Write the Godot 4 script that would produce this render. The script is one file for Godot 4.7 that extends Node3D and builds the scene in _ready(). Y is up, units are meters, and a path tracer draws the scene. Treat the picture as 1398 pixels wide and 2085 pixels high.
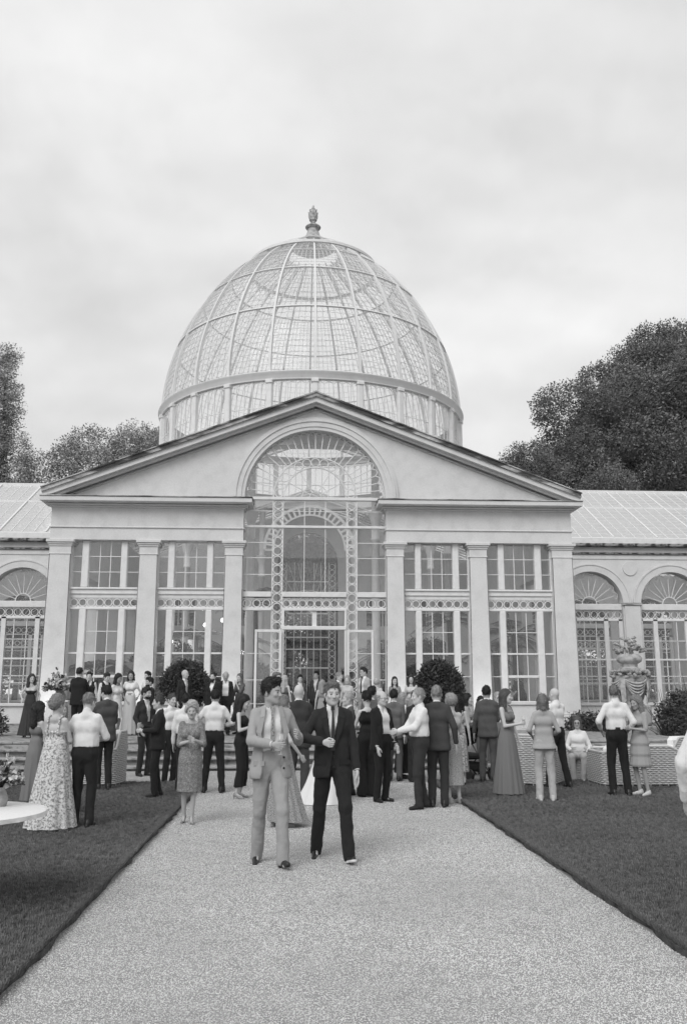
extends Node3D
# A garden party before a domed glass conservatory, seen from the gravel path, in the greys of a black-and-white photograph.
# x to the right, y up, -z away from the camera; the building stands symmetrically about x = 0 with its front at z = -27.

const FRONT := -27.0      # face of the pilasters
const DOME := -34.3       # axis of the dome
const TERRACE := .53      # height of the terrace
var M := {}
var TX := {}
var pats := {}

func _ready() -> void:
	set_camera()
	set_light()
	make_materials()
	build_ground()
	build_conservatory()
	build_trees()
	build_objects()
	make_prototypes()
	make_shoes()
	build_people()

func set_camera() -> void:
	var cam := Camera3D.new()
	cam.name = "camera"
	cam.fov = 60.156
	cam.near = 0.1
	cam.far = 900.0
	add_child(cam)
	cam.position = Vector3(-.62, 1.70, 0)
	cam.rotation = Vector3(deg_to_rad(11.386), deg_to_rad(-3.18), 0)
	cam.current = true

func set_light() -> void:
	var env := Environment.new()
	env.background_mode = Environment.BG_SKY
	var sky := Sky.new()
	var pm := PanoramaSkyMaterial.new()
	pm.panorama = cloud_panorama()
	pm.filter = true
	sky.sky_material = pm
	env.sky = sky
	env.background_energy_multiplier = 1.0
	env.tonemap_mode = Environment.TONE_MAPPER_LINEAR
	env.tonemap_exposure = 1.3
	env.sdfgi_enabled = true
	env.ssao_enabled = true
	env.ssil_enabled = true
	env.fog_enabled = true
	env.fog_density = 0.0003
	env.fog_light_color = Color(.86, .86, .86)
	var we := WorldEnvironment.new()
	we.name = "world_environment"
	we.environment = env
	add_child(we)
	var sun := DirectionalLight3D.new()
	sun.name = "sun"
	sun.light_energy = .5
	sun.light_angular_distance = 35.0
	sun.light_color = Color(1, 1, 1)
	sun.shadow_enabled = true
	add_child(sun)
	sun.look_at_from_position(Vector3(-9, 16, 16), Vector3.ZERO)

func cloud_panorama() -> ImageTexture:
	# an even overcast: broad soft banks of cloud with thinner, brighter gaps
	var w := 1024
	var h := 512
	var n1 := noise(21, .9, 5)
	var n2 := noise(22, 2.4, 5)
	n1.domain_warp_enabled = true
	n1.domain_warp_amplitude = .35
	n1.domain_warp_frequency = 1.1
	var d := PackedFloat32Array()
	d.resize(w * h)
	for y in h:
		var el := (0.5 - (y + .5) / h) * PI
		var ce := cos(el)
		var se := maxf(sin(el), 0.0)
		for x in w:
			var az := TAU * (x + .5) / w
			# looked up on a flat layer of cloud, so that the banks flatten towards the horizon
			var k := 1.0 / (se + .32)
			var p := Vector3(sin(az) * ce * k, 0.3, cos(az) * ce * k) * 1.15
			var c := n1.get_noise_3d(p.x + 3.0, p.y, p.z) * .52 + n2.get_noise_3d(p.x * 1.1, p.y + 5.0, p.z * 2.0) * .34
			d[y * w + x] = .585 + .11 * pow(1.0 - se, 3.0) + .165 * clampf(c * 1.6, -1.0, 1.0)
	var img := Image.create_from_data(w, h, false, Image.FORMAT_RF, d.to_byte_array())
	img.convert(Image.FORMAT_RGBF)
	var d2 := img.get_data().to_float32_array()
	for i in w * h:
		d2[i * 3] = d[i]; d2[i * 3 + 1] = d[i]; d2[i * 3 + 2] = d[i]
	img = Image.create_from_data(w, h, false, Image.FORMAT_RGBF, d2.to_byte_array())
	return ImageTexture.create_from_image(img)

func make_materials() -> void:
	TX.stucco = l8tex(512, [[noise(31, .012, 5), [[0, .94], [.5, .985], [1, 1]]], [noise(32, .09, 3), [[0, .95], [1, 1]]]])
	TX.weather = l8tex(512, [[noise(33, .008, 5), [[0, .34], [.36, .42], [.52, .8], [.66, .96], [1, 1]]], [noise(34, .1, 3), [[0, .8], [.6, 1], [1, 1]]]])
	TX.stain = l8tex(512, [[noise(35, .011, 5), [[0, .55], [.35, .8], [.5, .96], [1, 1]]], [noise(36, .12, 2), [[0, .9], [1, 1]]]])
	TX.gravel = l8tex(1024, [[noise(37, .16, 2, FastNoiseLite.TYPE_CELLULAR), [[0, .75], [.5, .9], [1, 1]]], [noise(38, .35, 2), [[0, .7], [.5, .9], [1, 1]]], [noise(39, .006, 4), [[0, .88], [1, 1]]]])
	TX.grass = l8tex(1024, [[noise(40, .2, 3), [[0, .35], [.5, .75], [1, 1]]], [noise(41, .012, 4), [[0, .45], [.5, .8], [1, 1]]]])
	TX.hair = l8tex(256, [[noise(42, .03, 3), [[0, .5], [.5, .88], [1, 1]]]])
	TX.weave = ntex(256, noise(43, .3, 2), 2.0)
	TX.pebble = ntex(512, noise(44, .09, 3), 5.0)
	TX.rough = ntex(512, noise(45, .05, 4), 2.5)
	TX.bark = l8tex(256, [[noise(46, .05, 4), [[0, .4], [1, 1]]]])
	TX.wicker = l8tex(256, [[noise(47, .06, 2), [[0, .75], [1, 1]]]])
	pats["plain"] = l8tex(256, [[noise(50, .15, 3), [[0, .8], [.5, .95], [1, 1]]]])
	pats["shirt"] = l8tex(256, [[noise(51, .05, 2), [[0, .94], [1, 1]]]])
	pats["tweed"] = l8tex(256, [[noise(52, .4, 1), [[0, .55], [1, 1]]], [noise(53, .1, 2), [[0, .8], [1, 1]]]])
	pats["floral"] = l8tex(512, [[noise(54, .045, 2, FastNoiseLite.TYPE_CELLULAR), [[0, .62], [.22, .7], [.34, 1], [1, 1]]], [noise(55, .03, 3), [[0, .5], [.36, .62], [.43, 1], [1, 1]]]])
	pats["lace"] = l8tex(512, [[noise(56, .06, 1, FastNoiseLite.TYPE_CELLULAR), [[0, 1], [.3, .8], [.45, .42], [.6, .9], [1, .5]]], [noise(57, .02, 3), [[0, .6], [1, 1]]]])
	pats["petal"] = l8tex(512, [[noise(58, .03, 1, FastNoiseLite.TYPE_CELLULAR), [[0, 1], [.25, .95], [.36, .3], [.5, .2], [1, .28]]]])
	pats["dots"] = l8tex(512, [[noise(59, .035, 3), [[0, .35], [.4, .5], [.46, 1], [1, 1]]]])
	M.stucco = gm(.67, .85, TX.stucco, .3)
	M.frame = gm(.74, .55, TX.stucco, .6)
	M.weather = gm(.58, .95, TX.weather, .55)
	M.weather.uv1_scale = Vector3(.13, .5, .4)
	bump(M.weather, TX.rough, .6)
	M.weather_dark = gm(.34, .95, TX.weather, .8)
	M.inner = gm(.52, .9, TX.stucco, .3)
	M.lead = gm(.22, .7, TX.stain, .5)
	M.thin = gm(.66, .6)
	M.stone = gm(.42, .95, TX.stain, .7)
	bump(M.stone, TX.rough, .8)
	M.carved = gm(.52, .9, TX.stain, .9)
	M.step = gm(.40, .95, TX.stain, .8)
	bump(M.step, TX.rough, .8)
	M.floor_stone = gm(.3, .9, TX.stain, .8)
	M.paving = gm(.36, .95, TX.stain, .6)
	M.gravel = gm(.66, .98, TX.gravel, .55)
	bump(M.gravel, TX.pebble, 1.0)
	M.grass = gm(.2, .98, TX.grass, .7)
	bump(M.grass, TX.rough, 1.0)
	M.blade = gm(.06, .9)
	M.blade.vertex_color_use_as_albedo = true
	M.blade.albedo_color = Color(1, 1, 1)
	M.soil = gm(.03, 1.0, TX.bark, 2.0)
	M.pebble = gm(.5, .95)
	M.pebble.vertex_color_use_as_albedo = true
	M.pebble.albedo_color = Color(1, 1, 1)
	var g := StandardMaterial3D.new()
	g.albedo_color = Color(.82, .82, .82, .02)
	g.transparency = BaseMaterial3D.TRANSPARENCY_ALPHA
	g.roughness = .04
	g.metallic_specular = .5
	M.glass = g
	var g2: StandardMaterial3D = g.duplicate()
	g2.albedo_color = Color(.97, .97, .97, .2)
	g2.roughness = .12
	g2.metallic_specular = .25
	M.old_glass = g2
	var g5: StandardMaterial3D = g.duplicate()
	g5.albedo_color = Color(.9, .9, .9, .5)
	g5.roughness = .25
	M.white_glass = g5
	var g3: StandardMaterial3D = g.duplicate()
	g3.albedo_color = Color(.9, .9, .9, .22)
	M.clear = g3
	var g4: StandardMaterial3D = g.duplicate()
	g4.albedo_color = Color(.75, .75, .75, .55)
	M.wine = g4
	M.skin = gm(1.0, .55)
	M.skin.vertex_color_use_as_albedo = true
	M.black_gloss = gm(.018, .35)
	M.white_rubber = gm(.6, .7)
	M.bark = gm(.09, .95, TX.bark, 1.5)
	M.leaf = gm(1.0, .6)
	M.leaf.vertex_color_use_as_albedo = true
	M.leaf.backlight_enabled = true
	M.leaf.backlight = Color(.12, .12, .12)
	M.wicker = gm(.62, .8, TX.wicker, 6.0)
	M.linen = gm(.78, .9, pats["shirt"], 2.0)
	M.petal = gm(.7, .8)
	M.petal.vertex_color_use_as_albedo = true
	M.petal.albedo_color = Color(1, 1, 1)
	M.metal = gm(.06, .45)
	var lg := StandardMaterial3D.new()
	lg.albedo_color = Color(1, 1, 1)
	lg.emission_enabled = true
	lg.emission = Color(1, 1, 1)
	lg.emission_energy_multiplier = 3.0
	M.lamp = lg
	var fg: StandardMaterial3D = lg.duplicate()
	fg.emission_energy_multiplier = 1.5
	M.flood = fg

# ---------------------------------------------------------------- mesh helpers
class MB:
	var v := PackedVector3Array()
	var n := PackedVector3Array()
	var c := PackedColorArray()
	var ix := PackedInt32Array()
	var col := Color(1, 1, 1)
	var colored := false
	func tri(a: Vector3, b: Vector3, d: Vector3, nm: Vector3) -> void:
		var i := v.size()
		v.push_back(a); v.push_back(b); v.push_back(d)
		n.push_back(nm); n.push_back(nm); n.push_back(nm)
		if colored:
			c.push_back(col); c.push_back(col); c.push_back(col)
		if (b - a).cross(d - a).dot(nm) > 0.0:
			ix.push_back(i); ix.push_back(i + 2); ix.push_back(i + 1)
		else:
			ix.push_back(i); ix.push_back(i + 1); ix.push_back(i + 2)
	func tri3(a: Vector3, b: Vector3, d: Vector3, na: Vector3, nb: Vector3, nd: Vector3) -> void:
		var i := v.size()
		v.push_back(a); v.push_back(b); v.push_back(d)
		n.push_back(na); n.push_back(nb); n.push_back(nd)
		if colored:
			c.push_back(col); c.push_back(col); c.push_back(col)
		if (b - a).cross(d - a).dot(na + nb + nd) > 0.0:
			ix.push_back(i); ix.push_back(i + 2); ix.push_back(i + 1)
		else:
			ix.push_back(i); ix.push_back(i + 1); ix.push_back(i + 2)
	func quad(a: Vector3, b: Vector3, d: Vector3, e: Vector3, nm: Vector3) -> void:
		tri(a, b, d, nm); tri(a, d, e, nm)
	func quadn(a: Vector3, b: Vector3, d: Vector3, e: Vector3) -> void:
		var nm := (b - a).cross(d - a)
		if nm.length_squared() < 1e-14: nm = (d - a).cross(e - a)
		if nm.length_squared() < 1e-14: return
		quad(a, b, d, e, nm.normalized())
	func box(x0: float, x1: float, y0: float, y1: float, z0: float, z1: float) -> void:
		obox(Vector3((x0 + x1) * 0.5, (y0 + y1) * 0.5, (z0 + z1) * 0.5), Vector3(x1 - x0, y1 - y0, z1 - z0), Basis())
	func obox(ct: Vector3, s: Vector3, bs: Basis) -> void:
		var h := s * 0.5
		var ax := bs.x * h.x
		var ay := bs.y * h.y
		var az := bs.z * h.z
		quad(ct + ax - ay - az, ct + ax + ay - az, ct + ax + ay + az, ct + ax - ay + az, bs.x)
		quad(ct - ax - ay - az, ct - ax + ay - az, ct - ax + ay + az, ct - ax - ay + az, -bs.x)
		quad(ct + ay - ax - az, ct + ay + ax - az, ct + ay + ax + az, ct + ay - ax + az, bs.y)
		quad(ct - ay - ax - az, ct - ay + ax - az, ct - ay + ax + az, ct - ay - ax + az, -bs.y)
		quad(ct + az - ax - ay, ct + az + ax - ay, ct + az + ax + ay, ct + az - ax + ay, bs.z)
		quad(ct - az - ax - ay, ct - az + ax - ay, ct - az + ax + ay, ct - az - ax + ay, -bs.z)
	func bbox(x0: float, x1: float, y0: float, y1: float, z0: float, z1: float, b: float) -> void:
		# a box with chamfered edges
		var ct := Vector3((x0 + x1) * 0.5, (y0 + y1) * 0.5, (z0 + z1) * 0.5)
		var h := Vector3(x1 - x0, y1 - y0, z1 - z0) * 0.5
		b = minf(b, minf(h.x, minf(h.y, h.z)) * 0.9)
		var g := h - Vector3(b, b, b)
		for s in [-1.0, 1.0]:
			quad(ct + Vector3(s * h.x, -g.y, -g.z), ct + Vector3(s * h.x, g.y, -g.z), ct + Vector3(s * h.x, g.y, g.z), ct + Vector3(s * h.x, -g.y, g.z), Vector3(s, 0, 0))
			quad(ct + Vector3(-g.x, s * h.y, -g.z), ct + Vector3(g.x, s * h.y, -g.z), ct + Vector3(g.x, s * h.y, g.z), ct + Vector3(-g.x, s * h.y, g.z), Vector3(0, s, 0))
			quad(ct + Vector3(-g.x, -g.y, s * h.z), ct + Vector3(g.x, -g.y, s * h.z), ct + Vector3(g.x, g.y, s * h.z), ct + Vector3(-g.x, g.y, s * h.z), Vector3(0, 0, s))
			for t in [-1.0, 1.0]:
				quad(ct + Vector3(s * h.x, t * g.y, -g.z), ct + Vector3(s * g.x, t * h.y, -g.z), ct + Vector3(s * g.x, t * h.y, g.z), ct + Vector3(s * h.x, t * g.y, g.z), Vector3(s, t, 0).normalized())
				quad(ct + Vector3(s * h.x, -g.y, t * g.z), ct + Vector3(s * g.x, -g.y, t * h.z), ct + Vector3(s * g.x, g.y, t * h.z), ct + Vector3(s * h.x, g.y, t * g.z), Vector3(s, 0, t).normalized())
				quad(ct + Vector3(-g.x, s * h.y, t * g.z), ct + Vector3(-g.x, s * g.y, t * h.z), ct + Vector3(g.x, s * g.y, t * h.z), ct + Vector3(g.x, s * h.y, t * g.z), Vector3(0, s, t).normalized())
				for u in [-1.0, 1.0]:
					tri(ct + Vector3(s * h.x, t * g.y, u * g.z), ct + Vector3(s * g.x, t * h.y, u * g.z), ct + Vector3(s * g.x, t * g.y, u * h.z), Vector3(s, t, u).normalized())
	func bar(a: Vector3, b: Vector3, w: float, d: float, side := Vector3(0, 0, 1)) -> void:
		# a straight bar, d thick along "side", w across
		var y := (b - a)
		var l := y.length()
		if l < 1e-6: return
		y /= l
		var x := y.cross(side)
		if x.length_squared() < 1e-8: x = y.cross(Vector3(1, 0, 0.01))
		x = x.normalized()
		var z := x.cross(y).normalized()
		obox((a + b) * 0.5, Vector3(w, l, d), Basis(x, y, z))
	func prism(poly: PackedVector2Array, z0: float, z1: float) -> void:
		# a polygon in x, y given depth
		var t := Geometry2D.triangulate_polygon(poly)
		for i in range(0, t.size(), 3):
			for z in [z0, z1]:
				tri(Vector3(poly[t[i]].x, poly[t[i]].y, z), Vector3(poly[t[i + 1]].x, poly[t[i + 1]].y, z), Vector3(poly[t[i + 2]].x, poly[t[i + 2]].y, z), Vector3(0, 0, 1 if z == maxf(z0, z1) else -1))
		var cw := Geometry2D.is_polygon_clockwise(poly)
		for i in poly.size():
			var a := poly[i]
			var b := poly[(i + 1) % poly.size()]
			var e := b - a
			if e.length() < 1e-6: continue
			var nm := Vector3(e.y, -e.x, 0).normalized()
			if cw: nm = -nm
			quad(Vector3(a.x, a.y, z0), Vector3(b.x, b.y, z0), Vector3(b.x, b.y, z1), Vector3(a.x, a.y, z1), nm)
	func annulus(ct: Vector2, r0: float, r1: float, a0: float, a1: float, z0: float, z1: float, seg: int) -> void:
		for i in seg:
			var p := a0 + (a1 - a0) * i / seg
			var q := a0 + (a1 - a0) * (i + 1) / seg
			var dp := Vector3(cos(p), sin(p), 0)
			var dq := Vector3(cos(q), sin(q), 0)
			var o := Vector3(ct.x, ct.y, 0)
			var f := Vector3(0, 0, z1)
			var k := Vector3(0, 0, z0)
			quad(o + dp * r0 + f, o + dp * r1 + f, o + dq * r1 + f, o + dq * r0 + f, Vector3(0, 0, 1))
			quad(o + dp * r0 + k, o + dp * r1 + k, o + dq * r1 + k, o + dq * r0 + k, Vector3(0, 0, -1))
			tri3(o + dp * r1 + f, o + dp * r1 + k, o + dq * r1 + k, dp, dp, dq)
			tri3(o + dp * r1 + f, o + dq * r1 + k, o + dq * r1 + f, dp, dq, dq)
			if r0 > 0.0:
				tri3(o + dp * r0 + f, o + dp * r0 + k, o + dq * r0 + k, -dp, -dp, -dq)
				tri3(o + dp * r0 + f, o + dq * r0 + k, o + dq * r0 + f, -dp, -dq, -dq)
	func tube(pts: Array, rad: Array, sides: int, cap := true) -> void:
		var m := pts.size()
		var prev := Vector3(0.13, 0.97, 0.21)
		var rings := []
		var nrm := []
		for i in m:
			var d: Vector3
			if i == 0: d = pts[1] - pts[0]
			elif i == m - 1: d = pts[m - 1] - pts[m - 2]
			else: d = (pts[i + 1] - pts[i - 1])
			d = d.normalized()
			var x := d.cross(prev)
			if x.length_squared() < 1e-6: x = d.cross(Vector3(1, 0, 0.3))
			x = x.normalized()
			var y := x.cross(d).normalized()
			prev = y
			var r := []
			var nn := []
			for k in sides:
				var a := TAU * k / sides
				var q := x * cos(a) + y * sin(a)
				r.append(pts[i] + q * rad[i]); nn.append(q)
			rings.append(r); nrm.append(nn)
		for i in m - 1:
			for k in sides:
				var k2 := (k + 1) % sides
				tri3(rings[i][k], rings[i][k2], rings[i + 1][k2], nrm[i][k], nrm[i][k2], nrm[i + 1][k2])
				tri3(rings[i][k], rings[i + 1][k2], rings[i + 1][k], nrm[i][k], nrm[i + 1][k2], nrm[i + 1][k])
		if cap:
			for k in sides:
				var k2 := (k + 1) % sides
				tri(pts[0], rings[0][k], rings[0][k2], (pts[0] - pts[1]).normalized())
				tri(pts[m - 1], rings[m - 1][k], rings[m - 1][k2], (pts[m - 1] - pts[m - 2]).normalized())
	func lathe(prof: Array, seg: int, ct := Vector3.ZERO, smooth := true) -> void:
		# prof: Vector2(radius, height) from bottom to top
		for i in prof.size() - 1:
			var p: Vector2 = prof[i]
			var q: Vector2 = prof[i + 1]
			var e := q - p
			if e.length() < 1e-6: continue
			var nn := Vector2(e.y, -e.x).normalized()
			var np := nn
			var nq := nn
			if smooth:
				if i > 0:
					var e0: Vector2 = p - prof[i - 1]
					var n0 := Vector2(e0.y, -e0.x).normalized()
					if n0.dot(nn) > 0.55: np = (n0 + nn).normalized()
				if i < prof.size() - 2:
					var e1: Vector2 = prof[i + 2] - q
					var n1 := Vector2(e1.y, -e1.x).normalized()
					if n1.dot(nn) > 0.55: nq = (n1 + nn).normalized()
			for k in seg:
				var a := TAU * k / seg
				var b := TAU * (k + 1) / seg
				var da := Vector3(cos(a), 0, sin(a))
				var db := Vector3(cos(b), 0, sin(b))
				var up := Vector3(0, 1, 0)
				tri3(ct + da * p.x + up * p.y, ct + db * p.x + up * p.y, ct + db * q.x + up * q.y, da * np.x + up * np.y, db * np.x + up * np.y, db * nq.x + up * nq.y)
				tri3(ct + da * p.x + up * p.y, ct + db * q.x + up * q.y, ct + da * q.x + up * q.y, da * np.x + up * np.y, db * nq.x + up * nq.y, da * nq.x + up * nq.y)
	func add(av: PackedVector3Array, an: PackedVector3Array, ai: PackedInt32Array, t: Transform3D) -> void:
		var o := v.size()
		var tv := t * av
		var tb := Transform3D(t.basis.orthonormalized(), Vector3.ZERO)
		v.append_array(tv)
		n.append_array(tb * an)
		if colored:
			var cc := PackedColorArray()
			cc.resize(av.size()); cc.fill(col)
			c.append_array(cc)
		var flip := t.basis.determinant() < 0.0
		var k := ai.size()
		var base := ix.size()
		ix.resize(base + k)
		for i in range(0, k, 3):
			ix[base + i] = ai[i] + o
			ix[base + i + 1] = (ai[i + 2] if flip else ai[i + 1]) + o
			ix[base + i + 2] = (ai[i + 1] if flip else ai[i + 2]) + o
	func add_ring(ct: Vector3, r: float, t: float) -> void:
		var pts := []
		var rad := []
		for i in 13:
			var a := TAU * i / 12.0
			pts.append(ct + Vector3(cos(a) * r, sin(a) * r * .85, 0)); rad.append(t)
		tube(pts, rad, 4, false)
	func oval_band(ct: Vector3, rx: float, rz: float, h: float) -> void:
		for i in 28:
			var a := TAU * i / 28.0
			var b := TAU * (i + 1) / 28.0
			var p := Vector3(cos(a) * rx, 0, sin(a) * rz)
			var q := Vector3(cos(b) * rx, 0, sin(b) * rz)
			var hh := Vector3(0, h * .5, 0)
			tri3(ct + p - hh, ct + q - hh, ct + q + hh, p.normalized(), q.normalized(), q.normalized())
			tri3(ct + p - hh, ct + q + hh, ct + p + hh, p.normalized(), q.normalized(), p.normalized())
			quad(ct + p + hh, ct + q + hh, ct + q * .9 + hh, ct + p * .9 + hh, Vector3.UP)
	func strap(pts: Array, w: Array, th: float) -> void:
		# a ribbon with thickness that runs down the front of a body
		for i in pts.size() - 1:
			var a: Vector3 = pts[i]
			var b: Vector3 = pts[i + 1]
			var d := (b - a).normalized()
			var x := Vector3(1, 0, 0)
			var z := x.cross(d).normalized()
			if z.z < 0: z = -z
			var wa: float = w[i] * .5
			var wb: float = w[i + 1] * .5
			quad(a - x * wa + z * th, a + x * wa + z * th, b + x * wb + z * th, b - x * wb + z * th, z)
			quad(a - x * wa - z * th, a + x * wa - z * th, b + x * wb - z * th, b - x * wb - z * th, -z)
			quad(a - x * wa - z * th, a - x * wa + z * th, b - x * wb + z * th, b - x * wb - z * th, -x)
			quad(a + x * wa - z * th, a + x * wa + z * th, b + x * wb + z * th, b + x * wb - z * th, x)
	func flap(inner: Array, outer: Array) -> void:
		for i in inner.size() - 1:
			var nm: Vector3 = (inner[i + 1] - inner[i]).cross(outer[i] - inner[i]).normalized()
			if nm.z < 0: nm = -nm
			var t := nm * .007
			quad(inner[i] + t, outer[i] + t, outer[i + 1] + t, inner[i + 1] + t, nm)
			quadn(outer[i] + t, outer[i + 1] + t, outer[i + 1] - t, outer[i] - t)
			quadn(inner[i] + t, inner[i + 1] + t, inner[i + 1] - t, inner[i] - t)
	func skirt(y1: float, y0: float, wx: float, wz: float, hx: float, hz: float, bx: float, bz: float, folds: int, amp: float, ph: float, sway: Vector3, tiers: int, sit: bool) -> void:
		var rows := 22
		var seg := 72
		var P := []
		for r in rows + 1:
			var t := float(r) / rows
			var y := lerpf(y1, y0, t)
			var rx: float
			var rz: float
			var hipt := clampf((y1 - y) / .16, 0, 1)
			rx = lerpf(wx, hx, hipt)
			rz = lerpf(wz, hz, hipt)
			if y < y1 - .16 and y1 - .16 > y0:
				var u := (y1 - .16 - y) / maxf(y1 - .16 - y0, .01)
				rx = lerpf(hx, bx, u)
				rz = lerpf(hz, bz, u)
			if tiers > 0:
				var tt := fmod(t * tiers, 1.0)
				rx += tt * .022
				rz += tt * .022
			var ring := []
			for k in seg:
				var a := TAU * k / seg
				var w := 1.0 + amp * t * (sin(a * folds + ph + sin(a * 3.0 + ph) * 1.3) + .45 * sin(a * folds * 1.7 + ph * 2.0 + t * 2.0)) * 2.2
				var p := Vector3(cos(a) * rx * w, y, sin(a) * rz * w) + sway * t * t
				if sit:
					# over the lap and down from the knees
					var l := lerpf(0.0, .95, t)
					p = Vector3(cos(a) * (.19 + t * .04), y1 - .45 - minf(l, .12) * .3 + sin(a) * .06, -.02) + Vector3(0, 0, minf(l, .46))
					p.z += maxf(0.0, sin(a)) * .02
					if l > .46: p.y -= (l - .46); p.z += sin(a) * .08
				ring.append(p)
			P.append(ring)
		var N := []
		for r in rows + 1:
			var nr := []
			for k in seg:
				var du: Vector3 = P[r][(k + 1) % seg] - P[r][(k + seg - 1) % seg]
				var dv: Vector3 = P[mini(r + 1, rows)][k] - P[maxi(r - 1, 0)][k]
				var nm := dv.cross(du).normalized()
				if nm.dot(P[r][k] - Vector3(sway.x * .5, P[r][k].y, sway.z * .5)) < 0 and not sit: nm = -nm
				nr.append(nm)
			N.append(nr)
		for r in rows:
			for k in seg:
				var k2 := (k + 1) % seg
				tri3(P[r][k], P[r][k2], P[r + 1][k2], N[r][k], N[r][k2], N[r + 1][k2])
				tri3(P[r][k], P[r + 1][k2], P[r + 1][k], N[r][k], N[r + 1][k2], N[r + 1][k])
	func mesh() -> ArrayMesh:
		var a := []
		a.resize(Mesh.ARRAY_MAX)
		a[Mesh.ARRAY_VERTEX] = v
		a[Mesh.ARRAY_NORMAL] = n
		if colored: a[Mesh.ARRAY_COLOR] = c
		a[Mesh.ARRAY_INDEX] = ix
		var m := ArrayMesh.new()
		m.add_surface_from_arrays(Mesh.PRIMITIVE_TRIANGLES, a)
		return m

var taken := {}
func numbered(nm: String) -> String:
	if not taken.has(nm):
		taken[nm] = 0
		return nm
	taken[nm] += 1
	return "%s_%03d" % [nm, taken[nm]]

func put(parent: Node, nm: String, m: Mesh, mt: Material, t := Transform3D()) -> MeshInstance3D:
	var o := MeshInstance3D.new()
	o.name = nm if parent != self else numbered(nm)
	o.mesh = m
	o.material_override = mt
	o.transform = t
	parent.add_child(o, true)
	return o
func at(x: float, y: float, z: float) -> Transform3D:
	return Transform3D(Basis(), Vector3(x, y, z))
func thing(nm: String, label: String, category: String, p := Vector3.ZERO, yaw := 0.0, group := "") -> Node3D:
	var o := Node3D.new()
	o.name = numbered(nm)
	add_child(o)
	o.position = p
	o.rotation.y = yaw
	tag(o, label, category, group)
	return o
func tag(o: Node, label: String, category: String, group := "", kind := "") -> void:
	if label: o.set_meta("label", label)
	if category: o.set_meta("category", category)
	if group: o.set_meta("group", group)
	if kind: o.set_meta("kind", kind)
func struct(nm: String, m: Mesh, mt: Material, label := "") -> MeshInstance3D:
	var o := put(self, nm, m, mt)
	o.set_meta("kind", "structure")
	if label: o.set_meta("label", label)
	return o

# ---------------------------------------------------------------- materials
func grey(l: float) -> Color:
	return Color(l, l, l).linear_to_srgb()
func gm(l: float, rough := 0.8, tex: Texture2D = null, scale := 1.0, world := true) -> StandardMaterial3D:
	var m := StandardMaterial3D.new()
	m.albedo_color = grey(l)
	m.roughness = rough
	m.metallic_specular = 0.4
	if tex:
		m.albedo_texture = tex
		m.uv1_triplanar = true
		m.uv1_world_triplanar = world
		m.uv1_scale = Vector3(scale, scale, scale)
	return m
func bump(m: StandardMaterial3D, tex: Texture2D, amount: float) -> StandardMaterial3D:
	m.normal_enabled = true
	m.normal_texture = tex
	m.normal_scale = amount
	return m
func noise(seed_: int, freq: float, oct: int, type := FastNoiseLite.TYPE_SIMPLEX_SMOOTH) -> FastNoiseLite:
	var f := FastNoiseLite.new()
	f.seed = seed_
	f.frequency = freq
	f.noise_type = type
	f.fractal_type = FastNoiseLite.FRACTAL_FBM if oct > 1 else FastNoiseLite.FRACTAL_NONE
	f.fractal_octaves = oct
	return f
func ramp(img: Image, pts: Array) -> PackedByteArray:
	# maps grey 0..1 through points [in, out]
	var lut := PackedByteArray()
	lut.resize(256)
	for i in 256:
		var x := i / 255.0
		var y: float = pts[0][1]
		for k in pts.size() - 1:
			if x >= pts[k][0]:
				y = lerpf(pts[k][1], pts[k + 1][1], clampf((x - pts[k][0]) / maxf(pts[k + 1][0] - pts[k][0], 1e-4), 0, 1))
		lut[i] = int(clampf(y, 0, 1) * 255.0)
	img.convert(Image.FORMAT_L8)
	var d := img.get_data()
	for i in d.size(): d[i] = lut[d[i]]
	return d
func l8tex(size: int, layers: Array) -> ImageTexture:
	# layers: [noise, ramp points]; multiplied together
	var out := PackedByteArray()
	for l in layers:
		var im: Image = (l[0] as FastNoiseLite).get_seamless_image(size, size)
		var d := ramp(im, l[1])
		if out.is_empty(): out = d
		else:
			for i in d.size(): out[i] = out[i] * d[i] / 255
	var img := Image.create_from_data(size, size, false, Image.FORMAT_L8, out)
	img.convert(Image.FORMAT_RGB8)
	return ImageTexture.create_from_image(img)
func ntex(size: int, nz: FastNoiseLite, strength: float) -> ImageTexture:
	var im := nz.get_seamless_image(size, size)
	im.convert(Image.FORMAT_RGBA8)
	im.bump_map_to_normal_map(strength)
	return ImageTexture.create_from_image(im)

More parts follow.
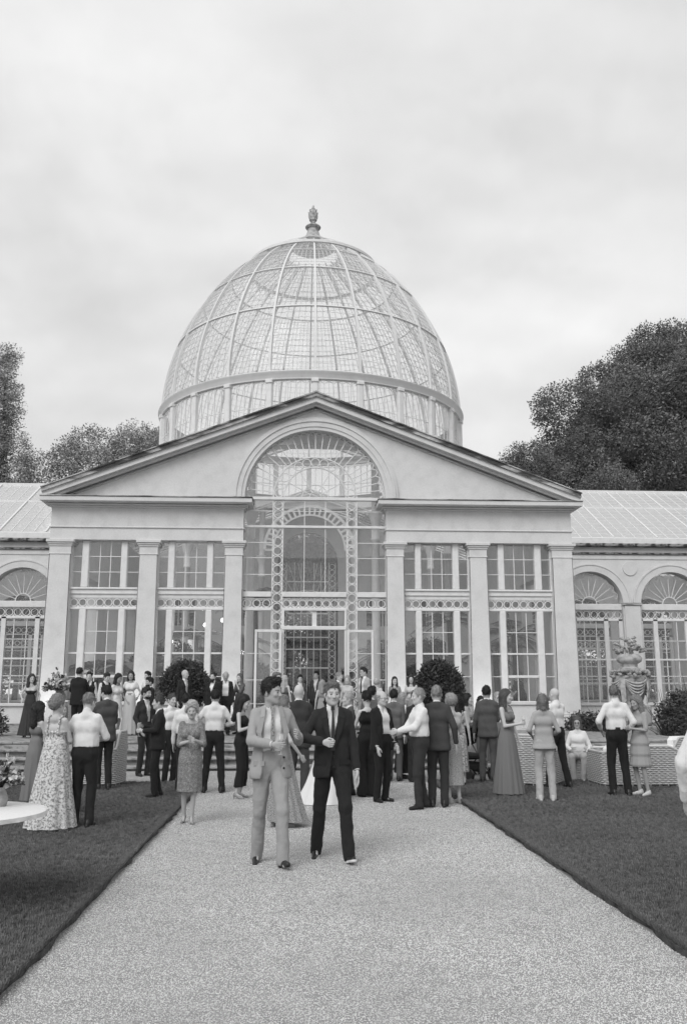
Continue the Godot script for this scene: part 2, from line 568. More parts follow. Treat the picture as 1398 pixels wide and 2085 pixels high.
# ---------------------------------------------------------------- smooth solids (surface nets over a distance field)
func sdf(ops: Array, lo: Vector3, hi: Vector3, cs: float) -> Array:
	var nx := int(ceil((hi.x - lo.x) / cs)) + 2
	var ny := int(ceil((hi.y - lo.y) / cs)) + 2
	var nz := int(ceil((hi.z - lo.z) / cs)) + 2
	var f := PackedFloat32Array()
	f.resize(nx * ny * nz)
	f.fill(10.0)
	for op in ops:
		var kind: String = op[0]
		var bl := lo
		var bh := hi
		var k := 0.03
		if kind == "c":
			var a: Vector3 = op[1]
			var b: Vector3 = op[2]
			k = op[5]
			var rm: float = maxf(op[3], op[4]) + k + cs * 2.0
			bl = a.min(b) - Vector3(rm, rm, rm)
			bh = a.max(b) + Vector3(rm, rm, rm)
		elif kind == "e" or kind == "-":
			var r: Vector3 = op[2]
			k = op[3]
			var mg := k + cs * 2.0
			bl = op[1] - r - Vector3(mg, mg, mg)
			bh = op[1] + r + Vector3(mg, mg, mg)
		elif kind == "v":
			bl.z = op[2]
		var x0 := maxi(0, int((bl.x - lo.x) / cs))
		var y0 := maxi(0, int((bl.y - lo.y) / cs))
		var z0 := maxi(0, int((bl.z - lo.z) / cs))
		var x1 := mini(nx - 1, int((bh.x - lo.x) / cs) + 1)
		var y1 := mini(ny - 1, int((bh.y - lo.y) / cs) + 1)
		var z1 := mini(nz - 1, int((bh.z - lo.z) / cs) + 1)
		if kind == "c":
			var a: Vector3 = op[1]
			var ba: Vector3 = op[2] - a
			var inv := 1.0 / maxf(ba.length_squared(), 1e-9)
			var ra: float = op[3]
			var dr: float = op[4] - ra
			var q := 0.25 / maxf(k, 1e-5)
			for y in range(y0, y1 + 1):
				for z in range(z0, z1 + 1):
					var i := (y * nz + z) * nx + x0
					var p := Vector3(lo.x + (x0 - 1) * cs, lo.y + y * cs, lo.z + z * cs) - a
					for x in range(x0, x1 + 1):
						p.x += cs
						var t := clampf(p.dot(ba) * inv, 0.0, 1.0)
						var d := (p - ba * t).length() - ra - dr * t
						var o := f[i]
						var h := k - absf(o - d)
						if h > 0.0: f[i] = minf(o, d) - h * h * q
						elif d < o: f[i] = d
						i += 1
		elif kind == "e" or kind == "-":
			var ct: Vector3 = op[1]
			var r: Vector3 = op[2]
			var q := 0.25 / maxf(k, 1e-5)
			var sub := kind == "-"
			for y in range(y0, y1 + 1):
				for z in range(z0, z1 + 1):
					var i := (y * nz + z) * nx + x0
					var p := Vector3(lo.x + (x0 - 1) * cs, lo.y + y * cs, lo.z + z * cs) - ct
					for x in range(x0, x1 + 1):
						p.x += cs
						var e := p / r
						var k0 := e.length()
						var k1 := (e / r).length()
						var d := k0 * (k0 - 1.0) / maxf(k1, 1e-6)
						var o := f[i]
						if sub:
							d = -d
							var h2 := k - absf(o - d)
							if h2 > 0.0: f[i] = maxf(o, d) + h2 * h2 * q
							elif d > o: f[i] = d
						else:
							var h := k - absf(o - d)
							if h > 0.0: f[i] = minf(o, d) - h * h * q
							elif d < o: f[i] = d
						i += 1
		elif kind == "pl":
			# keep the side where dot(p - p0, n) < 0
			var p0: Vector3 = op[1]
			var nn: Vector3 = op[2]
			for y in ny:
				for z in nz:
					var i := (y * nz + z) * nx
					var p := Vector3(lo.x, lo.y + y * cs, lo.z + z * cs) - p0
					var d := p.dot(nn)
					var st := nn.x * cs
					for x in nx:
						if d > f[i]: f[i] = d
						d += st
						i += 1
		elif kind == "v":
			# opens the front: |x - skew| < w(y), w given at heights
			var ws: Array = op[1]
			for y in ny:
				var yy := lo.y + y * cs
				var w := -1.0
				for j in ws.size() - 1:
					if yy >= ws[j][0] and yy <= ws[j + 1][0]:
						w = lerpf(ws[j][1], ws[j + 1][1], (yy - ws[j][0]) / (ws[j + 1][0] - ws[j][0]))
				if w <= 0.0: continue
				for z in range(z0, nz):
					for x in nx:
						var i := (y * nz + z) * nx + x
						var d := w - absf(lo.x + x * cs)
						if d > f[i]: f[i] = d
	var id := PackedInt32Array()
	id.resize(nx * ny * nz)
	id.fill(-1)
	var vs := PackedVector3Array()
	var cells := PackedInt32Array()
	var sx := 1
	var sz := nx
	var sy := nx * nz
	var lim := cs * 1.9
	for y in ny - 1:
		for z in nz - 1:
			var i := (y * nz + z) * nx - 1
			for x in nx - 1:
				i += 1
				var d0 := f[i]
				if d0 > lim or d0 < -lim: continue
				var d1 := f[i + 1]
				var d2 := f[i + sz]
				var d3 := f[i + sz + 1]
				var d4 := f[i + sy]
				var d5 := f[i + sy + 1]
				var d6 := f[i + sy + sz]
				var d7 := f[i + sy + sz + 1]
				var mn := minf(minf(minf(d0, d1), minf(d2, d3)), minf(minf(d4, d5), minf(d6, d7)))
				if mn > 0.0: continue
				var mx := maxf(maxf(maxf(d0, d1), maxf(d2, d3)), maxf(maxf(d4, d5), maxf(d6, d7)))
				if mx <= 0.0: continue
				var av := (minf(d0, lim) + minf(d1, lim) + minf(d2, lim) + minf(d3, lim) + minf(d4, lim) + minf(d5, lim) + minf(d6, lim) + minf(d7, lim)) * 0.125
				var g := Vector3(d1 + d3 + d5 + d7 - d0 - d2 - d4 - d6, d4 + d5 + d6 + d7 - d0 - d1 - d2 - d3, d2 + d3 + d6 + d7 - d0 - d1 - d4 - d5) * 0.25
				var off := -g * (av / maxf(g.length_squared(), 1e-9))
				off = off.clamp(Vector3(-0.5, -0.5, -0.5), Vector3(0.5, 0.5, 0.5))
				id[i] = vs.size()
				cells.push_back(i)
				vs.push_back(lo + (Vector3(x, y, z) + Vector3(0.5, 0.5, 0.5) + off) * cs)
	var tr := PackedInt32Array()
	for i in cells:
		var a := id[i]
		var d0 := f[i] <= 0.0
		# edge along x at this corner
		for e in 3:
			var s1 := sx
			var s2 := sy
			var s3 := sz
			if e == 1:
				s1 = sy; s2 = sz; s3 = sx
			elif e == 2:
				s1 = sz; s2 = sx; s3 = sy
			if d0 == (f[i + s1] <= 0.0): continue
			if i - s2 - s3 < 0: continue
			var b := id[i - s2]
			var c2 := id[i - s2 - s3]
			var d := id[i - s3]
			if b < 0 or c2 < 0 or d < 0: continue
			if d0:
				tr.push_back(a); tr.push_back(c2); tr.push_back(b); tr.push_back(a); tr.push_back(d); tr.push_back(c2)
			else:
				tr.push_back(a); tr.push_back(b); tr.push_back(c2); tr.push_back(a); tr.push_back(c2); tr.push_back(d)
	return [vs, tr]

func normals_of(vs: PackedVector3Array, tr: PackedInt32Array) -> PackedVector3Array:
	var ns := PackedVector3Array()
	ns.resize(vs.size())
	for i in range(0, tr.size(), 3):
		var a := vs[tr[i]]
		var g := (vs[tr[i + 2]] - a).cross(vs[tr[i + 1]] - a)
		ns[tr[i]] += g
		ns[tr[i + 1]] += g
		ns[tr[i + 2]] += g
	for i in ns.size(): ns[i] = ns[i].normalized()
	return ns
func solid(ops: Array, lo: Vector3, hi: Vector3, cs: float, nz: FastNoiseLite = null, amp := 0.0, stretch := Vector3.ONE, seed_off := Vector3.ZERO) -> Array:
	var r := sdf(ops, lo, hi, cs)
	var vs: PackedVector3Array = r[0]
	var ns := normals_of(vs, r[1])
	if nz and amp > 0.0:
		for i in vs.size():
			vs[i] += ns[i] * (nz.get_noise_3dv(vs[i] * stretch + seed_off) * amp)
		ns = normals_of(vs, r[1])
	return [vs, ns, r[1]]
func solid_mesh(s: Array, cl := PackedColorArray()) -> ArrayMesh:
	var a := []
	a.resize(Mesh.ARRAY_MAX)
	a[Mesh.ARRAY_VERTEX] = s[0]
	a[Mesh.ARRAY_NORMAL] = s[1]
	a[Mesh.ARRAY_INDEX] = s[2]
	if not cl.is_empty(): a[Mesh.ARRAY_COLOR] = cl
	var m := ArrayMesh.new()
	m.add_surface_from_arrays(Mesh.PRIMITIVE_TRIANGLES, a)
	return m
# ---------------------------------------------------------------- ground, path, lawns, terrace
const PATH_L := -2.24
const PATH_R := 1.95
const APRON := -17.1      # far edge of the lawns
func sheet(x0: float, x1: float, z0: float, z1: float, y: float, th := .3) -> ArrayMesh:
	var mb := MB.new()
	mb.box(x0, x1, y - th, y, z0, z1)
	return mb.mesh()

func build_ground() -> void:
	struct("ground", sheet(-300, 300, -400, 120, -.05), M.grass)
	struct("gravel_path", sheet(-30, 30, -21.5, 20, 0.0, .04), M.gravel)
	var rng := RandomNumberGenerator.new()
	rng.seed = 11
	var edge := noise(61, .9, 3)
	# the lawns: raised turf with an uneven cut edge
	for side in [-1, 1]:
		var mb := MB.new()
		var xi := PATH_L if side < 0 else PATH_R
		var zs := []
		var z := 4.0
		while z > APRON + .001:
			zs.append(z); z -= .16
		zs.append(APRON)
		for i in zs.size() - 1:
			var a: float = zs[i]
			var b: float = zs[i + 1]
			var xa := xi + edge.get_noise_2d(a * 2.2, side * 9.0) * .06
			var xb := xi + edge.get_noise_2d(b * 2.2, side * 9.0) * .06
			var xo: float = side * 30.0
			var h := .045
			mb.quad(Vector3(xa, h, a), Vector3(xb, h, b), Vector3(xo, h, b), Vector3(xo, h, a), Vector3.UP)
			mb.quadn(Vector3(xa, h, a), Vector3(xb, h, b), Vector3(xb, -.02, b), Vector3(xa, -.02, a))
		var xe := xi + edge.get_noise_2d(APRON * 2.2, side * 9.0) * .06
		mb.quad(Vector3(xe, .045, APRON), Vector3(side * 30.0, .045, APRON), Vector3(side * 30.0, -.02, APRON), Vector3(xe, -.02, APRON), Vector3(0, 0, -1))
		struct("lawn" , mb.mesh(), M.grass)
	# grass blades in tufts
	var tm := MB.new()
	for k in 7:
		var a := TAU * k / 7.0 + .4
		var r := .006 + .012 * fmod(k * .37, 1.0)
		var p := Vector3(cos(a) * r, 0, sin(a) * r)
		var q := p + Vector3(cos(a) * .014, .028 + .012 * fmod(k * .61, 1.0), sin(a) * .014)
		var s := Vector3(-sin(a), 0, cos(a)) * .0035
		tm.quadn(p - s, p + s, q + s * .3, q - s * .3)
	var blades := tm.mesh()
	var spots := []
	while spots.size() < 170000:
		var side := -1 if rng.randf() < .42 else 1
		var dz := -pow(rng.randf(), .75) * 14.6 - 3.0
		if rng.randf() < .3: dz = -3.0 - rng.randf() * 9.0
		if dz < APRON + .01: continue
		var w := minf(.42 * absf(dz) + .6, 8.0)
		var x := rng.randf() * w
		if rng.randf() < .13: x = absf(rng.randfn(0, .03))
		x = (PATH_L - x) if side < 0 else (PATH_R + x)
		spots.append(Vector3(x, .044, dz))
	scatter("grass", blades, M.blade, spots, rng, .5, 1.05, .09, .21, "mown lawn grass on both sides of the gravel path")
	# loose gravel
	var pm := MB.new()
	var pts := [Vector3(1, 0, 0), Vector3(-.9, .1, 0), Vector3(0, .6, .1), Vector3(.1, -.5, 0), Vector3(.1, 0, .85), Vector3(0, .05, -.9)]
	for f in [[0, 2, 4], [4, 2, 1], [1, 2, 5], [5, 2, 0], [0, 4, 3], [4, 1, 3], [1, 5, 3], [5, 0, 3]]:
		pm.tri(pts[f[0]], pts[f[1]], pts[f[2]], ((pts[f[0]] + pts[f[1]] + pts[f[2]]) / 3.0).normalized())
	var stones := pm.mesh()
	spots = []
	while spots.size() < 330000:
		var dz := -3.6 - pow(rng.randf(), 1.7) * 16.0
		var x := lerpf(PATH_L + .01, PATH_R - .01, rng.randf())
		if dz < APRON: x = rng.randf_range(-9.0, 9.0)
		if absf(x + .62) > absf(dz) * .44 + .5: continue
		spots.append(Vector3(x, .002, dz))
	scatter("gravel", stones, M.pebble, spots, rng, .0025, .0065, .56, .77, "loose pale gravel covering the path")
	build_terrace()

func scatter(nm: String, m: Mesh, mt: Material, spots: Array, rng: RandomNumberGenerator, s0: float, s1: float, l0: float, l1: float, label: String) -> void:
	var mm := MultiMesh.new()
	mm.transform_format = MultiMesh.TRANSFORM_3D
	mm.use_colors = true
	mm.mesh = m
	mm.instance_count = spots.size()
	var patch := noise(66, .35, 3)
	for i in spots.size():
		var s := rng.randf_range(s0, s1)
		var b := Basis(Vector3.UP, rng.randf() * TAU).scaled(Vector3(s, s * rng.randf_range(.7, 1.15), s))
		mm.set_instance_transform(i, Transform3D(b, spots[i]))
		var l := rng.randf_range(l0, l1) * (1.0 + .22 * patch.get_noise_2d(spots[i].x, spots[i].z))
		mm.set_instance_color(i, Color(l, l, l))
	var o := MultiMeshInstance3D.new()
	o.name = nm
	o.multimesh = mm
	o.material_override = mt
	add_child(o)
	tag(o, label, "", "", "stuff")

func build_terrace() -> void:
	# four steps up to the terrace, dark weathered risers under pale worn nosings
	var t := Node3D.new()
	t.name = "terrace"
	add_child(t)
	tag(t, "stone terrace with low steps before the conservatory", "", "", "structure")
	var mb := MB.new()
	mb.box(-13, 13, -.3, TERRACE - .06, -46, -21.34)
	put(t, "terrace_core", mb.mesh(), M.step)
	var hs := [.09, .237, .384, TERRACE]
	for i in 4:
		var z1 := -19.78 - i * .52
		var z0 := z1 - .52 if i < 3 else z1 - .62
		var w := 9.1 - i * .02
		var y1: float = hs[i]
		var y0: float = -.05 if i == 0 else hs[i - 1]
		var r := MB.new()
		r.box(-w, w, y0 - .01, y1 - .05, z0 - .5, z1 - .1)
		put(t, "riser", r.mesh(), M.step)
		# the tread slabs, each a stone of its own
		var n := 9
		for k in n:
			var a := lerpf(-w, w, float(k) / n)
			var b := lerpf(-w, w, float(k + 1) / n)
			var s := MB.new()
			s.bbox(a + .004, b - .004, y1 - .05, y1, z0 - .02, z1 + .002 * ((k * 7 + i * 3) % 3), .012)
			var tr := put(t, "tread", s.mesh(), M.step)
			# worn pale edge strip along the front of the tread
			var nz := MB.new()
			nz.bbox(a + .006, b - .006, y1 - .042, y1 + .004, z1 - .05, z1 + .012, .008)
			put(tr, "nosing", nz.mesh(), M.step)
	# paving flags
	var rng := RandomNumberGenerator.new()
	rng.seed = 5
	for row in 5:
		var z1 := -21.99 - row * .98
		var x := -9.1 + (row % 2) * .4
		while x < 9.0:
			var w := rng.randf_range(.9, 1.4)
			var s := MB.new()
			s.bbox(x + .005, minf(x + w, 9.1) - .005, TERRACE - .06, TERRACE + rng.randf_range(-.003, .003), z1 - .97, z1, .008)
			put(t, "flagstone", s.mesh(), M.paving)
			x += w
# ---------------------------------------------------------------- trees and plants
func spray_mesh(leaf: float, n: int, seed_: int, spread: float) -> ArrayMesh:
	# a twig end: n small folded leaves about a point
	var r := RandomNumberGenerator.new()
	r.seed = seed_
	var mb := MB.new()
	for i in n:
		var d := Vector3(r.randfn(), r.randfn() + .35, r.randfn()).normalized()
		var p := d * spread * r.randf_range(.25, 1.0)
		var x := d.cross(Vector3(r.randfn(), r.randfn(), r.randfn())).normalized()
		var y := (d * .7 + Vector3(r.randfn(), r.randfn(), r.randfn()) * .35).normalized()
		var l := leaf * r.randf_range(.7, 1.25)
		var a := p
		var b := p + y * l * .5 + x * l * .28
		var c := p + y * l
		var e := p + y * l * .5 - x * l * .28
		var up := x.cross(y) * l * .1
		mb.quadn(a, b + up, c, e + up)
	return mb.mesh()
func crown(parent: Node, nm: String, blobs: Array, m: Mesh, per: float, rng: RandomNumberGenerator, l0: float, l1: float, s0: float, s1: float, fill := .45) -> void:
	# blobs: [centre, radii]; sprays gather on the outer shell of each clump
	var tf := []
	var cl := []
	for b in blobs:
		var rr: Vector3 = b[1]
		var area := pow(rr.x * rr.y * rr.z, 2.0 / 3.0)
		var tone := rng.randf_range(.8, 1.2)
		for i in int(per * area):
			var d := Vector3(rng.randfn(), rng.randfn(), rng.randfn()).normalized()
			var k := lerpf(fill, 1.05, sqrt(rng.randf()))
			var p: Vector3 = b[0] + d * rr * k
			var s := rng.randf_range(s0, s1)
			tf.append(Transform3D(Basis.from_euler(Vector3(rng.randf_range(-.6, .6), rng.randf() * TAU, rng.randf_range(-.6, .6))).scaled(Vector3(s, s, s)), p))
			cl.append(rng.randf_range(l0, l1) * tone)
	var mm := MultiMesh.new()
	mm.transform_format = MultiMesh.TRANSFORM_3D
	mm.use_colors = true
	mm.mesh = m
	mm.instance_count = tf.size()
	for i in tf.size():
		mm.set_instance_transform(i, tf[i])
		mm.set_instance_color(i, Color(cl[i], cl[i], cl[i]))
	var o := MultiMeshInstance3D.new()
	o.name = nm
	o.multimesh = mm
	o.material_override = M.leaf
	parent.add_child(o, true)
func limbs(parent: Node, base_r: float, height: float, blobs: Array, rng: RandomNumberGenerator, every: int) -> void:
	var mb := MB.new()
	var pts := []
	var rad := []
	for i in 7:
		var t := i / 6.0
		pts.append(Vector3(sin(t * 3.0) * .15 * height * .1, t * height, cos(t * 2.2) * .05 * height * .1))
		rad.append(base_r * (1.25 - t * .85) if i > 0 else base_r * 1.5)
	mb.tube(pts, rad, 10)
	for i in blobs.size():
		if i % every != 0: continue
		var c: Vector3 = blobs[i][0]
		var t := clampf(c.y / height - rng.randf_range(.25, .45), .25, .95)
		var a := Vector3(sin(t * 3.0) * .015 * height, t * height, 0)
		var m := a.lerp(c, .5) + Vector3(0, .12 * a.distance_to(c), 0)
		mb.tube([a, m, c], [base_r * .32, base_r * .2, base_r * .06], 6)
	put(parent, "trunk", mb.mesh(), M.bark)

func build_trees() -> void:
	var rng := RandomNumberGenerator.new()
	rng.seed = 77
	var oak_leaf := spray_mesh(.15, 15, 3, .34)
	var fine := spray_mesh(.12, 14, 4, .28)
	# the big dark tree on the right
	var specs := [
		["broadleaf_tree", "large dark broadleaf tree rising behind the right wing", Vector3(23.2, 0, -53), [Vector3(0, 16.2, 0), Vector3(8.4, 8.6, 6.0)], 96, 1.85, .09, .17, oak_leaf, .6, 14.0],
		["broadleaf_tree", "lower rounded dark tree between the pediment and the big tree", Vector3(14.6, 0, -50), [Vector3(0, 10.6, 0), Vector3(4.6, 5.2, 4.0)], 56, 1.4, .1, .19, fine, .4, 9.0],
		["broadleaf_tree", "pale broadleaf tree behind the left slope of the pediment", Vector3(-9.4, 0, -48), [Vector3(0, 11.8, 0), Vector3(4.4, 5.3, 3.6)], 66, 1.25, .2, .34, fine, .35, 9.5],
		["broadleaf_tree", "dark tree behind the back doorway seen through the glass", Vector3(.5, 0, -46.5), [Vector3(0, 5.6, 0), Vector3(6.5, 4.9, 3.0)], 60, 1.5, .06, .12, oak_leaf, .4, 5.0],
		["broadleaf_tree", "dark tree behind the right wing windows seen through the glass", Vector3(13.5, 0, -46.5), [Vector3(0, 4.6, 0), Vector3(6.8, 4.2, 2.6)], 54, 1.5, .06, .12, oak_leaf, .4, 4.5],
		["broadleaf_tree", "dark tree behind the left wing windows seen through the glass", Vector3(-12.5, 0, -46.5), [Vector3(0, 4.6, 0), Vector3(6.8, 4.2, 2.6)], 54, 1.5, .06, .12, oak_leaf, .4, 4.5]]
	for sp in specs:
		var t := thing(sp[0], sp[1], "tree", sp[2], 0.0, "trees behind the conservatory")
		var ct: Vector3 = sp[3][0]
		var rr: Vector3 = sp[3][1]
		var blobs := []
		for i in sp[4]:
			var d := Vector3(rng.randfn(), rng.randfn(), rng.randfn()).normalized()
			var k := lerpf(.35, 1.0, sqrt(rng.randf()))
			var r: float = sp[5] * rng.randf_range(.7, 1.25)
			blobs.append([ct + d * rr * k, Vector3(r, r * rng.randf_range(.6, .85), r)])
		limbs(t, sp[9], sp[10], blobs, rng, 3)
		crown(t, "crown", blobs, sp[8], 125.0, rng, sp[6], sp[7], .75, 1.25)
	# two feathery conifers at the left edge
	for q in [[Vector3(-17.6, 0, -50), 21.6, 2.2, "tall feathery conifer at the left edge behind the wing"], [Vector3(-15.0, 0, -47.5), 14.6, 1.2, "shorter feathery conifer beside the tall one at the left"]]:
		var t := thing("conifer_tree", q[3], "tree", q[0], 0.0, "conifers at the left edge")
		var blobs := []
		var h: float = q[1]
		var n := 84 if h > 18 else 44
		for i in n:
			var y := h * lerpf(.28, .985, float(i) / n)
			var rad: float = q[2] * (1.05 - (y / h - .28) / .72) + .15
			var a := rng.randf() * TAU
			var k := rng.randf_range(.25, 1.0)
			var r := rng.randf_range(.55, 1.05) * (.7 + rad * .3)
			blobs.append([Vector3(cos(a) * rad * k, y - .3 * k * rad * .4, sin(a) * rad * k), Vector3(r, r * .8, r)])
		limbs(t, .13, h * .9, blobs, rng, 2)
		crown(t, "crown", blobs, fine, 80.0, rng, .2, .36, .7, 1.15)
	# clipped bay balls on the terrace
	var bay := spray_mesh(.075, 9, 8, .09)
	for q in [[Vector3(-3.66, TERRACE, -25.45), "clipped round bay tree before the left windows"], [Vector3(3.5, TERRACE, -25.45), "clipped round bay tree before the right windows"]]:
		var t := thing("bay_tree", q[1], "plant", q[0], rng.randf() * 3.0, "clipped bay trees flanking the doors")
		var pot := MB.new()
		pot.lathe([Vector2(.0, 0), Vector2(.2, 0), Vector2(.22, .03), Vector2(.28, .42), Vector2(.31, .43), Vector2(.31, .49), Vector2(.26, .49), Vector2(.25, .42), Vector2(0, .42)], 20)
		put(t, "pot", pot.mesh(), M.stone)
		var tk := MB.new()
		tk.tube([Vector3(0, .4, 0), Vector3(.02, .8, .01), Vector3(0, 1.25, 0)], [.04, .034, .03], 8)
		put(t, "trunk", tk.mesh(), M.bark)
		crown(t, "crown", [[Vector3(0, 1.3, 0), Vector3(.6, .62, .6)], [Vector3(.12, 1.42, .1), Vector3(.5, .5, .5)], [Vector3(-.1, 1.2, .1), Vector3(.55, .5, .52)]], bay, 3600.0, rng, .03, .075, .8, 1.2, .6)
	# strap-leaved plants in the right-hand bed and at the far left
	for q in [[Vector3(9.75, 0, -24.6), 2.0, 120, "large spiky dark plant right of the stone urn"], [Vector3(11.1, 0, -25.8), 2.2, 120, "tall spiky plant at the right edge before the wing"], [Vector3(8.35, 0, -25.6), 1.5, 90, "smaller spiky plant left of the stone urn"], [Vector3(10.2, 0, -23.4), 1.3, 90, "low spiky plant at the right edge behind the wicker sofa"], [Vector3(-9.5, 0, -24.5), 1.6, 90, "spiky dark plant at the left edge behind the guests"], [Vector3(-8.9, 0, -22.6), 1.1, 80, "low spiky plant at the left edge by the steps"]]:
		var t := thing("spiky_plant", q[3], "plant", q[0], 0.0, "spiky plants in the beds beside the terrace")
		for k in q[2]:
			var a := rng.randf() * TAU
			var el := rng.randf_range(.25, 1.35)
			var l: float = q[1] * rng.randf_range(.55, 1.0)
			var d := Vector3(cos(a) * cos(el), sin(el), sin(a) * cos(el))
			var sd := Vector3(-sin(a), 0, cos(a)) * .04
			var mb := MB.new()
			mb.colored = true
			var tone := rng.randf_range(.03, .11)
			mb.col = Color(tone, tone, tone)
			var p := Vector3(0, .1, 0)
			var prev := p
			var drop := 0.0
			for j in 4:
				drop += .07 * j * l * (1.3 - el)
				var nx := p + d * l * (j + 1) / 4.0 - Vector3(0, drop, 0)
				var w0 := 1.0 - j / 4.4
				var w1 := 1.0 - (j + 1) / 4.4
				mb.quadn(prev - sd * w0, prev + sd * w0, nx + sd * w1, nx - sd * w1)
				prev = nx
			put(t, "leaf", mb.mesh(), M.leaf)
	# rounded shrubs filling the beds
	var bl := spray_mesh(.1, 9, 28, .12)
	for q in [[Vector3(10.1, 0, -24.0), 1.15, "dark leafy shrub at the right edge beside the stone urn"], [Vector3(8.1, 0, -26.2), .8, "dark leafy shrub between the right outer pilaster and the urn"], [Vector3(-9.0, 0, -24.0), 1.0, "dark leafy shrub at the left edge beside the terrace"], [Vector3(-10.4, 0, -23.0), 1.1, "second dark leafy shrub at the left edge beyond the terrace"]]:
		var t := thing("shrub", q[2], "plant", q[0], 0.0, "shrubs in the beds beside the terrace")
		var st := MB.new()
		st.tube([Vector3.ZERO, Vector3(.02, q[1] * .5, 0), Vector3(0, q[1], 0)], [.05, .04, .02], 8)
		put(t, "stem", st.mesh(), M.bark)
		var bb := []
		for i in 12:
			var d: Vector3 = Vector3(rng.randfn(), absf(rng.randfn()) * .8, rng.randfn()).normalized() * .55 * q[1]
			bb.append([Vector3(0, q[1] * .6, 0) + d, Vector3(.4, .36, .4) * q[1]])
		crown(t, "leaves", bb, bl, 420.0, rng, .03, .09, .7, 1.2)
# ---------------------------------------------------------------- the conservatory
const PIL := [[2.21, 2.75], [4.80, 5.35], [7.41, 8.05]]
const GZ := -.25          # glazing plane, behind the pilaster faces

var mesh_cache := {}
func ring_mesh(r1: float, r0: float, d: float, seg: int) -> ArrayMesh:
	var key := "ring%f%f%f%d" % [r1, r0, d, seg]
	if not mesh_cache.has(key):
		var mb := MB.new()
		mb.annulus(Vector2.ZERO, r0, r1, 0, TAU, -d * .5, d * .5, seg)
		mesh_cache[key] = mb.mesh()
	return mesh_cache[key]
func pane(parent: Node, x0: float, x1: float, y0: float, y1: float, z: float, mt: Material = null) -> void:
	var mb := MB.new()
	mb.box(x0, x1, y0, y1, z - .002, z + .002)
	put(parent, "pane", mb.mesh(), mt if mt else M.glass)
func bars_and_panes(parent: Node, fr: MB, x0: float, x1: float, ys: Array, cols: int, z: float, bw := .022, mt: Material = null) -> void:
	# thin glazing bars with a pane in each opening
	for c in cols:
		var a := lerpf(x0, x1, float(c) / cols)
		var b := lerpf(x0, x1, float(c + 1) / cols)
		if c > 0: fr.box(a - bw * .5, a + bw * .5, ys[0], ys[-1], z - .02, z + .02)
		for i in ys.size() - 1:
			pane(parent, a + bw * .3, b - bw * .3, ys[i] + bw * .3, ys[i + 1] - bw * .3, z, mt)
	for i in range(1, ys.size() - 1):
		fr.box(x0, x1, ys[i] - bw * .5, ys[i] + bw * .5, z - .018, z + .018)
func arc(ct: Vector2, r: float, a0: float, a1: float, n: int) -> PackedVector2Array:
	var p := PackedVector2Array()
	for i in n + 1:
		var a := lerpf(a0, a1, float(i) / n)
		p.append(ct + Vector2(cos(a), sin(a)) * r)
	return p

func ring_band(parent: Node, x0: float, x1: float, y0: float, y1: float, z: float, horizontal := true) -> void:
	# a row (or a column) of iron rings between two rails, with small webs in the corners
	var fr := MB.new()
	var w := (y1 - y0) if horizontal else (x1 - x0)
	var l := (x1 - x0) if horizontal else (y1 - y0)
	var rail := .028
	if horizontal:
		fr.box(x0, x1, y0, y0 + rail, z - .03, z + .03); fr.box(x0, x1, y1 - rail, y1, z - .03, z + .03)
	else:
		fr.box(x0, x0 + rail, y0, y1, z - .03, z + .03); fr.box(x1 - rail, x1, y0, y1, z - .03, z + .03)
	var d := w - rail * 2.0
	var n := maxi(1, int(round(l / (d * 1.02))))
	var st := l / n
	var r := minf(d, st) * .5
	var rm := ring_mesh(r, r - .028, .04, 20)
	var b := put(parent, "ring_band", fr.mesh(), M.frame)
	for i in n:
		var t := st * (i + .5)
		var c := Vector3(x0 + t, (y0 + y1) * .5, z) if horizontal else Vector3((x0 + x1) * .5, y0 + t, z)
		put(b, "ring", rm, M.frame, Transform3D(Basis(), c))
	var web := MB.new()
	for i in n + 1:
		for s in [-1.0, 1.0]:
			var t := st * i
			var e := minf(st * .16, .05)
			var q: float = (w * .5 - rail) * s
			var poly := PackedVector2Array()
			if horizontal: poly = PackedVector2Array([Vector2(x0 + t - e, (y0 + y1) * .5 + q), Vector2(x0 + t + e, (y0 + y1) * .5 + q), Vector2(x0 + t, (y0 + y1) * .5 + q * .55)])
			else: poly = PackedVector2Array([Vector2((x0 + x1) * .5 + q, y0 + t - e), Vector2((x0 + x1) * .5 + q, y0 + t + e), Vector2((x0 + x1) * .5 + q * .55, y0 + t)])
			web.prism(poly, z - .012, z + .012)
	var wb := put(b, "web", web.mesh(), M.frame)
	wb.set_meta("kind", "stuff")
	var g := MB.new()
	g.box(x0, x1, y0, y1, z - .034, z - .03)
	put(b, "pane", g.mesh(), M.glass)

func build_conservatory() -> void:
	var root := thing("conservatory", "pale domed glass conservatory with a pedimented front and two glazed wings", "conservatory", Vector3(0, 0, FRONT))
	front_walls(root)
	front_glazing(root)
	inside(root)
	dome(root)
	for s in [-1, 1]: wing(root, s)

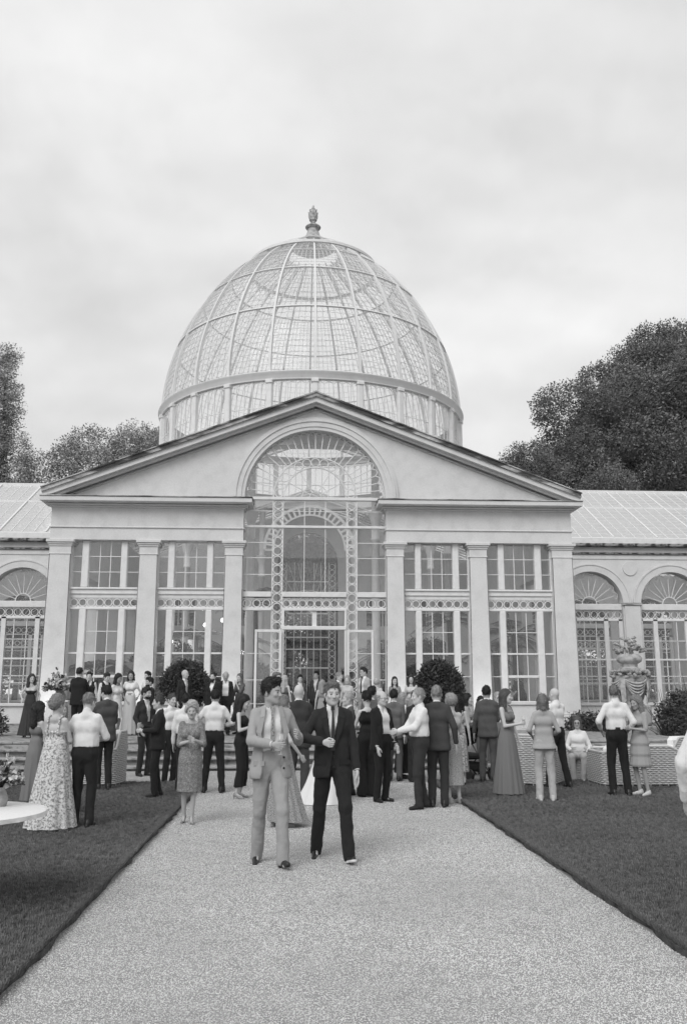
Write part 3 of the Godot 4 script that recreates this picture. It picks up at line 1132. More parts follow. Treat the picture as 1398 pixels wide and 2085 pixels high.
func pilaster_mesh(w: float) -> ArrayMesh:
	var mb := MB.new()
	var h := w * .5
	# tapering shaft
	var b0 := Vector3(h + .035, 1.02, 0)
	var b1 := Vector3(h, 5.77, 0)
	for s in [[1, 0], [-1, 0]]:
		var q: float = s[0]
		mb.quadn(Vector3(q * b0.x, b0.y, -.5), Vector3(q * b0.x, b0.y, .035), Vector3(q * b1.x, b1.y, 0), Vector3(q * b1.x, b1.y, -.5))
	var ch := .018
	mb.quad(Vector3(-b0.x + ch, b0.y, .035), Vector3(b0.x - ch, b0.y, .035), Vector3(b1.x - ch, b1.y, 0), Vector3(-b1.x + ch, b1.y, 0), Vector3(0, .01, 1).normalized())
	# plinth and base mouldings
	mb.bbox(-h - .16, h + .16, TERRACE - .02, .86, -.5, .17, .015)
	mb.bbox(-h - .09, h + .09, .86, .95, -.5, .1, .03)
	mb.bbox(-h - .055, h + .055, .95, 1.02, -.5, .062, .015)
	# necking and capital
	mb.bbox(-h - .018, h + .018, 5.75, 5.785, -.5, .022, .008)
	mb.box(-h, h, 5.77, 6.02, -.5, 0)
	mb.bbox(-h - .03, h + .03, 6.0, 6.05, -.5, .03, .01)
	mb.bbox(-h - .065, h + .065, 6.05, 6.115, -.5, .065, .022)
	mb.bbox(-h - .10, h + .10, 6.115, 6.205, -.5, .1, .01)
	return mb.mesh()

func front_walls(root: Node3D) -> void:
	var f := Node3D.new()
	f.name = "front_wall"
	root.add_child(f)
	for s in [-1, 1]:
		for p in PIL:
			put(f, "pilaster", pilaster_mesh(p[1] - p[0]), M.stucco, at(s * (p[0] + p[1]) * .5, 0, 0))
		# sill walls between the pilasters
		for q in [[2.75, 4.80], [5.35, 7.41]]:
			var w := MB.new()
			var a := minf(s * q[0], s * q[1])
			var b := maxf(s * q[0], s * q[1])
			w.box(a - .02, b + .02, TERRACE - .02, 1.25, -.5, -.14)
			put(f, "sill_wall", w.mesh(), M.stucco)
			var sl := MB.new()
			sl.bbox(a + .003, b - .003, 1.25, 1.37, -.45, -.08, .02)
			put(f, "sill", sl.mesh(), M.stucco)
		# entablature
		var e := MB.new()
		var x0 := minf(s * 2.21, s * 8.06)
		var x1 := maxf(s * 2.21, s * 8.06)
		e.box(x0, x1, 6.205, 6.57, -.62, .0)
		put(f, "architrave", e.mesh(), M.stucco)
		e = MB.new()
		e.bbox(x0 - .035, x1 + .035, 6.57, 6.615, -.62, .04, .012)
		put(f, "fascia", e.mesh(), M.stucco)
		e = MB.new()
		e.box(x0 + .0, x1 - .0, 6.615, 7.205, -.62, .004)
		put(f, "frieze", e.mesh(), M.stucco)
		# cornice: bed mould, corona, cap
		e = MB.new()
		e.bbox(x0 - .06, x1 + .06, 7.205, 7.26, -.62, .06, .015)
		e.bbox(x0 - .13, x1 + .13, 7.26, 7.33, -.62, .14, .03)
		put(f, "bed_mould", e.mesh(), M.stucco)
		e = MB.new()
		e.bbox(x0 - .27, x1 + .27, 7.33, 7.47, -.62, .42, .012)
		put(f, "corona", e.mesh(), M.stucco)
		e = MB.new()
		e.bbox(x0 - .29, x1 + .29, 7.47, 7.505, -.62, .45, .01)
		put(f, "cornice_cap", e.mesh(), M.weather)
	# tympanum with the arch cut out of it
	var ct := Vector2(0, 7.6)
	var tip := 8.33
	var slope := (10.93 - 7.74) / tip
	for s in [-1, 1]:
		var poly := PackedVector2Array()
		for q in arc(ct, 2.2, 0, PI * .5, 26): poly.append(Vector2(q.x * s, q.y))
		poly.append(Vector2(0, 10.6))
		poly.append(Vector2(s * 7.9, 7.505))
		poly.append(Vector2(s * 2.2, 7.505))
		var mb := MB.new()
		mb.prism(poly, -.55, -.06)
		put(f, "tympanum", mb.mesh(), M.stucco)
		# raking cornice in three mouldings
		var rk := [[-.02, -.14, .40, "raking_corona"], [-.14, -.30, .33, "raking_corona"], [-.30, -.38, .16, "raking_mould"], [-.38, -.46, .05, "raking_mould"]]
		for r in rk:
			var m2 := MB.new()
			var top := func(x: float) -> float: return 10.93 - slope * x
			var xe: float = tip - .02 if r[2] > .2 else 7.95
			m2.prism(PackedVector2Array([Vector2(0, top.call(0.0) + r[0]), Vector2(s * xe, top.call(xe) + r[0]), Vector2(s * xe, maxf(top.call(xe) + r[1], 7.506)), Vector2(s * (xe - .3), maxf(top.call(xe - .3) + r[1], 7.506)), Vector2(0, top.call(0.0) + r[1])]), -.55, r[2])
			put(f, r[3], m2.mesh(), M.weather if r[0] > -.1 else M.stucco)
		var cap := MB.new()
		cap.prism(PackedVector2Array([Vector2(0, 10.95), Vector2(s * tip, 7.76), Vector2(s * tip, 7.73), Vector2(0, 10.905)]), -.7, .45)
		put(f, "raking_cap", cap.mesh(), M.weather)
	# archivolt
	for r in [[2.19, 2.30, .0], [2.30, 2.46, .03], [2.46, 2.52, .065], [2.52, 2.60, .02]]:
		var mb := MB.new()
		mb.annulus(ct, r[0], r[1], 0.0, PI, -.3, r[2], 56)
		put(f, "archivolt", mb.mesh(), M.stucco)

func front_glazing(root: Node3D) -> void:
	var f := Node3D.new()
	f.name = "front_glazing"
	root.add_child(f)
	for s in [-1, 1]:
		for bay in [[2.75, 3.12, 3.31, 4.295, 4.495, 4.80], [5.35, 5.73, 5.925, 6.89, 7.10, 7.41]]:
			var B := []
			for x in bay: B.append(s * x)
			if s < 0: B.reverse()
			# mullions
			for k in [1, 3]:
				for yy in [[1.37, 4.09], [4.76, 6.205]]:
					var m := MB.new()
					m.bbox(B[k], B[k + 1], yy[0], yy[1], GZ - .12, GZ + .1, .02)
					put(f, "mullion", m.mesh(), M.frame)
			# ledge between the storeys and the rails of the ring band
			var l := MB.new()
			l.bbox(B[0], B[5], 4.56, 4.70, GZ - .14, GZ + .09, .012)
			l.bbox(B[0], B[5], 4.70, 4.76, GZ - .14, GZ + .14, .012)
			put(f, "ledge", l.mesh(), M.frame)
			var l2 := MB.new()
			l2.bbox(B[0], B[5], 4.09, 4.155, GZ - .12, GZ + .08, .01)
			l2.box(B[0], B[5], 4.46, 4.559, GZ - .1, GZ + .04)
			put(f, "rail", l2.mesh(), M.frame)
			ring_band(f, B[0], B[5], 4.155, 4.46, GZ)
			var fr := MB.new()
			bars_and_panes(f, fr, B[0] + .03, B[1], [4.76, 5.24, 5.72, 6.2], 1, GZ)
			bars_and_panes(f, fr, B[2], B[3], [4.76, 5.24, 5.72, 6.2], 3, GZ)
			bars_and_panes(f, fr, B[4], B[5] - .03, [4.76, 5.24, 5.72, 6.2], 1, GZ)
			bars_and_panes(f, fr, B[0] + .03, B[1], [1.37, 2.1, 2.79, 4.09], 1, GZ)
			bars_and_panes(f, fr, B[2], B[3], [1.37, 2.1, 2.79, 3.44, 4.09], 3, GZ)
			bars_and_panes(f, fr, B[4], B[5] - .03, [1.37, 2.1, 2.79, 4.09], 1, GZ)
			var gb := put(f, "glazing_bars", fr.mesh(), M.thin)
			gb.set_meta("kind", "stuff")
			var tb := MB.new()
			for q in [[0, 1], [2, 3], [4, 5]]: tb.box(B[q[0]], B[q[1]], 2.765, 2.815, GZ + .02, GZ + .05)
			tb.bbox(B[2] + .002, B[3] - .002, 2.06, 2.14, GZ - .03, GZ + .04, .01)
			var tbo := put(f, "transom_bar", tb.mesh(), M.frame)
			tbo.set_meta("kind", "stuff")
			# window casing beside the pilasters
			for q in [[B[0], B[0] + .03], [B[5] - .03, B[5]]]:
				var cs := MB.new()
				cs.box(q[0], q[1], 1.37, 6.2, GZ - .06, GZ + .06)
				put(f, "casing", cs.mesh(), M.frame)
	# the tall middle light: ring columns, bars, doors and the fan
	var rc0 := .98
	var rc1 := 1.325
	for s in [-1, 1]:
		var a := minf(s * rc0, s * rc1)
		var b := maxf(s * rc0, s * rc1)
		ring_band(f, a, b, TERRACE, 7.55, GZ, false)
		var o0 := minf(s * rc1, s * 2.21)
		var o1 := maxf(s * rc1, s * 2.21)
		var l := MB.new()
		l.bbox(o0, o1, 4.50, 4.66, GZ - .1, GZ + .1, .012)
		l.box(o0, o1, 4.09, 4.155, GZ - .1, GZ + .08)
		put(f, "ledge", l.mesh(), M.frame)
		ring_band(f, o0, o1, 4.155, 4.46, GZ)
		var fr := MB.new()
		bars_and_panes(f, fr, o0, o1, [4.66, 5.2, 5.72, 6.2, 6.66], 1, GZ)
		bars_and_panes(f, fr, o0, o1, [6.74, 7.2, 7.55], 1, GZ)
		bars_and_panes(f, fr, o0, o1, [TERRACE, 1.3, 2.0, 2.79, 4.09], 1, GZ)
		var gb := put(f, "glazing_bars", fr.mesh(), M.thin)
		gb.set_meta("kind", "stuff")
	var tr := MB.new()
	tr.bbox(-2.21, 2.21, 6.66, 6.74, GZ - .04, GZ + .06, .01)
	put(f, "transom", tr.mesh(), M.frame)
	tr = MB.new()
	tr.bbox(-2.0, 2.0, 7.55, 7.65, GZ - .05, GZ + .07, .012)
	put(f, "transom", tr.mesh(), M.frame)
	tr = MB.new()
	tr.bbox(-rc0, rc0, 4.50, 4.66, GZ - .1, GZ + .1, .012)
	tr.box(-rc0, rc0, 4.09, 4.155, GZ - .1, GZ + .08)
	put(f, "ledge", tr.mesh(), M.frame)
	ring_band(f, -rc0, rc0, 4.155, 4.46, GZ)
	var fr2 := MB.new()
	bars_and_panes(f, fr2, -rc0, rc0, [4.66, 6.66], 3, GZ)
	bars_and_panes(f, fr2, -rc0, rc0, [6.74, 7.2, 7.55], 3, GZ)
	bars_and_panes(f, fr2, -rc0 + .06, rc0 - .06, [3.62, 4.09], 2, GZ, .14)
	var gbo := put(f, "glazing_bars", fr2.mesh(), M.frame)
	gbo.set_meta("kind", "stuff")
	# door case and the two leaves folded back against the front
	tr = MB.new()
	tr.bbox(-rc0, rc0, 3.50, 3.62, GZ - .1, GZ + .1, .012)
	tr.box(-rc0, -rc0 + .06, TERRACE, 4.09, GZ - .08, GZ + .08)
	tr.box(rc0 - .06, rc0, TERRACE, 4.09, GZ - .08, GZ + .08)
	put(f, "door_case", tr.mesh(), M.frame)
	for s in [-1, 1]:
		var a := minf(s * .99, s * 1.80)
		var b := maxf(s * .99, s * 1.80)
		var z := GZ + .16
		var st := MB.new()
		for q in [[a, a + .07], [b - .07, b]]: st.bbox(q[0], q[1], TERRACE + .02, 3.5, z - .025, z + .025, .008)
		st.bbox(a + .07, b - .07, 3.42, 3.5, z - .024, z + .024, .008)
		st.bbox(a + .07, b - .07, TERRACE + .02, TERRACE + .3, z - .024, z + .024, .008)
		var d := put(f, "door_leaf", st.mesh(), M.frame)
		pane(d, a + .07, b - .07, TERRACE + .3, 3.42, z)
		var hn2 := MB.new()
		hn2.tube([Vector3(a + .04 if s > 0 else b - .04, 1.5, z + .03), Vector3(a + .04 if s > 0 else b - .04, 1.5, z + .07)], [.02, .028], 8)
		put(d, "handle", hn2.mesh(), M.metal)
	# fan light
	var ct := Vector2(0, 7.65)
	var fan := MB.new()
	fan.annulus(ct, 1.29, 1.325, 0, PI, GZ - .03, GZ + .03, 40)
	fan.annulus(ct, .955, .985, 0, PI, GZ - .03, GZ + .03, 40)
	fan.annulus(ct, .40, .418, 0, PI, GZ - .02, GZ + .02, 24)
	fan.annulus(ct, .17, .188, 0, PI, GZ - .02, GZ + .02, 16)
	var fo := put(f, "fan_light", fan.mesh(), M.frame)
	var rm := ring_mesh(.145, .121, .04, 20)
	for i in 13:
		var a := PI * (i + .5) / 13.0
		put(fo, "ring", rm, M.frame, Transform3D(Basis(), Vector3(cos(a) * 1.137, 7.65 + sin(a) * 1.137, GZ)))
	var spokes := MB.new()
	for i in range(1, 6):
		var a := PI * i / 6.0
		var d := Vector3(cos(a), sin(a), 0)
		spokes.bar(Vector3(0, 7.65, GZ) + d * .18, Vector3(0, 7.65, GZ) + d * .96, .024, .03)
	var n := 26
	for i in n:
		var a0 := PI * i / n
		var a1 := PI * (i + 1) / n
		var am := (a0 + a1) * .5
		var d := Vector3(cos(a0), sin(a0), 0)
		if i > 0: spokes.bar(Vector3(0, 7.65, GZ) + d * 1.32, Vector3(0, 7.65, GZ) + d * 2.03, .026, .03)
		# the rounded head of each light
		var r := 2.03 * sin((a1 - a0) * .5)
		var c2 := Vector2(cos(am), sin(am)) * 2.03 + ct
		spokes.annulus(c2, r - .032, r + .004, am - PI * .5, am + PI * .5, GZ - .02, GZ + .02, 8)
		var lp := PackedVector2Array()
		for q in arc(ct, 1.325, a0, a1, 2): lp.append(q)
		for q in arc(c2, r, am + PI * .5, am - PI * .5, 6):
			lp.append(q)
		# wound the other way round, the head runs back from a1 to a0
		var g := MB.new()
		g.prism(lp, GZ - .002, GZ + .002)
		put(fo, "pane", g.mesh(), M.glass)
	var sp := put(fo, "spokes", spokes.mesh(), M.frame)
	sp.set_meta("kind", "stuff")
	for i in 6:
		var a0 := PI * i / 6.0
		var a1 := PI * (i + 1) / 6.0
		var lp := arc(ct, 1.3, a0, a1, 8)
		lp.append(ct)
		var g := MB.new()
		g.prism(lp, GZ - .003, GZ + .001)
		put(fo, "pane", g.mesh(), M.glass)
	# the solid rim between the lobes and the masonry
	var rim := MB.new()
	rim.annulus(ct, 2.15, 2.22, 0, PI, GZ - .05, GZ + .05, 48)
	put(fo, "rim", rim.mesh(), M.frame)

func inside(root: Node3D) -> void:
	var f := Node3D.new()
	f.name = "interior"
	root.add_child(f)
	var fl := MB.new()
	fl.box(-8, 8, TERRACE - .1, TERRACE + .012, -14.6, -.5)
	put(f, "floor", fl.mesh(), M.floor_stone)
	# back wall with its arched doorway and windows
	var zb := -14.3
	var wall := func(x0: float, x1: float, y0: float, y1: float) -> void:
		var m := MB.new()
		m.box(x0, x1, y0, y1, zb - .35, zb)
		put(f, "back_wall", m.mesh(), M.inner)
	for s in [-1, 1]:
		var xs := [1.42, 2.35, 2.75, 3.9, 4.55, 5.2, 6.35, 7.0, 7.9]
		for k in [[1.42, 2.75], [3.9, 5.2], [6.35, 7.9]]:
			wall.call(minf(s * k[0], s * k[1]), maxf(s * k[0], s * k[1]), TERRACE, 7.6)
		for k in [[2.75, 3.9], [5.2, 6.35]]:
			var a := minf(s * k[0], s * k[1])
			var b := maxf(s * k[0], s * k[1])
			wall.call(a, b, TERRACE, 1.2)
			wall.call(a, b, 4.0, 4.6)
			wall.call(a, b, 5.9, 7.6)
			for yy in [[1.2, 4.0, 4], [4.6, 5.9, 2]]:
				var fr := MB.new()
				var g := MB.new()
				for c in range(0, 4): fr.box(lerpf(a, b, c / 3.0) - .02, lerpf(a, b, c / 3.0) + .02, yy[0], yy[1], zb - .2, zb - .14)
				for r in range(0, yy[2] + 1): fr.box(a, b, lerpf(yy[0], yy[1], float(r) / yy[2]) - .018, lerpf(yy[0], yy[1], float(r) / yy[2]) + .018, zb - .2, zb - .15)
				var w := put(f, "back_window", fr.mesh(), M.frame)
				g.box(a, b, yy[0], yy[1], zb - .18, zb - .175)
				put(w, "pane", g.mesh(), M.glass)
	var sp := Vector2(0, 7.6)
	for s in [-1, 1]:
		var poly := PackedVector2Array()
		for q in arc(sp, 1.42, 0, PI * .5, 16): poly.append(Vector2(q.x * s, q.y))
		poly.append(Vector2(0, 10.3))
		poly.append(Vector2(s * 7.9, 7.6))
		var m := MB.new()
		m.prism(poly, zb - .35, zb)
		put(f, "back_gable", m.mesh(), M.inner)
	# the doorway's own screen of rings, as at the front
	var scr := Node3D.new()
	scr.name = "back_screen"
	f.add_child(scr)
	var sc := MB.new()
	for s in [-1.0, 1.0]:
		var a := minf(s * .98, s * 1.32)
		var b := maxf(s * .98, s * 1.32)
		sc.box(a, a + .03, TERRACE, 7.6, zb - .2, zb - .15); sc.box(b - .03, b, TERRACE, 7.6, zb - .2, zb - .15)
		for i in 26: sc.annulus(Vector2((a + b) * .5, TERRACE + .13 + i * .27), .11, .133, 0, TAU, zb - .19, zb - .16, 12)
	for y in [2.7, 3.55, 4.1, 4.5, 5.2, 5.8, 6.7]: sc.box(-.98, .98, y - .03, y + .03, zb - .2, zb - .15)
	for x in [-.62, -.3, 0.0, .3, .62]: sc.box(x - .016, x + .016, TERRACE, 7.6, zb - .19, zb - .16)
	for i in 13: sc.annulus(Vector2(cos(PI * (i + .5) / 13.0), sin(PI * (i + .5) / 13.0)) * 1.14 + Vector2(0, 5.0), .10, .125, 0, TAU, zb - .19, zb - .16, 12)
	sc.annulus(Vector2(0, 5.0), .97, 1.0, 0, PI, zb - .2, zb - .15, 24)
	sc.annulus(Vector2(0, 5.0), 1.28, 1.31, 0, PI, zb - .2, zb - .15, 24)
	for i in range(1, 18):
		var d := Vector3(cos(PI * i / 18.0), sin(PI * i / 18.0), 0)
		sc.bar(Vector3(0, 5.0, zb - .175) + d * 1.3, Vector3(0, 5.0, zb - .175) + d * 2.6, .02, .03)
	var so := put(scr, "screen_bars", sc.mesh(), M.frame)
	so.set_meta("kind", "stuff")
	var sg := MB.new()
	sg.box(-1.42, 1.42, TERRACE, 9.0, zb - .18, zb - .176)
	put(scr, "pane", sg.mesh(), M.glass)
	# pierced arch before the back wall, on two slim columns
	var pa := MB.new()
	var za := -10.6
	pa.annulus(sp, 1.5, 1.58, 0, PI, za - .12, za, 40)
	pa.annulus(sp, 1.86, 1.98, 0, PI, za - .12, za, 40)
	for i in 25:
		var d := Vector3(cos(PI * i / 24.0), sin(PI * i / 24.0), 0)
		pa.bar(Vector3(0, sp.y, za - .06) + d * 1.55, Vector3(0, sp.y, za - .06) + d * 1.9, .09, .1)
	put(f, "pierced_arch", pa.mesh(), M.frame)
	# crossing: columns under the drum with bracket capitals
	for i in 8:
		var a := TAU * (i + .5) / 8.0
		var c := Vector3(cos(a) * 5.45, 0, DOME - FRONT + sin(a) * 5.45)
		var m := MB.new()
		m.lathe([Vector2(.2, TERRACE), Vector2(.2, TERRACE + .3), Vector2(.15, TERRACE + .34), Vector2(.13, 6.6), Vector2(.16, 6.62), Vector2(.16, 6.7), Vector2(.14, 6.72), Vector2(.14, 7.2), Vector2(.24, 7.5), Vector2(.26, 7.6), Vector2(.13, 7.62), Vector2(.13, 9.6), Vector2(.3, 9.9)], 14, c)
		put(f, "column", m.mesh(), M.frame)
	var rb := MB.new()
	rb.lathe([Vector2(5.2, 9.75), Vector2(5.75, 9.75), Vector2(5.75, 10.2), Vector2(5.2, 10.2), Vector2(5.2, 9.75)], 48, Vector3(0, 0, DOME - FRONT), false)
	put(f, "ring_beam", rb.mesh(), M.frame)
	# side walls: piers with openings into the wings
	for s in [-1, 1]:
		for q in [[-.5, -2.6], [-4.4, -6.2], [-8.2, -10.2], [-12.0, -14.6]]:
			var m := MB.new()
			m.box(minf(s * 7.5, s * 7.9), maxf(s * 7.5, s * 7.9), TERRACE, 5.4, q[1], q[0])
			put(f, "side_pier", m.mesh(), M.inner)
		var m2 := MB.new()
		m2.box(minf(s * 7.5, s * 7.9), maxf(s * 7.5, s * 7.9), 5.4, 7.6, -14.6, -.5)
		put(f, "side_wall", m2.mesh(), M.inner)
	# glazed roof slopes between the gables and the drum
	for s in [-1, 1]:
		for q in [[-.62, -3.4], [-11.2, -14.5]]:
			var g := MB.new()
			g.prism(PackedVector2Array([Vector2(0, 10.45), Vector2(s * 8.0, 7.55), Vector2(s * 8.0, 7.53), Vector2(0, 10.43)]), q[1], q[0])
			put(f, "roof_glass", g.mesh(), M.old_glass)
			var rf := MB.new()
			for k in 7:
				var z := lerpf(q[0], q[1], k / 6.0)
				rf.bar(Vector3(0, 10.42, z), Vector3(s * 8.0, 7.52, z), .05, .07)
			var ro := put(f, "rafters", rf.mesh(), M.frame)
			ro.set_meta("kind", "stuff")
		# flat lead over the sides of the crossing
		var fl2 := MB.new()
		fl2.box(minf(s * 5.9, s * 8.0), maxf(s * 5.9, s * 8.0), 7.55, 7.62, -11.2, -3.4)
		put(f, "side_roof", fl2.mesh(), M.old_glass)
	var dr := MB.new()
	dr.lathe([Vector2(5.72, 7.6), Vector2(5.72, 9.75)], 48, Vector3(0, 0, DOME - FRONT))
	put(f, "crossing_glass", dr.mesh(), M.old_glass)

func dome_point(u: float, az: float, grow := 0.0) -> Vector3:
	var p := 2.0 / 1.8
	var r := 5.9 * pow(maxf(cos(u), 0.0), p) + grow * cos(u)
	var h := 12.3 + 7.4 * pow(sin(u), p) + grow * sin(u)
	return Vector3(sin(az) * r, h, cos(az) * r)

func dome(root: Node3D) -> void:
	var d := Node3D.new()
	d.name = "dome"
	d.position = Vector3(0, 0, DOME - FRONT)
	root.add_child(d)
	var n := 24
	# drum
	var b := MB.new()
	b.lathe([Vector2(5.7, 10.15), Vector2(6.12, 10.15), Vector2(6.12, 10.3), Vector2(6.04, 10.36), Vector2(6.0, 10.48), Vector2(5.7, 10.48)], 96)
	put(d, "drum_base", b.mesh(), M.frame)
	var col := MB.new()
	col.bbox(-.105, .105, 10.48, 12.0, -.09, .09, .03)
	col.bbox(-.13, .13, 10.48, 10.6, -.12, .12, .015)
	col.bbox(-.125, .125, 11.86, 12.0, -.11, .13, .02)
	var cm := col.mesh()
	for i in n:
		var a := TAU * i / n
		put(d, "drum_post", cm, M.frame, Transform3D(Basis(Vector3.UP, a), Vector3(sin(a) * 5.92, 0, cos(a) * 5.92)))
	var cr := MB.new()
	cr.lathe([Vector2(5.75, 12.0), Vector2(5.96, 12.0), Vector2(5.97, 12.07), Vector2(6.0, 12.1), Vector2(6.01, 12.17), Vector2(6.06, 12.21), Vector2(6.07, 12.26), Vector2(5.98, 12.31), Vector2(5.9, 12.34), Vector2(5.75, 12.34)], 120)
	put(d, "drum_cornice", cr.mesh(), M.frame)
	var bars := MB.new()
	var rest := MB.new()
	for i in n:
		for k in 5:
			var a0 := TAU * (i + k / 5.0) / n
			var a1 := TAU * (i + (k + 1) / 5.0) / n
			var am := (a0 + a1) * .5
			var p0 := Vector3(sin(a0) * 5.88, 0, cos(a0) * 5.88)
			var p1 := Vector3(sin(a1) * 5.88, 0, cos(a1) * 5.88)
			var out := Vector3(sin(am), 0, cos(am))
			if k > 0: bars.bar(p0 + Vector3(0, 10.48, 0), p0 + Vector3(0, 11.98, 0), .024, .03, Vector3(sin(a0), 0, cos(a0)))
			bars.bar(p0 + Vector3(0, 11.05, 0), p1 + Vector3(0, 11.05, 0), .02, .02, out)
			# round head
			var w := p0.distance_to(p1)
			var tx := (p1 - p0).normalized()
			var c := (p0 + p1) * .5 + Vector3(0, 11.86 - w * .5 + .08, 0)
			for q in 6:
				var t0 := PI * q / 6.0
				var t1 := PI * (q + 1) / 6.0
				bars.bar(c + tx * cos(t0) * w * .5 + Vector3(0, sin(t0) * w * .5, 0), c + tx * cos(t1) * w * .5 + Vector3(0, sin(t1) * w * .5, 0), .02, .025, out)
			var facing := absf(wrapf(am, -PI, PI)) < 1.1
			var g := MB.new() if facing else rest
			g.quad(p0 + Vector3(0, 10.48, 0), p1 + Vector3(0, 10.48, 0), p1 + Vector3(0, 11.98, 0), p0 + Vector3(0, 11.98, 0), out)
			if facing: put(d, "pane", g.mesh(), M.old_glass)
	# ribs and rings
	var us := 26
	var top := deg_to_rad(78.0)
	var rib := MB.new()
	for j in us:
		var u0 := top * j / us
		var u1 := top * (j + 1) / us
		var nm := (dome_point((u0 + u1) * .5 + .001, 0, .1) - dome_point((u0 + u1) * .5 + .001, 0))
		rib.bar(dome_point(u0, 0, .02), dome_point(u1, 0, .02), lerpf(.085, .05, u0 / top), .12, nm.normalized())
	var ribm := rib.mesh()
	for i in n:
		put(d, "rib", ribm, M.thin, Transform3D(Basis(Vector3.UP, TAU * i / n), Vector3.ZERO))
	var tiers := [deg_to_rad(22.7), deg_to_rad(40.0), deg_to_rad(53.5)]
	for t in tiers:
		var m := MB.new()
		for i in 120:
			m.bar(dome_point(t, TAU * i / 120.0, .03), dome_point(t, TAU * (i + 1) / 120.0, .03), .05, .06, dome_point(t, TAU * (i + .5) / 120.0, .1) - dome_point(t, TAU * (i + .5) / 120.0))
		put(d, "tier_ring", m.mesh(), M.thin)
	# glazing bars and the lapped panes between them
	var lats := []
	for seg in [[0.02, tiers[0], 11], [tiers[0], tiers[1], 9], [tiers[1], tiers[2], 7], [tiers[2], top, 6]]:
		for k in seg[2]: lats.append(lerpf(seg[0], seg[1], float(k) / seg[2]))
	lats.append(top)
	var count := 0
	for i in n:
		for k in 6:
			var a0 := TAU * (i + k / 6.0) / n
			var a1 := TAU * (i + (k + 1) / 6.0) / n
			var am := (a0 + a1) * .5
			var front := absf(wrapf(am, -PI, PI)) < deg_to_rad(52)
			for j in lats.size() - 1:
				if k > 0 and not (j > 26 and k % 2 == 1):
					bars.bar(dome_point(lats[j], a0), dome_point(lats[j + 1], a0), .013, .03, dome_point(lats[j] + .01, a0, .1) - dome_point(lats[j] + .01, a0))
				# the scalloped lower edge of each pane laps over the one below
				var u0: float = lats[j]
				var u1: float = lats[j + 1]
				var q0 := dome_point(u0, a0, .012)
				var q1 := dome_point(u0, a1, .012)
				var qm := dome_point(u0 - (u1 - u0) * .1, am, .012)
				var q2 := dome_point(u1, a1)
				var q3 := dome_point(u1, a0)
				var nm := (q1 - q0).cross(q3 - q0).normalized()
				if nm.dot(q0) < 0: nm = -nm
				var single := front and count < 150 and j < 11
				var g := MB.new() if single else rest
				g.tri(q0, qm, q1, nm)
				g.quad(q0, q1, q2, q3, nm)
				if single:
					put(d, "pane", g.mesh(), M.old_glass)
					count += 1
				if j > 0:
					bars.bar(q0, qm, .011, .01, nm); bars.bar(qm, q1, .011, .01, nm)
	var bo := put(d, "glazing_bars", bars.mesh(), M.thin)
	bo.set_meta("kind", "stuff")
	var go := put(d, "glazing", rest.mesh(), M.old_glass)
	go.set_meta("kind", "stuff")
	# raised ventilator cap and finial
	var cap := MB.new()
	cap.lathe([Vector2(2.62, 18.86), Vector2(2.66, 18.9), Vector2(1.9, 19.42), Vector2(1.1, 19.74), Vector2(.55, 19.9), Vector2(.0, 19.95)], 48)
	put(d, "ventilator_cap", cap.mesh(), M.old_glass)
	var cr2 := MB.new()
	cr2.lathe([Vector2(2.58, 18.8), Vector2(2.68, 18.8), Vector2(2.68, 18.9), Vector2(2.58, 18.9)], 60, Vector3.ZERO, false)
	for i in 24:
		var a := TAU * i / 24
		var dd := Vector3(sin(a), 0, cos(a))
		cr2.bar(dd * 2.6 + Vector3(0, 18.5, 0), dd * 2.63 + Vector3(0, 18.85, 0), .04, .04)
		cr2.bar(dd * 2.64 + Vector3(0, 18.9, 0), dd * 1.1 + Vector3(0, 19.76, 0), .05, .05)
	var c2 := put(d, "ventilator_frame", cr2.mesh(), M.frame)
	c2.set_meta("kind", "stuff")
	var fin := MB.new()
	var ft := 19.95
	var prof := []
	for q in [[.95, 0], [.8, .12], [.6, .26], [.42, .38], [.3, .52], [.24, .72], [.22, .84], [.3, .87], [.33, .92], [.3, .97], [.15, 1.0], [.1, 1.08], [.12, 1.12], [.09, 1.17], [.14, 1.24], [.19, 1.36], [.2, 1.45], [.18, 1.58], [.14, 1.7], [.08, 1.8], [.04, 1.86], [.05, 1.9], [.02, 1.96], [0, 1.97]]:
		prof.append(Vector2(q[0], ft + q[1]))
	fin.lathe(prof, 24)
	var fo := put(d, "finial", fin.mesh(), M.carved)
	# overlapping leaves of the pineapple
	var lf := MB.new()
	for r in 4:
		for k in 9:
			var a := TAU * (k + (r % 2) * .5) / 9.0
			var y := ft + 1.24 + r * .12
			var rr: float = [.15, .19, .185, .15][r]
			var dd := Vector3(sin(a), 0, cos(a))
			var tt := Vector3(cos(a), 0, -sin(a))
			lf.tri(dd * rr + Vector3(0, y, 0) - tt * .05, dd * rr + Vector3(0, y, 0) + tt * .05, dd * (rr + .035) + Vector3(0, y + .13, 0), (dd + Vector3(0, .2, 0)).normalized())
			lf.tri(dd * (rr + .035) + Vector3(0, y + .13, 0), dd * (rr - .02) + Vector3(0, y + .08, 0) + tt * .05, dd * (rr - .02) + Vector3(0, y + .08, 0) - tt * .05, Vector3(0, 1, 0))
	var lo := put(fo, "finial_scales", lf.mesh(), M.carved)
	lo.set_meta("kind", "stuff")

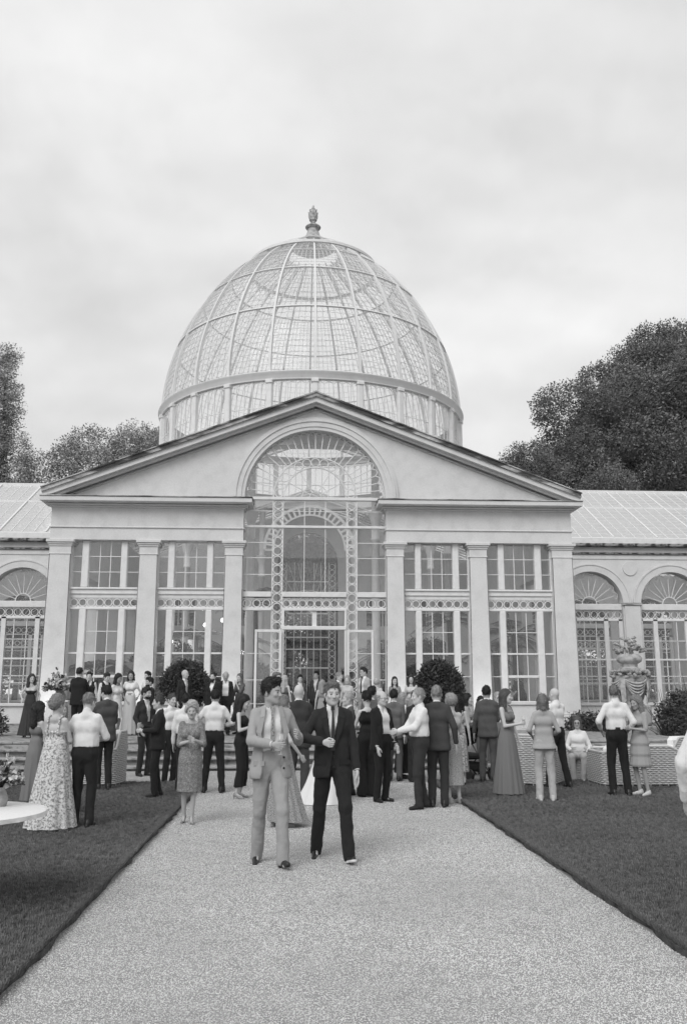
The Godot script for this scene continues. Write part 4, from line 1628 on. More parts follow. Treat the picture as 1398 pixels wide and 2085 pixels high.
func wing_front(parent: Node3D, s: int, z: float, rear: bool) -> void:
	var R := 1.2
	var sp := 4.87
	var bays := 3 if s > 0 else 3
	for k in bays:
		var cx := s * (10.45 + 3.08 * k)
		var ct := Vector2(cx, sp)
		# wall above the arch and half the pier on each side
		var poly := PackedVector2Array()
		for q in arc(ct, R, 0, PI, 24): poly.append(q)
		poly.append(Vector2(cx - R, TERRACE - .02)); poly.append(Vector2(cx - 1.54, TERRACE - .02))
		poly.append(Vector2(cx - 1.54, 6.55)); poly.append(Vector2(cx + 1.54, 6.55))
		poly.append(Vector2(cx + 1.54, TERRACE - .02)); poly.append(Vector2(cx + R, TERRACE - .02))
		var mb := MB.new()
		mb.prism(poly, z - .45, z)
		put(parent, "arcade_wall", mb.mesh(), M.stucco)
		if not rear:
			var av := MB.new()
			av.annulus(ct, R, R + .27, 0, PI, z - .1, z + .05, 32)
			av.annulus(ct, R + .24, R + .29, 0, PI, z - .1, z + .075, 32)
			put(parent, "archivolt", av.mesh(), M.stucco)
			var rd := MB.new()
			rd.annulus(Vector2(cx + s * 1.54, 6.2), .0, .27, 0, TAU, z - .05, z + .04, 28)
			put(parent, "roundel", rd.mesh(), M.stucco)
			var pc := MB.new()
			pc.bbox(cx + s * 1.54 - .36, cx + s * 1.54 + .36, 4.80, 4.90, z - .2, z + .09, .01)
			put(parent, "pier_cap", pc.mesh(), M.weather)
			var pp := MB.new()
			pp.bbox(cx + s * 1.54 - .3, cx + s * 1.54 + .3, TERRACE - .02, 4.80, z - .2, z + .055, .012)
			put(parent, "pier", pp.mesh(), M.stucco)
		# fan in the head of the arch
		var zg := z - .22
		var fr := MB.new()
		fr.bbox(cx - R, cx + R, 4.64, 4.87, zg - .06, zg + .1, .015)
		put(parent, "transom", fr.mesh(), M.frame)
		var sk := MB.new()
		for i in range(1, 10):
			var d := Vector3(cos(PI * i / 10.0), sin(PI * i / 10.0), 0)
			sk.bar(Vector3(cx, 4.87, zg) + d * .28, Vector3(cx, 4.87, zg) + d * 1.0, .02, .03)
			var c2 := Vector2(cx, 4.87) + Vector2(d.x, d.y) * 1.0
			sk.annulus(c2, .13, .15, PI * i / 10.0 - 1.5, PI * i / 10.0 + 1.5, zg - .015, zg + .015, 6)
		sk.annulus(Vector2(cx, 4.87), .26, .29, 0, PI, zg - .02, zg + .02, 14)
		# mullions and bars below
		for x in [-1.18, -.62, .58, 1.14]: sk.box(cx + x - .08, cx + x + .08, 1.25, 4.3, zg - .06, zg + .06)
		sk.box(cx - R, cx + R, 2.78, 2.84, zg - .03, zg + .05)
		sk.box(cx - R, cx + R, 4.24, 4.3, zg - .05, zg + .06)
		for x in [-.25, .2]: sk.box(cx + x - .014, cx + x + .014, 1.25, 4.3, zg - .02, zg + .02)
		for y in [1.95, 2.2, 3.5]: sk.box(cx - R, cx + R, y - .014, y + .014, zg - .02, zg + .02)
		if rear:
			sk.box(cx - R, cx + R, 3.62, 3.72, zg - .03, zg + .05)
			for i in 9: sk.annulus(Vector2(cx - R + .13 + i * .265, 3.86), .09, .12, 0, TAU, zg - .02, zg + .02, 12)
			for i in 9: sk.annulus(Vector2(cx - R + .13 + i * .265, 4.46), .1, .125, 0, TAU, zg - .02, zg + .02, 12)
		var sb := put(parent, "window_bars", sk.mesh(), M.frame)
		sb.set_meta("kind", "stuff")
		if not rear:
			ring_band(parent, cx - R, cx + R, 4.3, 4.64, zg)
		var g := MB.new()
		var gp := arc(Vector2(cx, 4.87), R, 0, PI, 20)
		g.prism(gp, zg - .002, zg + .002)
		put(parent, "fan_pane", g.mesh(), M.glass)
		for q in [[-1.1, -.7], [-.54, .5], [.66, 1.06]]:
			for yy in [[1.25, 2.78], [2.84, 4.24]]:
				pane(parent, cx + q[0] - .04, cx + q[1] + .04, yy[0], yy[1], zg)
		var sl := MB.new()
		sl.box(cx - R, cx + R, TERRACE - .02, 1.14, z - .4, z - .1)
		sl.bbox(cx - R + .002, cx + R - .002, 1.14, 1.25, z - .4, z - .02, .012)
		put(parent, "sill", sl.mesh(), M.stucco)

func wing(root: Node3D, s: int) -> void:
	var w := Node3D.new()
	w.name = "wing"
	root.add_child(w, true)
	var z := -5.5
	wing_front(w, s, z, false)
	wing_front(w, s, -15.4, true)
	var x0 := 8.06 if s > 0 else -18.2
	var x1 := 18.2 if s > 0 else -8.06
	# entablature and weathered cornice
	var e := MB.new()
	e.box(x0, x1, 6.55, 6.72, z - .45, z + .03)
	put(w, "architrave", e.mesh(), M.stucco)
	e = MB.new()
	e.bbox(x0, x1, 6.72, 6.80, z - .45, z + .1, .02)
	put(w, "moulding", e.mesh(), M.weather_dark)
	e = MB.new()
	e.box(x0, x1, 6.80, 7.0, z - .45, z + .05)
	put(w, "blocking_course", e.mesh(), M.stucco)
	e = MB.new()
	e.bbox(x0, x1, 7.0, 7.12, z - .45, z + .28, .02)
	put(w, "cornice", e.mesh(), M.weather_dark)
	e = MB.new()
	e.bbox(x0, x1, 7.12, 7.36, z - .45, z + .12, .02)
	put(w, "gutter_board", e.mesh(), M.frame)
	e = MB.new()
	e.box(x0, x1, 6.55, 7.2, -15.85, -15.4)
	put(w, "back_entablature", e.mesh(), M.stucco)
	# glazed roof, both slopes
	var ridge := Vector2(10.3, -10.6)
	var eave := Vector2(7.37, z + .02)
	var back := Vector2(7.2, -15.6)
	var rf := MB.new()
	var lap := MB.new()
	var rest := MB.new()
	for side in 2:
		var lo := eave if side == 0 else back
		var nm := Vector3(0, ridge.y * 0.0 + absf(lo.y - ridge.y), (ridge.x - lo.x) * (1.0 if side == 0 else -1.0)).normalized()
		var P := func(x: float, t: float) -> Vector3: return Vector3(x, lerpf(lo.x, ridge.x, t), lerpf(lo.y, ridge.y, t))
		var nb := int(absf(x1 - x0) / .42)
		for i in nb + 1:
			var x := lerpf(x0, x1, float(i) / nb)
			var main := i % 4 == 0
			rf.bar(P.call(x, 0.0), P.call(x, 1.0), .07 if main else .025, .09 if main else .03, nm)
		for j in 15:
			var t := j / 15.0
			lap.bar(P.call(x0, t), P.call(x1, t), .016, .014, nm)
			rest.quad(P.call(x0, t), P.call(x1, t), P.call(x1, t + 1.0 / 15.0), P.call(x0, t + 1.0 / 15.0), nm)
	rf.bar(Vector3(x0, ridge.x, ridge.y), Vector3(x1, ridge.x, ridge.y), .16, .12)
	var P2 := Vector3(0, lerpf(eave.x, ridge.x, .62), lerpf(eave.y, ridge.y, .62))
	rf.bar(Vector3(x0, P2.y, P2.z), Vector3(x1, P2.y, P2.z), .09, .09)
	for q in [["roof_bars", rf, M.frame], ["roof_laps", lap, M.thin], ["roof_glass", rest, M.white_glass]]:
		var o := put(w, q[0], q[1].mesh(), q[2])
		o.set_meta("kind", "stuff")
	var fl := MB.new()
	fl.box(x0, x1, TERRACE - .1, TERRACE + .01, -15.4, z)
	put(w, "floor", fl.mesh(), M.floor_stone)
	# end wall
	var en := MB.new()
	var xe := x1 if s > 0 else x0
	en.box(xe - .2, xe + .2, TERRACE, 7.2, -15.8, z)
	put(w, "end_wall", en.mesh(), M.stucco)
# ---------------------------------------------------------------- furniture, planting in pots, lamps
func build_objects() -> void:
	wicker()
	foreground_table()
	urn()
	flower_table()
	pram()
	uplights()
	indoor_plants()
	lamps()

func weave(mb: MB, path: Array, y0: float, y1: float, step: float, th: float) -> void:
	# courses of cane along a path in plan; path points carry their own top height
	var n := int((y1 - y0) / step)
	for j in n:
		var y := y0 + (j + .5) * step
		var run := []
		var rad := []
		for i in path.size():
			var p: Vector3 = path[i]
			if p.y >= y:
				var o := .01 * (1.0 if (i + j) % 2 == 0 else -1.0)
				var nxt: Vector3 = path[mini(i + 1, path.size() - 1)]
				var prv: Vector3 = path[maxi(i - 1, 0)]
				var tg := Vector3(nxt.x - prv.x, 0, nxt.z - prv.z).normalized()
				run.append(Vector3(p.x, y, p.z) + Vector3(tg.z, 0, -tg.x) * o)
				rad.append(th)
			elif run.size() > 1:
				mb.tube(run, rad, 5); run = []; rad = []
			else:
				run = []; rad = []
		if run.size() > 1: mb.tube(run, rad, 5)

func wicker_seat(label: String, p: Vector3, yaw: float, w: float, dp: float, back: float, arm: float, cushions: int, cat: String, nm: String) -> void:
	var t := thing(nm, label, cat, p, yaw, "pale wicker seats on the lawn")
	var path := []
	var hw := w * .5
	var n := 14
	for i in n + 1: path.append(Vector3(-hw, arm if i > 1 else arm * .9, lerpf(dp * .5, -dp * .42, float(i) / n)))
	var m := int(w / .055)
	for i in m + 1:
		var u := float(i) / m
		var rise := smoothstep(0.0, .22, minf(u, 1.0 - u))
		path.append(Vector3(lerpf(-hw + .03, hw - .03, u), lerpf(arm, back, rise), -dp * .5 - sin(u * PI) * .03))
	for i in n + 1: path.append(Vector3(hw, arm if i < n - 1 else arm * .9, lerpf(-dp * .42, dp * .5, float(i) / n)))
	var mb := MB.new()
	weave(mb, path, .03, back, .032, .0165)
	var o := put(t, "weave", mb.mesh(), M.wicker)
	o.set_meta("kind", "stuff")
	var fr := MB.new()
	var top := []
	var rad := []
	for q in path:
		top.append(q); rad.append(.024)
	fr.tube(top, rad, 6)
	put(t, "rim", fr.mesh(), M.wicker)
	var st := MB.new()
	for k in range(0, path.size(), 3): st.tube([Vector3(path[k].x, .0, path[k].z), path[k]], [.011, .011], 5)
	var so := put(t, "stakes", st.mesh(), M.wicker)
	so.set_meta("kind", "stuff")
	var apron := MB.new()
	weave(apron, [Vector3(-hw, 1, dp * .5), Vector3(-hw * .5, 1, dp * .5), Vector3(0, 1, dp * .5), Vector3(hw * .5, 1, dp * .5), Vector3(hw, 1, dp * .5)], .03, .34, .032, .0165)
	var ao := put(t, "front_weave", apron.mesh(), M.wicker)
	ao.set_meta("kind", "stuff")
	var base := MB.new()
	base.box(-hw + .03, hw - .03, .28, .33, -dp * .47, dp * .48)
	put(t, "seat_board", base.mesh(), M.wicker)
	for c in cushions:
		var cw := (w - .1) / cushions
		var cu := MB.new()
		var x0 := -hw + .05 + cw * c
		cu.bbox(x0 + .005, x0 + cw - .005, .33, .46, -dp * .4, dp * .49, .05)
		put(t, "seat_cushion", cu.mesh(), M.linen)
		var bc := MB.new()
		bc.bbox(x0 + .02, x0 + cw - .02, .46, back + .02, -dp * .42, -dp * .24, .07)
		put(t, "back_cushion", bc.mesh(), M.linen)

func wicker() -> void:
	wicker_seat("pale wicker armchair seen from the side by the left steps", Vector3(-4.08, .045, -16.75), deg_to_rad(-95), .75, .75, .92, .62, 1, "armchair", "wicker_armchair")
	wicker_seat("pale wicker armchair at the left edge behind the guests", Vector3(-6.25, .045, -15.6), deg_to_rad(60), .8, .75, .85, .6, 1, "armchair", "wicker_armchair")
	wicker_seat("pale wicker armchair between the long-haired woman and the tan-suited woman", Vector3(3.75, .045, -16.4), deg_to_rad(150), .85, .75, .86, .6, 1, "armchair", "wicker_armchair")
	wicker_seat("long pale wicker sofa behind the man with the bald head", Vector3(5.15, .0, -17.6), deg_to_rad(165), 1.7, .8, .62, .5, 2, "sofa", "wicker_sofa")
	wicker_seat("pale wicker sofa with its back to the camera behind the white-shirted man", Vector3(5.55, .045, -16.2), deg_to_rad(180), 1.5, .8, .68, .58, 2, "sofa", "wicker_sofa")
	wicker_seat("pale wicker armchair with white cushion at the right by the ruffled dress", Vector3(6.35, .045, -16.4), deg_to_rad(200), .9, .8, .82, .62, 1, "armchair", "wicker_armchair")

func foreground_table() -> void:
	var t := thing("round_table", "round table under a white cloth at the lower left edge", "table", Vector3(-3.26, .045, -7.38))
	var mb := MB.new()
	mb.lathe([Vector2(.0, .685), Vector2(.68, .685), Vector2(.7, .695), Vector2(.7, .71), Vector2(.68, .722), Vector2(0, .722)], 48)
	put(t, "table_top", mb.mesh(), M.linen)
	# short cloth with soft folds
	var cl := MB.new()
	cl.skirt(.722, .69, .705, .705, .706, .706, .712, .712, 24, .004, 1.0, Vector3.ZERO, 0, false)
	put(t, "tablecloth", cl.mesh(), M.linen)
	var lg := MB.new()
	lg.lathe([Vector2(.26, .0), Vector2(.26, .03), Vector2(.05, .06), Vector2(.04, .66)], 16)
	put(t, "pedestal", lg.mesh(), M.metal)
	bouquet("flower_vase", "loose bunch of flowers in a vase on the round table", Vector3(-3.02, .767, -7.72), .15, .36, 90, 91, false)

func bouquet(nm: String, label: String, p: Vector3, r: float, h: float, n: int, seed_: int, tall: bool) -> void:
	var t := thing(nm, label, "flowers", p)
	var rng := RandomNumberGenerator.new()
	rng.seed = seed_
	var v := MB.new()
	v.lathe([Vector2(.0, 0), Vector2(r * .42, 0), Vector2(r * .5, h * .15), Vector2(r * .38, h * .3), Vector2(r * .3, h * .36), Vector2(r * .36, h * .42), Vector2(0, h * .4)], 16)
	put(t, "vase", v.mesh(), M.stone)
	var st := MB.new()
	var heads_ := []
	for i in n:
		var a := rng.randf() * TAU
		var k := sqrt(rng.randf())
		var y := h * (.45 + rng.randf_range(.0, .75) * (1.2 - k)) * (1.35 if tall and i % 5 == 0 else 1.0)
		var q := Vector3(cos(a) * r * k * 1.25, y, sin(a) * r * k * 1.25)
		st.tube([Vector3(0, h * .38, 0), Vector3(q.x * .4, lerpf(h * .38, q.y, .6), q.z * .4), q], [.004, .0035, .003], 4)
		heads_.append(q)
	var so := put(t, "stems", st.mesh(), M.bark)
	so.set_meta("kind", "stuff")
	var fl := MB.new()
	fl.colored = true
	for q in heads_:
		var leafy := rng.randf() < .4
		var l := rng.randf_range(.05, .12) if leafy else rng.randf_range(.35, .75)
		fl.col = Color(l, l, l)
		var s := rng.randf_range(.022, .045) * (r / .2)
		for k in 9:
			var d := Vector3(rng.randfn(), rng.randfn() + .3, rng.randfn()).normalized()
			var x := d.cross(Vector3(rng.randfn(), 1, rng.randfn())).normalized() * s * .7
			fl.quadn(q, q + d * s * .6 + x, q + d * s * 1.5, q + d * s * .6 - x)
	var fo := put(t, "blooms", fl.mesh(), M.petal)
	fo.set_meta("kind", "stuff")

func urn() -> void:
	# carved stone group: pedestal, swagged drum, garlanded bowl, fruit and flowers on top
	var t := thing("stone_urn", "carved stone pedestal with hung drapery and a basket of stone flowers on top", "statue", Vector3(8.86, .28, -24.9))
	var c := MB.new()
	c.bbox(-.5, .5, -.3, .45, -.5, .5, .03)
	c.bbox(-.4, .4, .45, 1.0, -.4, .4, .03)
	put(t, "pedestal", c.mesh(), M.stone)
	var d := MB.new()
	d.lathe([Vector2(.36, 1.0), Vector2(.30, 1.06), Vector2(.3, 1.12), Vector2(.34, 1.2), Vector2(.42, 1.5), Vector2(.46, 1.72), Vector2(.44, 1.8), Vector2(.3, 1.84)], 28)
	put(t, "drum", d.mesh(), M.stone)
	# hanging cloth between knots
	var sw := MB.new()
	for s in 4:
		var a0 := TAU * s / 4.0 + PI * .25
		for f in 5:
			var pts := []
			var rad := []
			for i in 11:
				var u := i / 10.0
				var a := a0 + u * TAU / 4.0
				var sag := sin(u * PI) * (.14 + f * .07)
				var r := .47 + sin(u * PI) * .05 - f * .012
				pts.append(Vector3(cos(a) * r, 1.74 - sag - f * .015, sin(a) * r)); rad.append(.03 - absf(u - .5) * .012)
			sw.tube(pts, rad, 6)
		for k in 5:
			var aa := a0 + (k - 2) * .05
			sw.tube([Vector3(cos(aa) * .49, 1.76, sin(aa) * .49), Vector3(cos(aa) * .52, 1.5, sin(aa) * .52), Vector3(cos(aa) * .46, 1.12 - k * .02, sin(aa) * .46)], [.03, .035, .015], 6)
	var so := put(t, "drapery", sw.mesh(), M.carved)
	so.set_meta("kind", "stuff")
	# garland roll
	var rng := RandomNumberGenerator.new()
	rng.seed = 3
	var g := MB.new()
	for i in 150:
		var a := rng.randf() * TAU
		var b := rng.randf() * TAU
		var q := Vector3(cos(a) * (.44 + cos(b) * .09), 1.86 + sin(b) * .085, sin(a) * (.44 + cos(b) * .09))
		var s := rng.randf_range(.035, .06)
		var sp := SphereMesh.new()
		g.lathe([Vector2(0, -s), Vector2(s * .75, -s * .6), Vector2(s, 0), Vector2(s * .75, s * .6), Vector2(0, s)], 7, q)
	var go := put(t, "garland", g.mesh(), M.stone)
	go.set_meta("kind", "stuff")
	var bw := MB.new()
	bw.lathe([Vector2(.3, 1.9), Vector2(.3, 2.02), Vector2(.22, 2.06), Vector2(.22, 2.14), Vector2(.33, 2.2), Vector2(.36, 2.3), Vector2(.3, 2.38), Vector2(.26, 2.42), Vector2(.0, 2.42)], 26)
	put(t, "bowl", bw.mesh(), M.carved)
	var fr := MB.new()
	for i in 46:
		var a := rng.randf() * TAU
		var k := sqrt(rng.randf())
		var q := Vector3(cos(a) * .36 * k, 2.45 + rng.randf_range(0, .5) * (1.25 - k), sin(a) * .36 * k)
		if i % 3 == 0:
			var s := rng.randf_range(.05, .085)
			fr.lathe([Vector2(0, -s), Vector2(s * .8, -s * .5), Vector2(s, 0), Vector2(s * .7, s * .7), Vector2(0, s)], 8, q)
		else:
			# a curling stone leaf
			var dd := Vector3(cos(a), .5, sin(a)).normalized()
			fr.tube([q, q + dd * .1, q + dd * .17 + Vector3(0, -.05, 0)], [.03, .045, .012], 6)
	var fo := put(t, "fruit_and_leaves", fr.mesh(), M.stone)
	fo.set_meta("kind", "stuff")

func flower_table() -> void:
	var t := thing("side_table", "small white draped table before the left outer pilaster", "table", Vector3(-6.86, TERRACE, -24.6))
	var mb := MB.new()
	mb.bbox(-.3, .3, .86, .9, -.3, .3, .01)
	put(t, "table_top", mb.mesh(), M.linen)
	var cl := MB.new()
	cl.skirt(.9, .03, .32, .32, .325, .325, .36, .36, 11, .03, 2.0, Vector3.ZERO, 0, false)
	put(t, "tablecloth", cl.mesh(), M.linen)
	bouquet("flower_arrangement", "airy flower arrangement standing on the small draped table", Vector3(-6.86, TERRACE + .9, -24.6), .34, .62, 110, 44, true)

func pram() -> void:
	var t := thing("pushchair", "black pushchair standing beside the grey-suited man's legs", "pushchair", Vector3(2.78, 0, -17.6), .5)
	var hood := MB.new()
	for i in 9:
		var a0 := lerpf(-.3, 2.0, i / 9.0)
		var a1 := lerpf(-.3, 2.0, (i + 1) / 9.0)
		var P := func(a: float, x: float) -> Vector3: return Vector3(x, .68 + sin(a) * .34, -.05 - cos(a) * .34)
		hood.quadn(P.call(a0, -.24), P.call(a0, .24), P.call(a1, .24), P.call(a1, -.24))
		for x in [-.24, .24]: hood.tri(Vector3(x, .68, -.05), P.call(a0, x), P.call(a1, x), Vector3(signf(x), 0, 0))
	put(t, "hood", hood.mesh(), cloth(.012, ""))
	var seat := MB.new()
	seat.bbox(-.23, .23, .4, .5, -.3, .3, .03)
	seat.bbox(-.23, .23, .5, .95, -.34, -.26, .03)
	put(t, "seat", seat.mesh(), cloth(.012, ""))
	for x in [-1.0, 1.0]:
		var fr := MB.new()
		fr.tube([Vector3(x * .26, .1, .35), Vector3(x * .26, .55, -.1), Vector3(x * .25, 1.0, -.45)], [.014, .014, .014], 6)
		fr.tube([Vector3(x * .26, .1, -.35), Vector3(x * .26, .5, .05)], [.014, .014], 6)
		put(t, "frame", fr.mesh(), M.metal)
		for z in [-.36, .36]:
			var w := MB.new()
			var pts := []
			var rad := []
			for i in 17:
				pts.append(Vector3(x * .27, .12 + sin(TAU * i / 16.0) * .1, z + cos(TAU * i / 16.0) * .1)); rad.append(.022)
			w.tube(pts, rad, 6, false)
			w.tube([Vector3(x * .25, .12, z), Vector3(x * .29, .12, z)], [.085, .085], 12)
			put(t, "wheel", w.mesh(), M.black_gloss)
	var hd := MB.new()
	hd.tube([Vector3(-.25, 1.0, -.45), Vector3(0, 1.02, -.47), Vector3(.25, 1.0, -.45)], [.018, .018, .018], 6)
	put(t, "handle", hd.mesh(), M.black_gloss)
	var bg := MB.new()
	bg.bbox(-.2, .2, .16, .34, -.25, .25, .05)
	put(t, "basket", bg.mesh(), cloth(.015, ""))

func uplights() -> void:
	# small floods on the terrace that wash the feet of the pilasters
	var xs := [-7.73, -5.07, -2.48, 2.48, 5.07, 7.73]
	var where := ["left outer pilaster", "left middle pilaster", "pilaster left of the doors", "pilaster right of the doors", "right middle pilaster", "right outer pilaster"]
	for i in 6:
		var t := thing("floodlight", "small black floodlight at the foot of the " + where[i], "floodlight", Vector3(xs[i], TERRACE, -26.2), 0.0, "floodlights at the feet of the pilasters")
		var b := MB.new()
		b.obox(Vector3(0, .13, .05), Vector3(.22, .15, .1), Basis(Vector3(1, 0, 0), -.9))
		put(t, "housing", b.mesh(), M.metal)
		var br := MB.new()
		br.box(-.13, -.12, 0, .16, 0, .04); br.box(.12, .13, 0, .16, 0, .04); br.box(-.13, .13, .0, .012, 0, .04)
		put(t, "bracket", br.mesh(), M.metal)
		var l := MB.new()
		l.obox(Vector3(0, .165, .008), Vector3(.18, .11, .012), Basis(Vector3(1, 0, 0), -.9))
		put(t, "lamp_glass", l.mesh(), M.flood)
		var s := SpotLight3D.new()
		s.name = "beam"
		s.light_energy = .85
		s.spot_range = 12.0
		s.spot_angle = 44.0
		s.light_size = .1
		s.shadow_enabled = true
		t.add_child(s)
		s.position = Vector3(0, .22, -.03)
		s.rotation = Vector3(deg_to_rad(58), 0, 0)

func palm(label: String, p: Vector3, h: float, n: int, l: float, seed_: int) -> void:
	var t := thing("palm", label, "plant", p, 0.0, "plants growing inside the conservatory")
	var rng := RandomNumberGenerator.new()
	rng.seed = seed_
	var tk := MB.new()
	tk.tube([Vector3(0, 0, 0), Vector3(.05, h * .5, 0), Vector3(0, h, 0)], [.14, .11, .09], 10)
	put(t, "trunk", tk.mesh(), M.bark)
	for k in n:
		var a := TAU * k / n + rng.randf() * .4
		var el := rng.randf_range(-.1, 1.0)
		var mb := MB.new()
		mb.colored = true
		var tone := rng.randf_range(.035, .08)
		mb.col = Color(tone, tone, tone)
		var pts := []
		for j in 8:
			var u := j / 7.0
			pts.append(Vector3(cos(a) * cos(el) * u * l, h + sin(el) * u * l - u * u * l * .55, sin(a) * cos(el) * u * l))
		mb.tube(pts, [.014, .013, .012, .011, .009, .008, .006, .004], 4)
		for j in 26:
			var u := .22 + .78 * j / 25.0
			var i0 := mini(int(u * 7.0), 6)
			var c: Vector3 = pts[i0].lerp(pts[i0 + 1], u * 7.0 - i0)
			var d: Vector3 = (pts[i0 + 1] - pts[i0]).normalized()
			for s in [-1.0, 1.0]:
				var sd: Vector3 = (Vector3(-sin(a), 0, cos(a)) * s + d * .6 + Vector3(0, -.35, 0)).normalized()
				var e: Vector3 = c + sd * l * .26 * sin(u * 2.6 + .3)
				mb.quadn(c - d * .012, c + d * .012, e + d * .004, e - d * .004)
		put(t, "frond", mb.mesh(), M.leaf)

func indoor_plants() -> void:
	palm("palm with drooping fronds inside the right outer bay", Vector3(6.1, TERRACE, -29.6), 2.3, 16, 1.5, 5)
	palm("tall palm inside behind the right middle pilaster", Vector3(5.0, TERRACE, -32.0), 3.6, 16, 1.5, 6)
	palm("palm inside the left inner bay", Vector3(-4.0, TERRACE, -31.0), 2.9, 14, 1.4, 7)
	palm("palm deep inside left of the back doorway", Vector3(-2.6, TERRACE, -37.0), 3.0, 14, 1.4, 8)
	palm("palm deep inside right of the back doorway", Vector3(2.9, TERRACE, -37.0), 2.6, 14, 1.4, 9)
	palm("palm close behind the glass of the left outer bay", Vector3(-6.9, TERRACE, -28.9), 1.7, 18, 1.5, 21)
	palm("palm close behind the glass of the right inner bay", Vector3(3.9, TERRACE, -28.9), 1.9, 18, 1.4, 22)
	palm("palm close behind the glass of the right outer bay", Vector3(7.0, TERRACE, -30.6), 3.0, 18, 1.7, 23)
	palm("palm close behind the glass of the left inner bay", Vector3(-4.6, TERRACE, -29.0), 2.0, 18, 1.4, 24)
	palm("tall palm under the dome left of the doors", Vector3(-2.0, TERRACE, -31.5), 4.2, 16, 1.6, 25)
	var rngb := RandomNumberGenerator.new()
	rngb.seed = 31
	var bl := spray_mesh(.12, 9, 18, .14)
	for q in [[Vector3(-3.2, TERRACE, -29.6), 1.0, "leafy shrub inside the left inner bay"], [Vector3(-5.9, TERRACE, -32.4), 1.3, "leafy shrub deep inside the left outer bay"], [Vector3(3.1, TERRACE, -29.8), 1.1, "leafy shrub inside the right inner bay"], [Vector3(4.6, TERRACE, -34.5), 1.5, "tall leafy shrub deep inside the right inner bay"], [Vector3(1.9, TERRACE, -33.5), 1.0, "leafy shrub inside right of the doorway"], [Vector3(-1.8, TERRACE, -34.0), 1.0, "leafy shrub inside left of the doorway"], [Vector3(-4.4, TERRACE, -35.5), 1.5, "tall leafy shrub deep inside the left inner bay"]]:
		var sh := thing("shrub", q[2], "plant", q[0], 0.0, "plants growing inside the conservatory")
		var stem := MB.new()
		stem.tube([Vector3.ZERO, Vector3(.03, q[1] * .8, 0), Vector3(0, q[1] * 1.4, 0)], [.06, .045, .03], 8)
		put(sh, "stem", stem.mesh(), M.bark)
		var bb := []
		for i in 9:
			var d: Vector3 = Vector3(rngb.randfn(), rngb.randfn(), rngb.randfn()).normalized() * .5 * q[1]
			bb.append([Vector3(0, q[1] * 1.25, 0) + d, Vector3(.42, .4, .42) * q[1]])
		crown(sh, "leaves", bb, bl, 420.0, rngb, .03, .1, .7, 1.2)
	# broad-leaved banana plant behind the left outer bay
	var t := thing("banana_plant", "broad-leaved banana plant inside the left outer bay", "plant", Vector3(-6.1, TERRACE, -29.2), 0.0, "plants growing inside the conservatory")
	var tk := MB.new()
	tk.tube([Vector3(0, 0, 0), Vector3(0, 1.0, 0), Vector3(.05, 1.9, 0)], [.13, .1, .06], 10)
	put(t, "stem", tk.mesh(), M.bark)
	var rng := RandomNumberGenerator.new()
	rng.seed = 15
	for k in 9:
		var a := TAU * k / 9.0 + .3
		var mb := MB.new()
		mb.colored = true
		var tone := rng.randf_range(.08, .17)
		mb.col = Color(tone, tone, tone)
		var l := rng.randf_range(1.3, 1.8)
		var el := rng.randf_range(.5, 1.2)
		var prev := []
		for j in 9:
			var u := j / 8.0
			var c := Vector3(cos(a) * cos(el) * u * l, 1.7 + sin(el) * u * l - u * u * l * .75, sin(a) * cos(el) * u * l)
			var w := .24 * pow(sin(clampf(u, .02, 1.0) * PI * .94 + .12), .7)
			var sd := Vector3(-sin(a), 0, cos(a)) * w
			var cur := [c - sd + Vector3(0, -.07, 0), c, c + sd + Vector3(0, -.07, 0)]
			if not prev.is_empty():
				mb.quadn(prev[0], prev[1], cur[1], cur[0]); mb.quadn(prev[1], prev[2], cur[2], cur[1])
			prev = cur
		put(t, "leaf", mb.mesh(), M.leaf)

func lamps() -> void:
	# lit globes inside, seen through the left inner bay
	for q in [[Vector3(-4.62, 3.25, -29.4), "lit globe lamp inside beside the left middle pilaster"], [Vector3(-3.05, 4.05, -30.6), "lit globe lamp inside near the pilaster left of the doors"], [Vector3(-3.6, 3.85, -30.2), "lit globe lamp inside the left inner bay"]]:
		var t := thing("globe_lamp", q[1], "lamp", q[0], 0.0, "lit globe lamps inside")
		var g := MB.new()
		g.lathe([Vector2(0, -.075), Vector2(.045, -.06), Vector2(.07, -.022), Vector2(.07, .022), Vector2(.045, .06), Vector2(0, .075)], 16)
		put(t, "globe", g.mesh(), M.lamp)
		var r := MB.new()
		r.tube([Vector3(0, .075, 0), Vector3(0, .16, 0)], [.03, .02], 8)
		r.tube([Vector3(0, .16, 0), Vector3(0, 5.2, 0)], [.008, .008], 6)
		put(t, "rod", r.mesh(), M.metal)
		var l := OmniLight3D.new()
		l.name = "glow"
		l.light_energy = .5
		l.light_size = .1
		l.omni_range = 14.0
		l.shadow_enabled = true
		t.add_child(l)
# ---------------------------------------------------------------- people
var heads := {}
var hands := {}
var hairs := {}
var wn: FastNoiseLite
var hn: FastNoiseLite

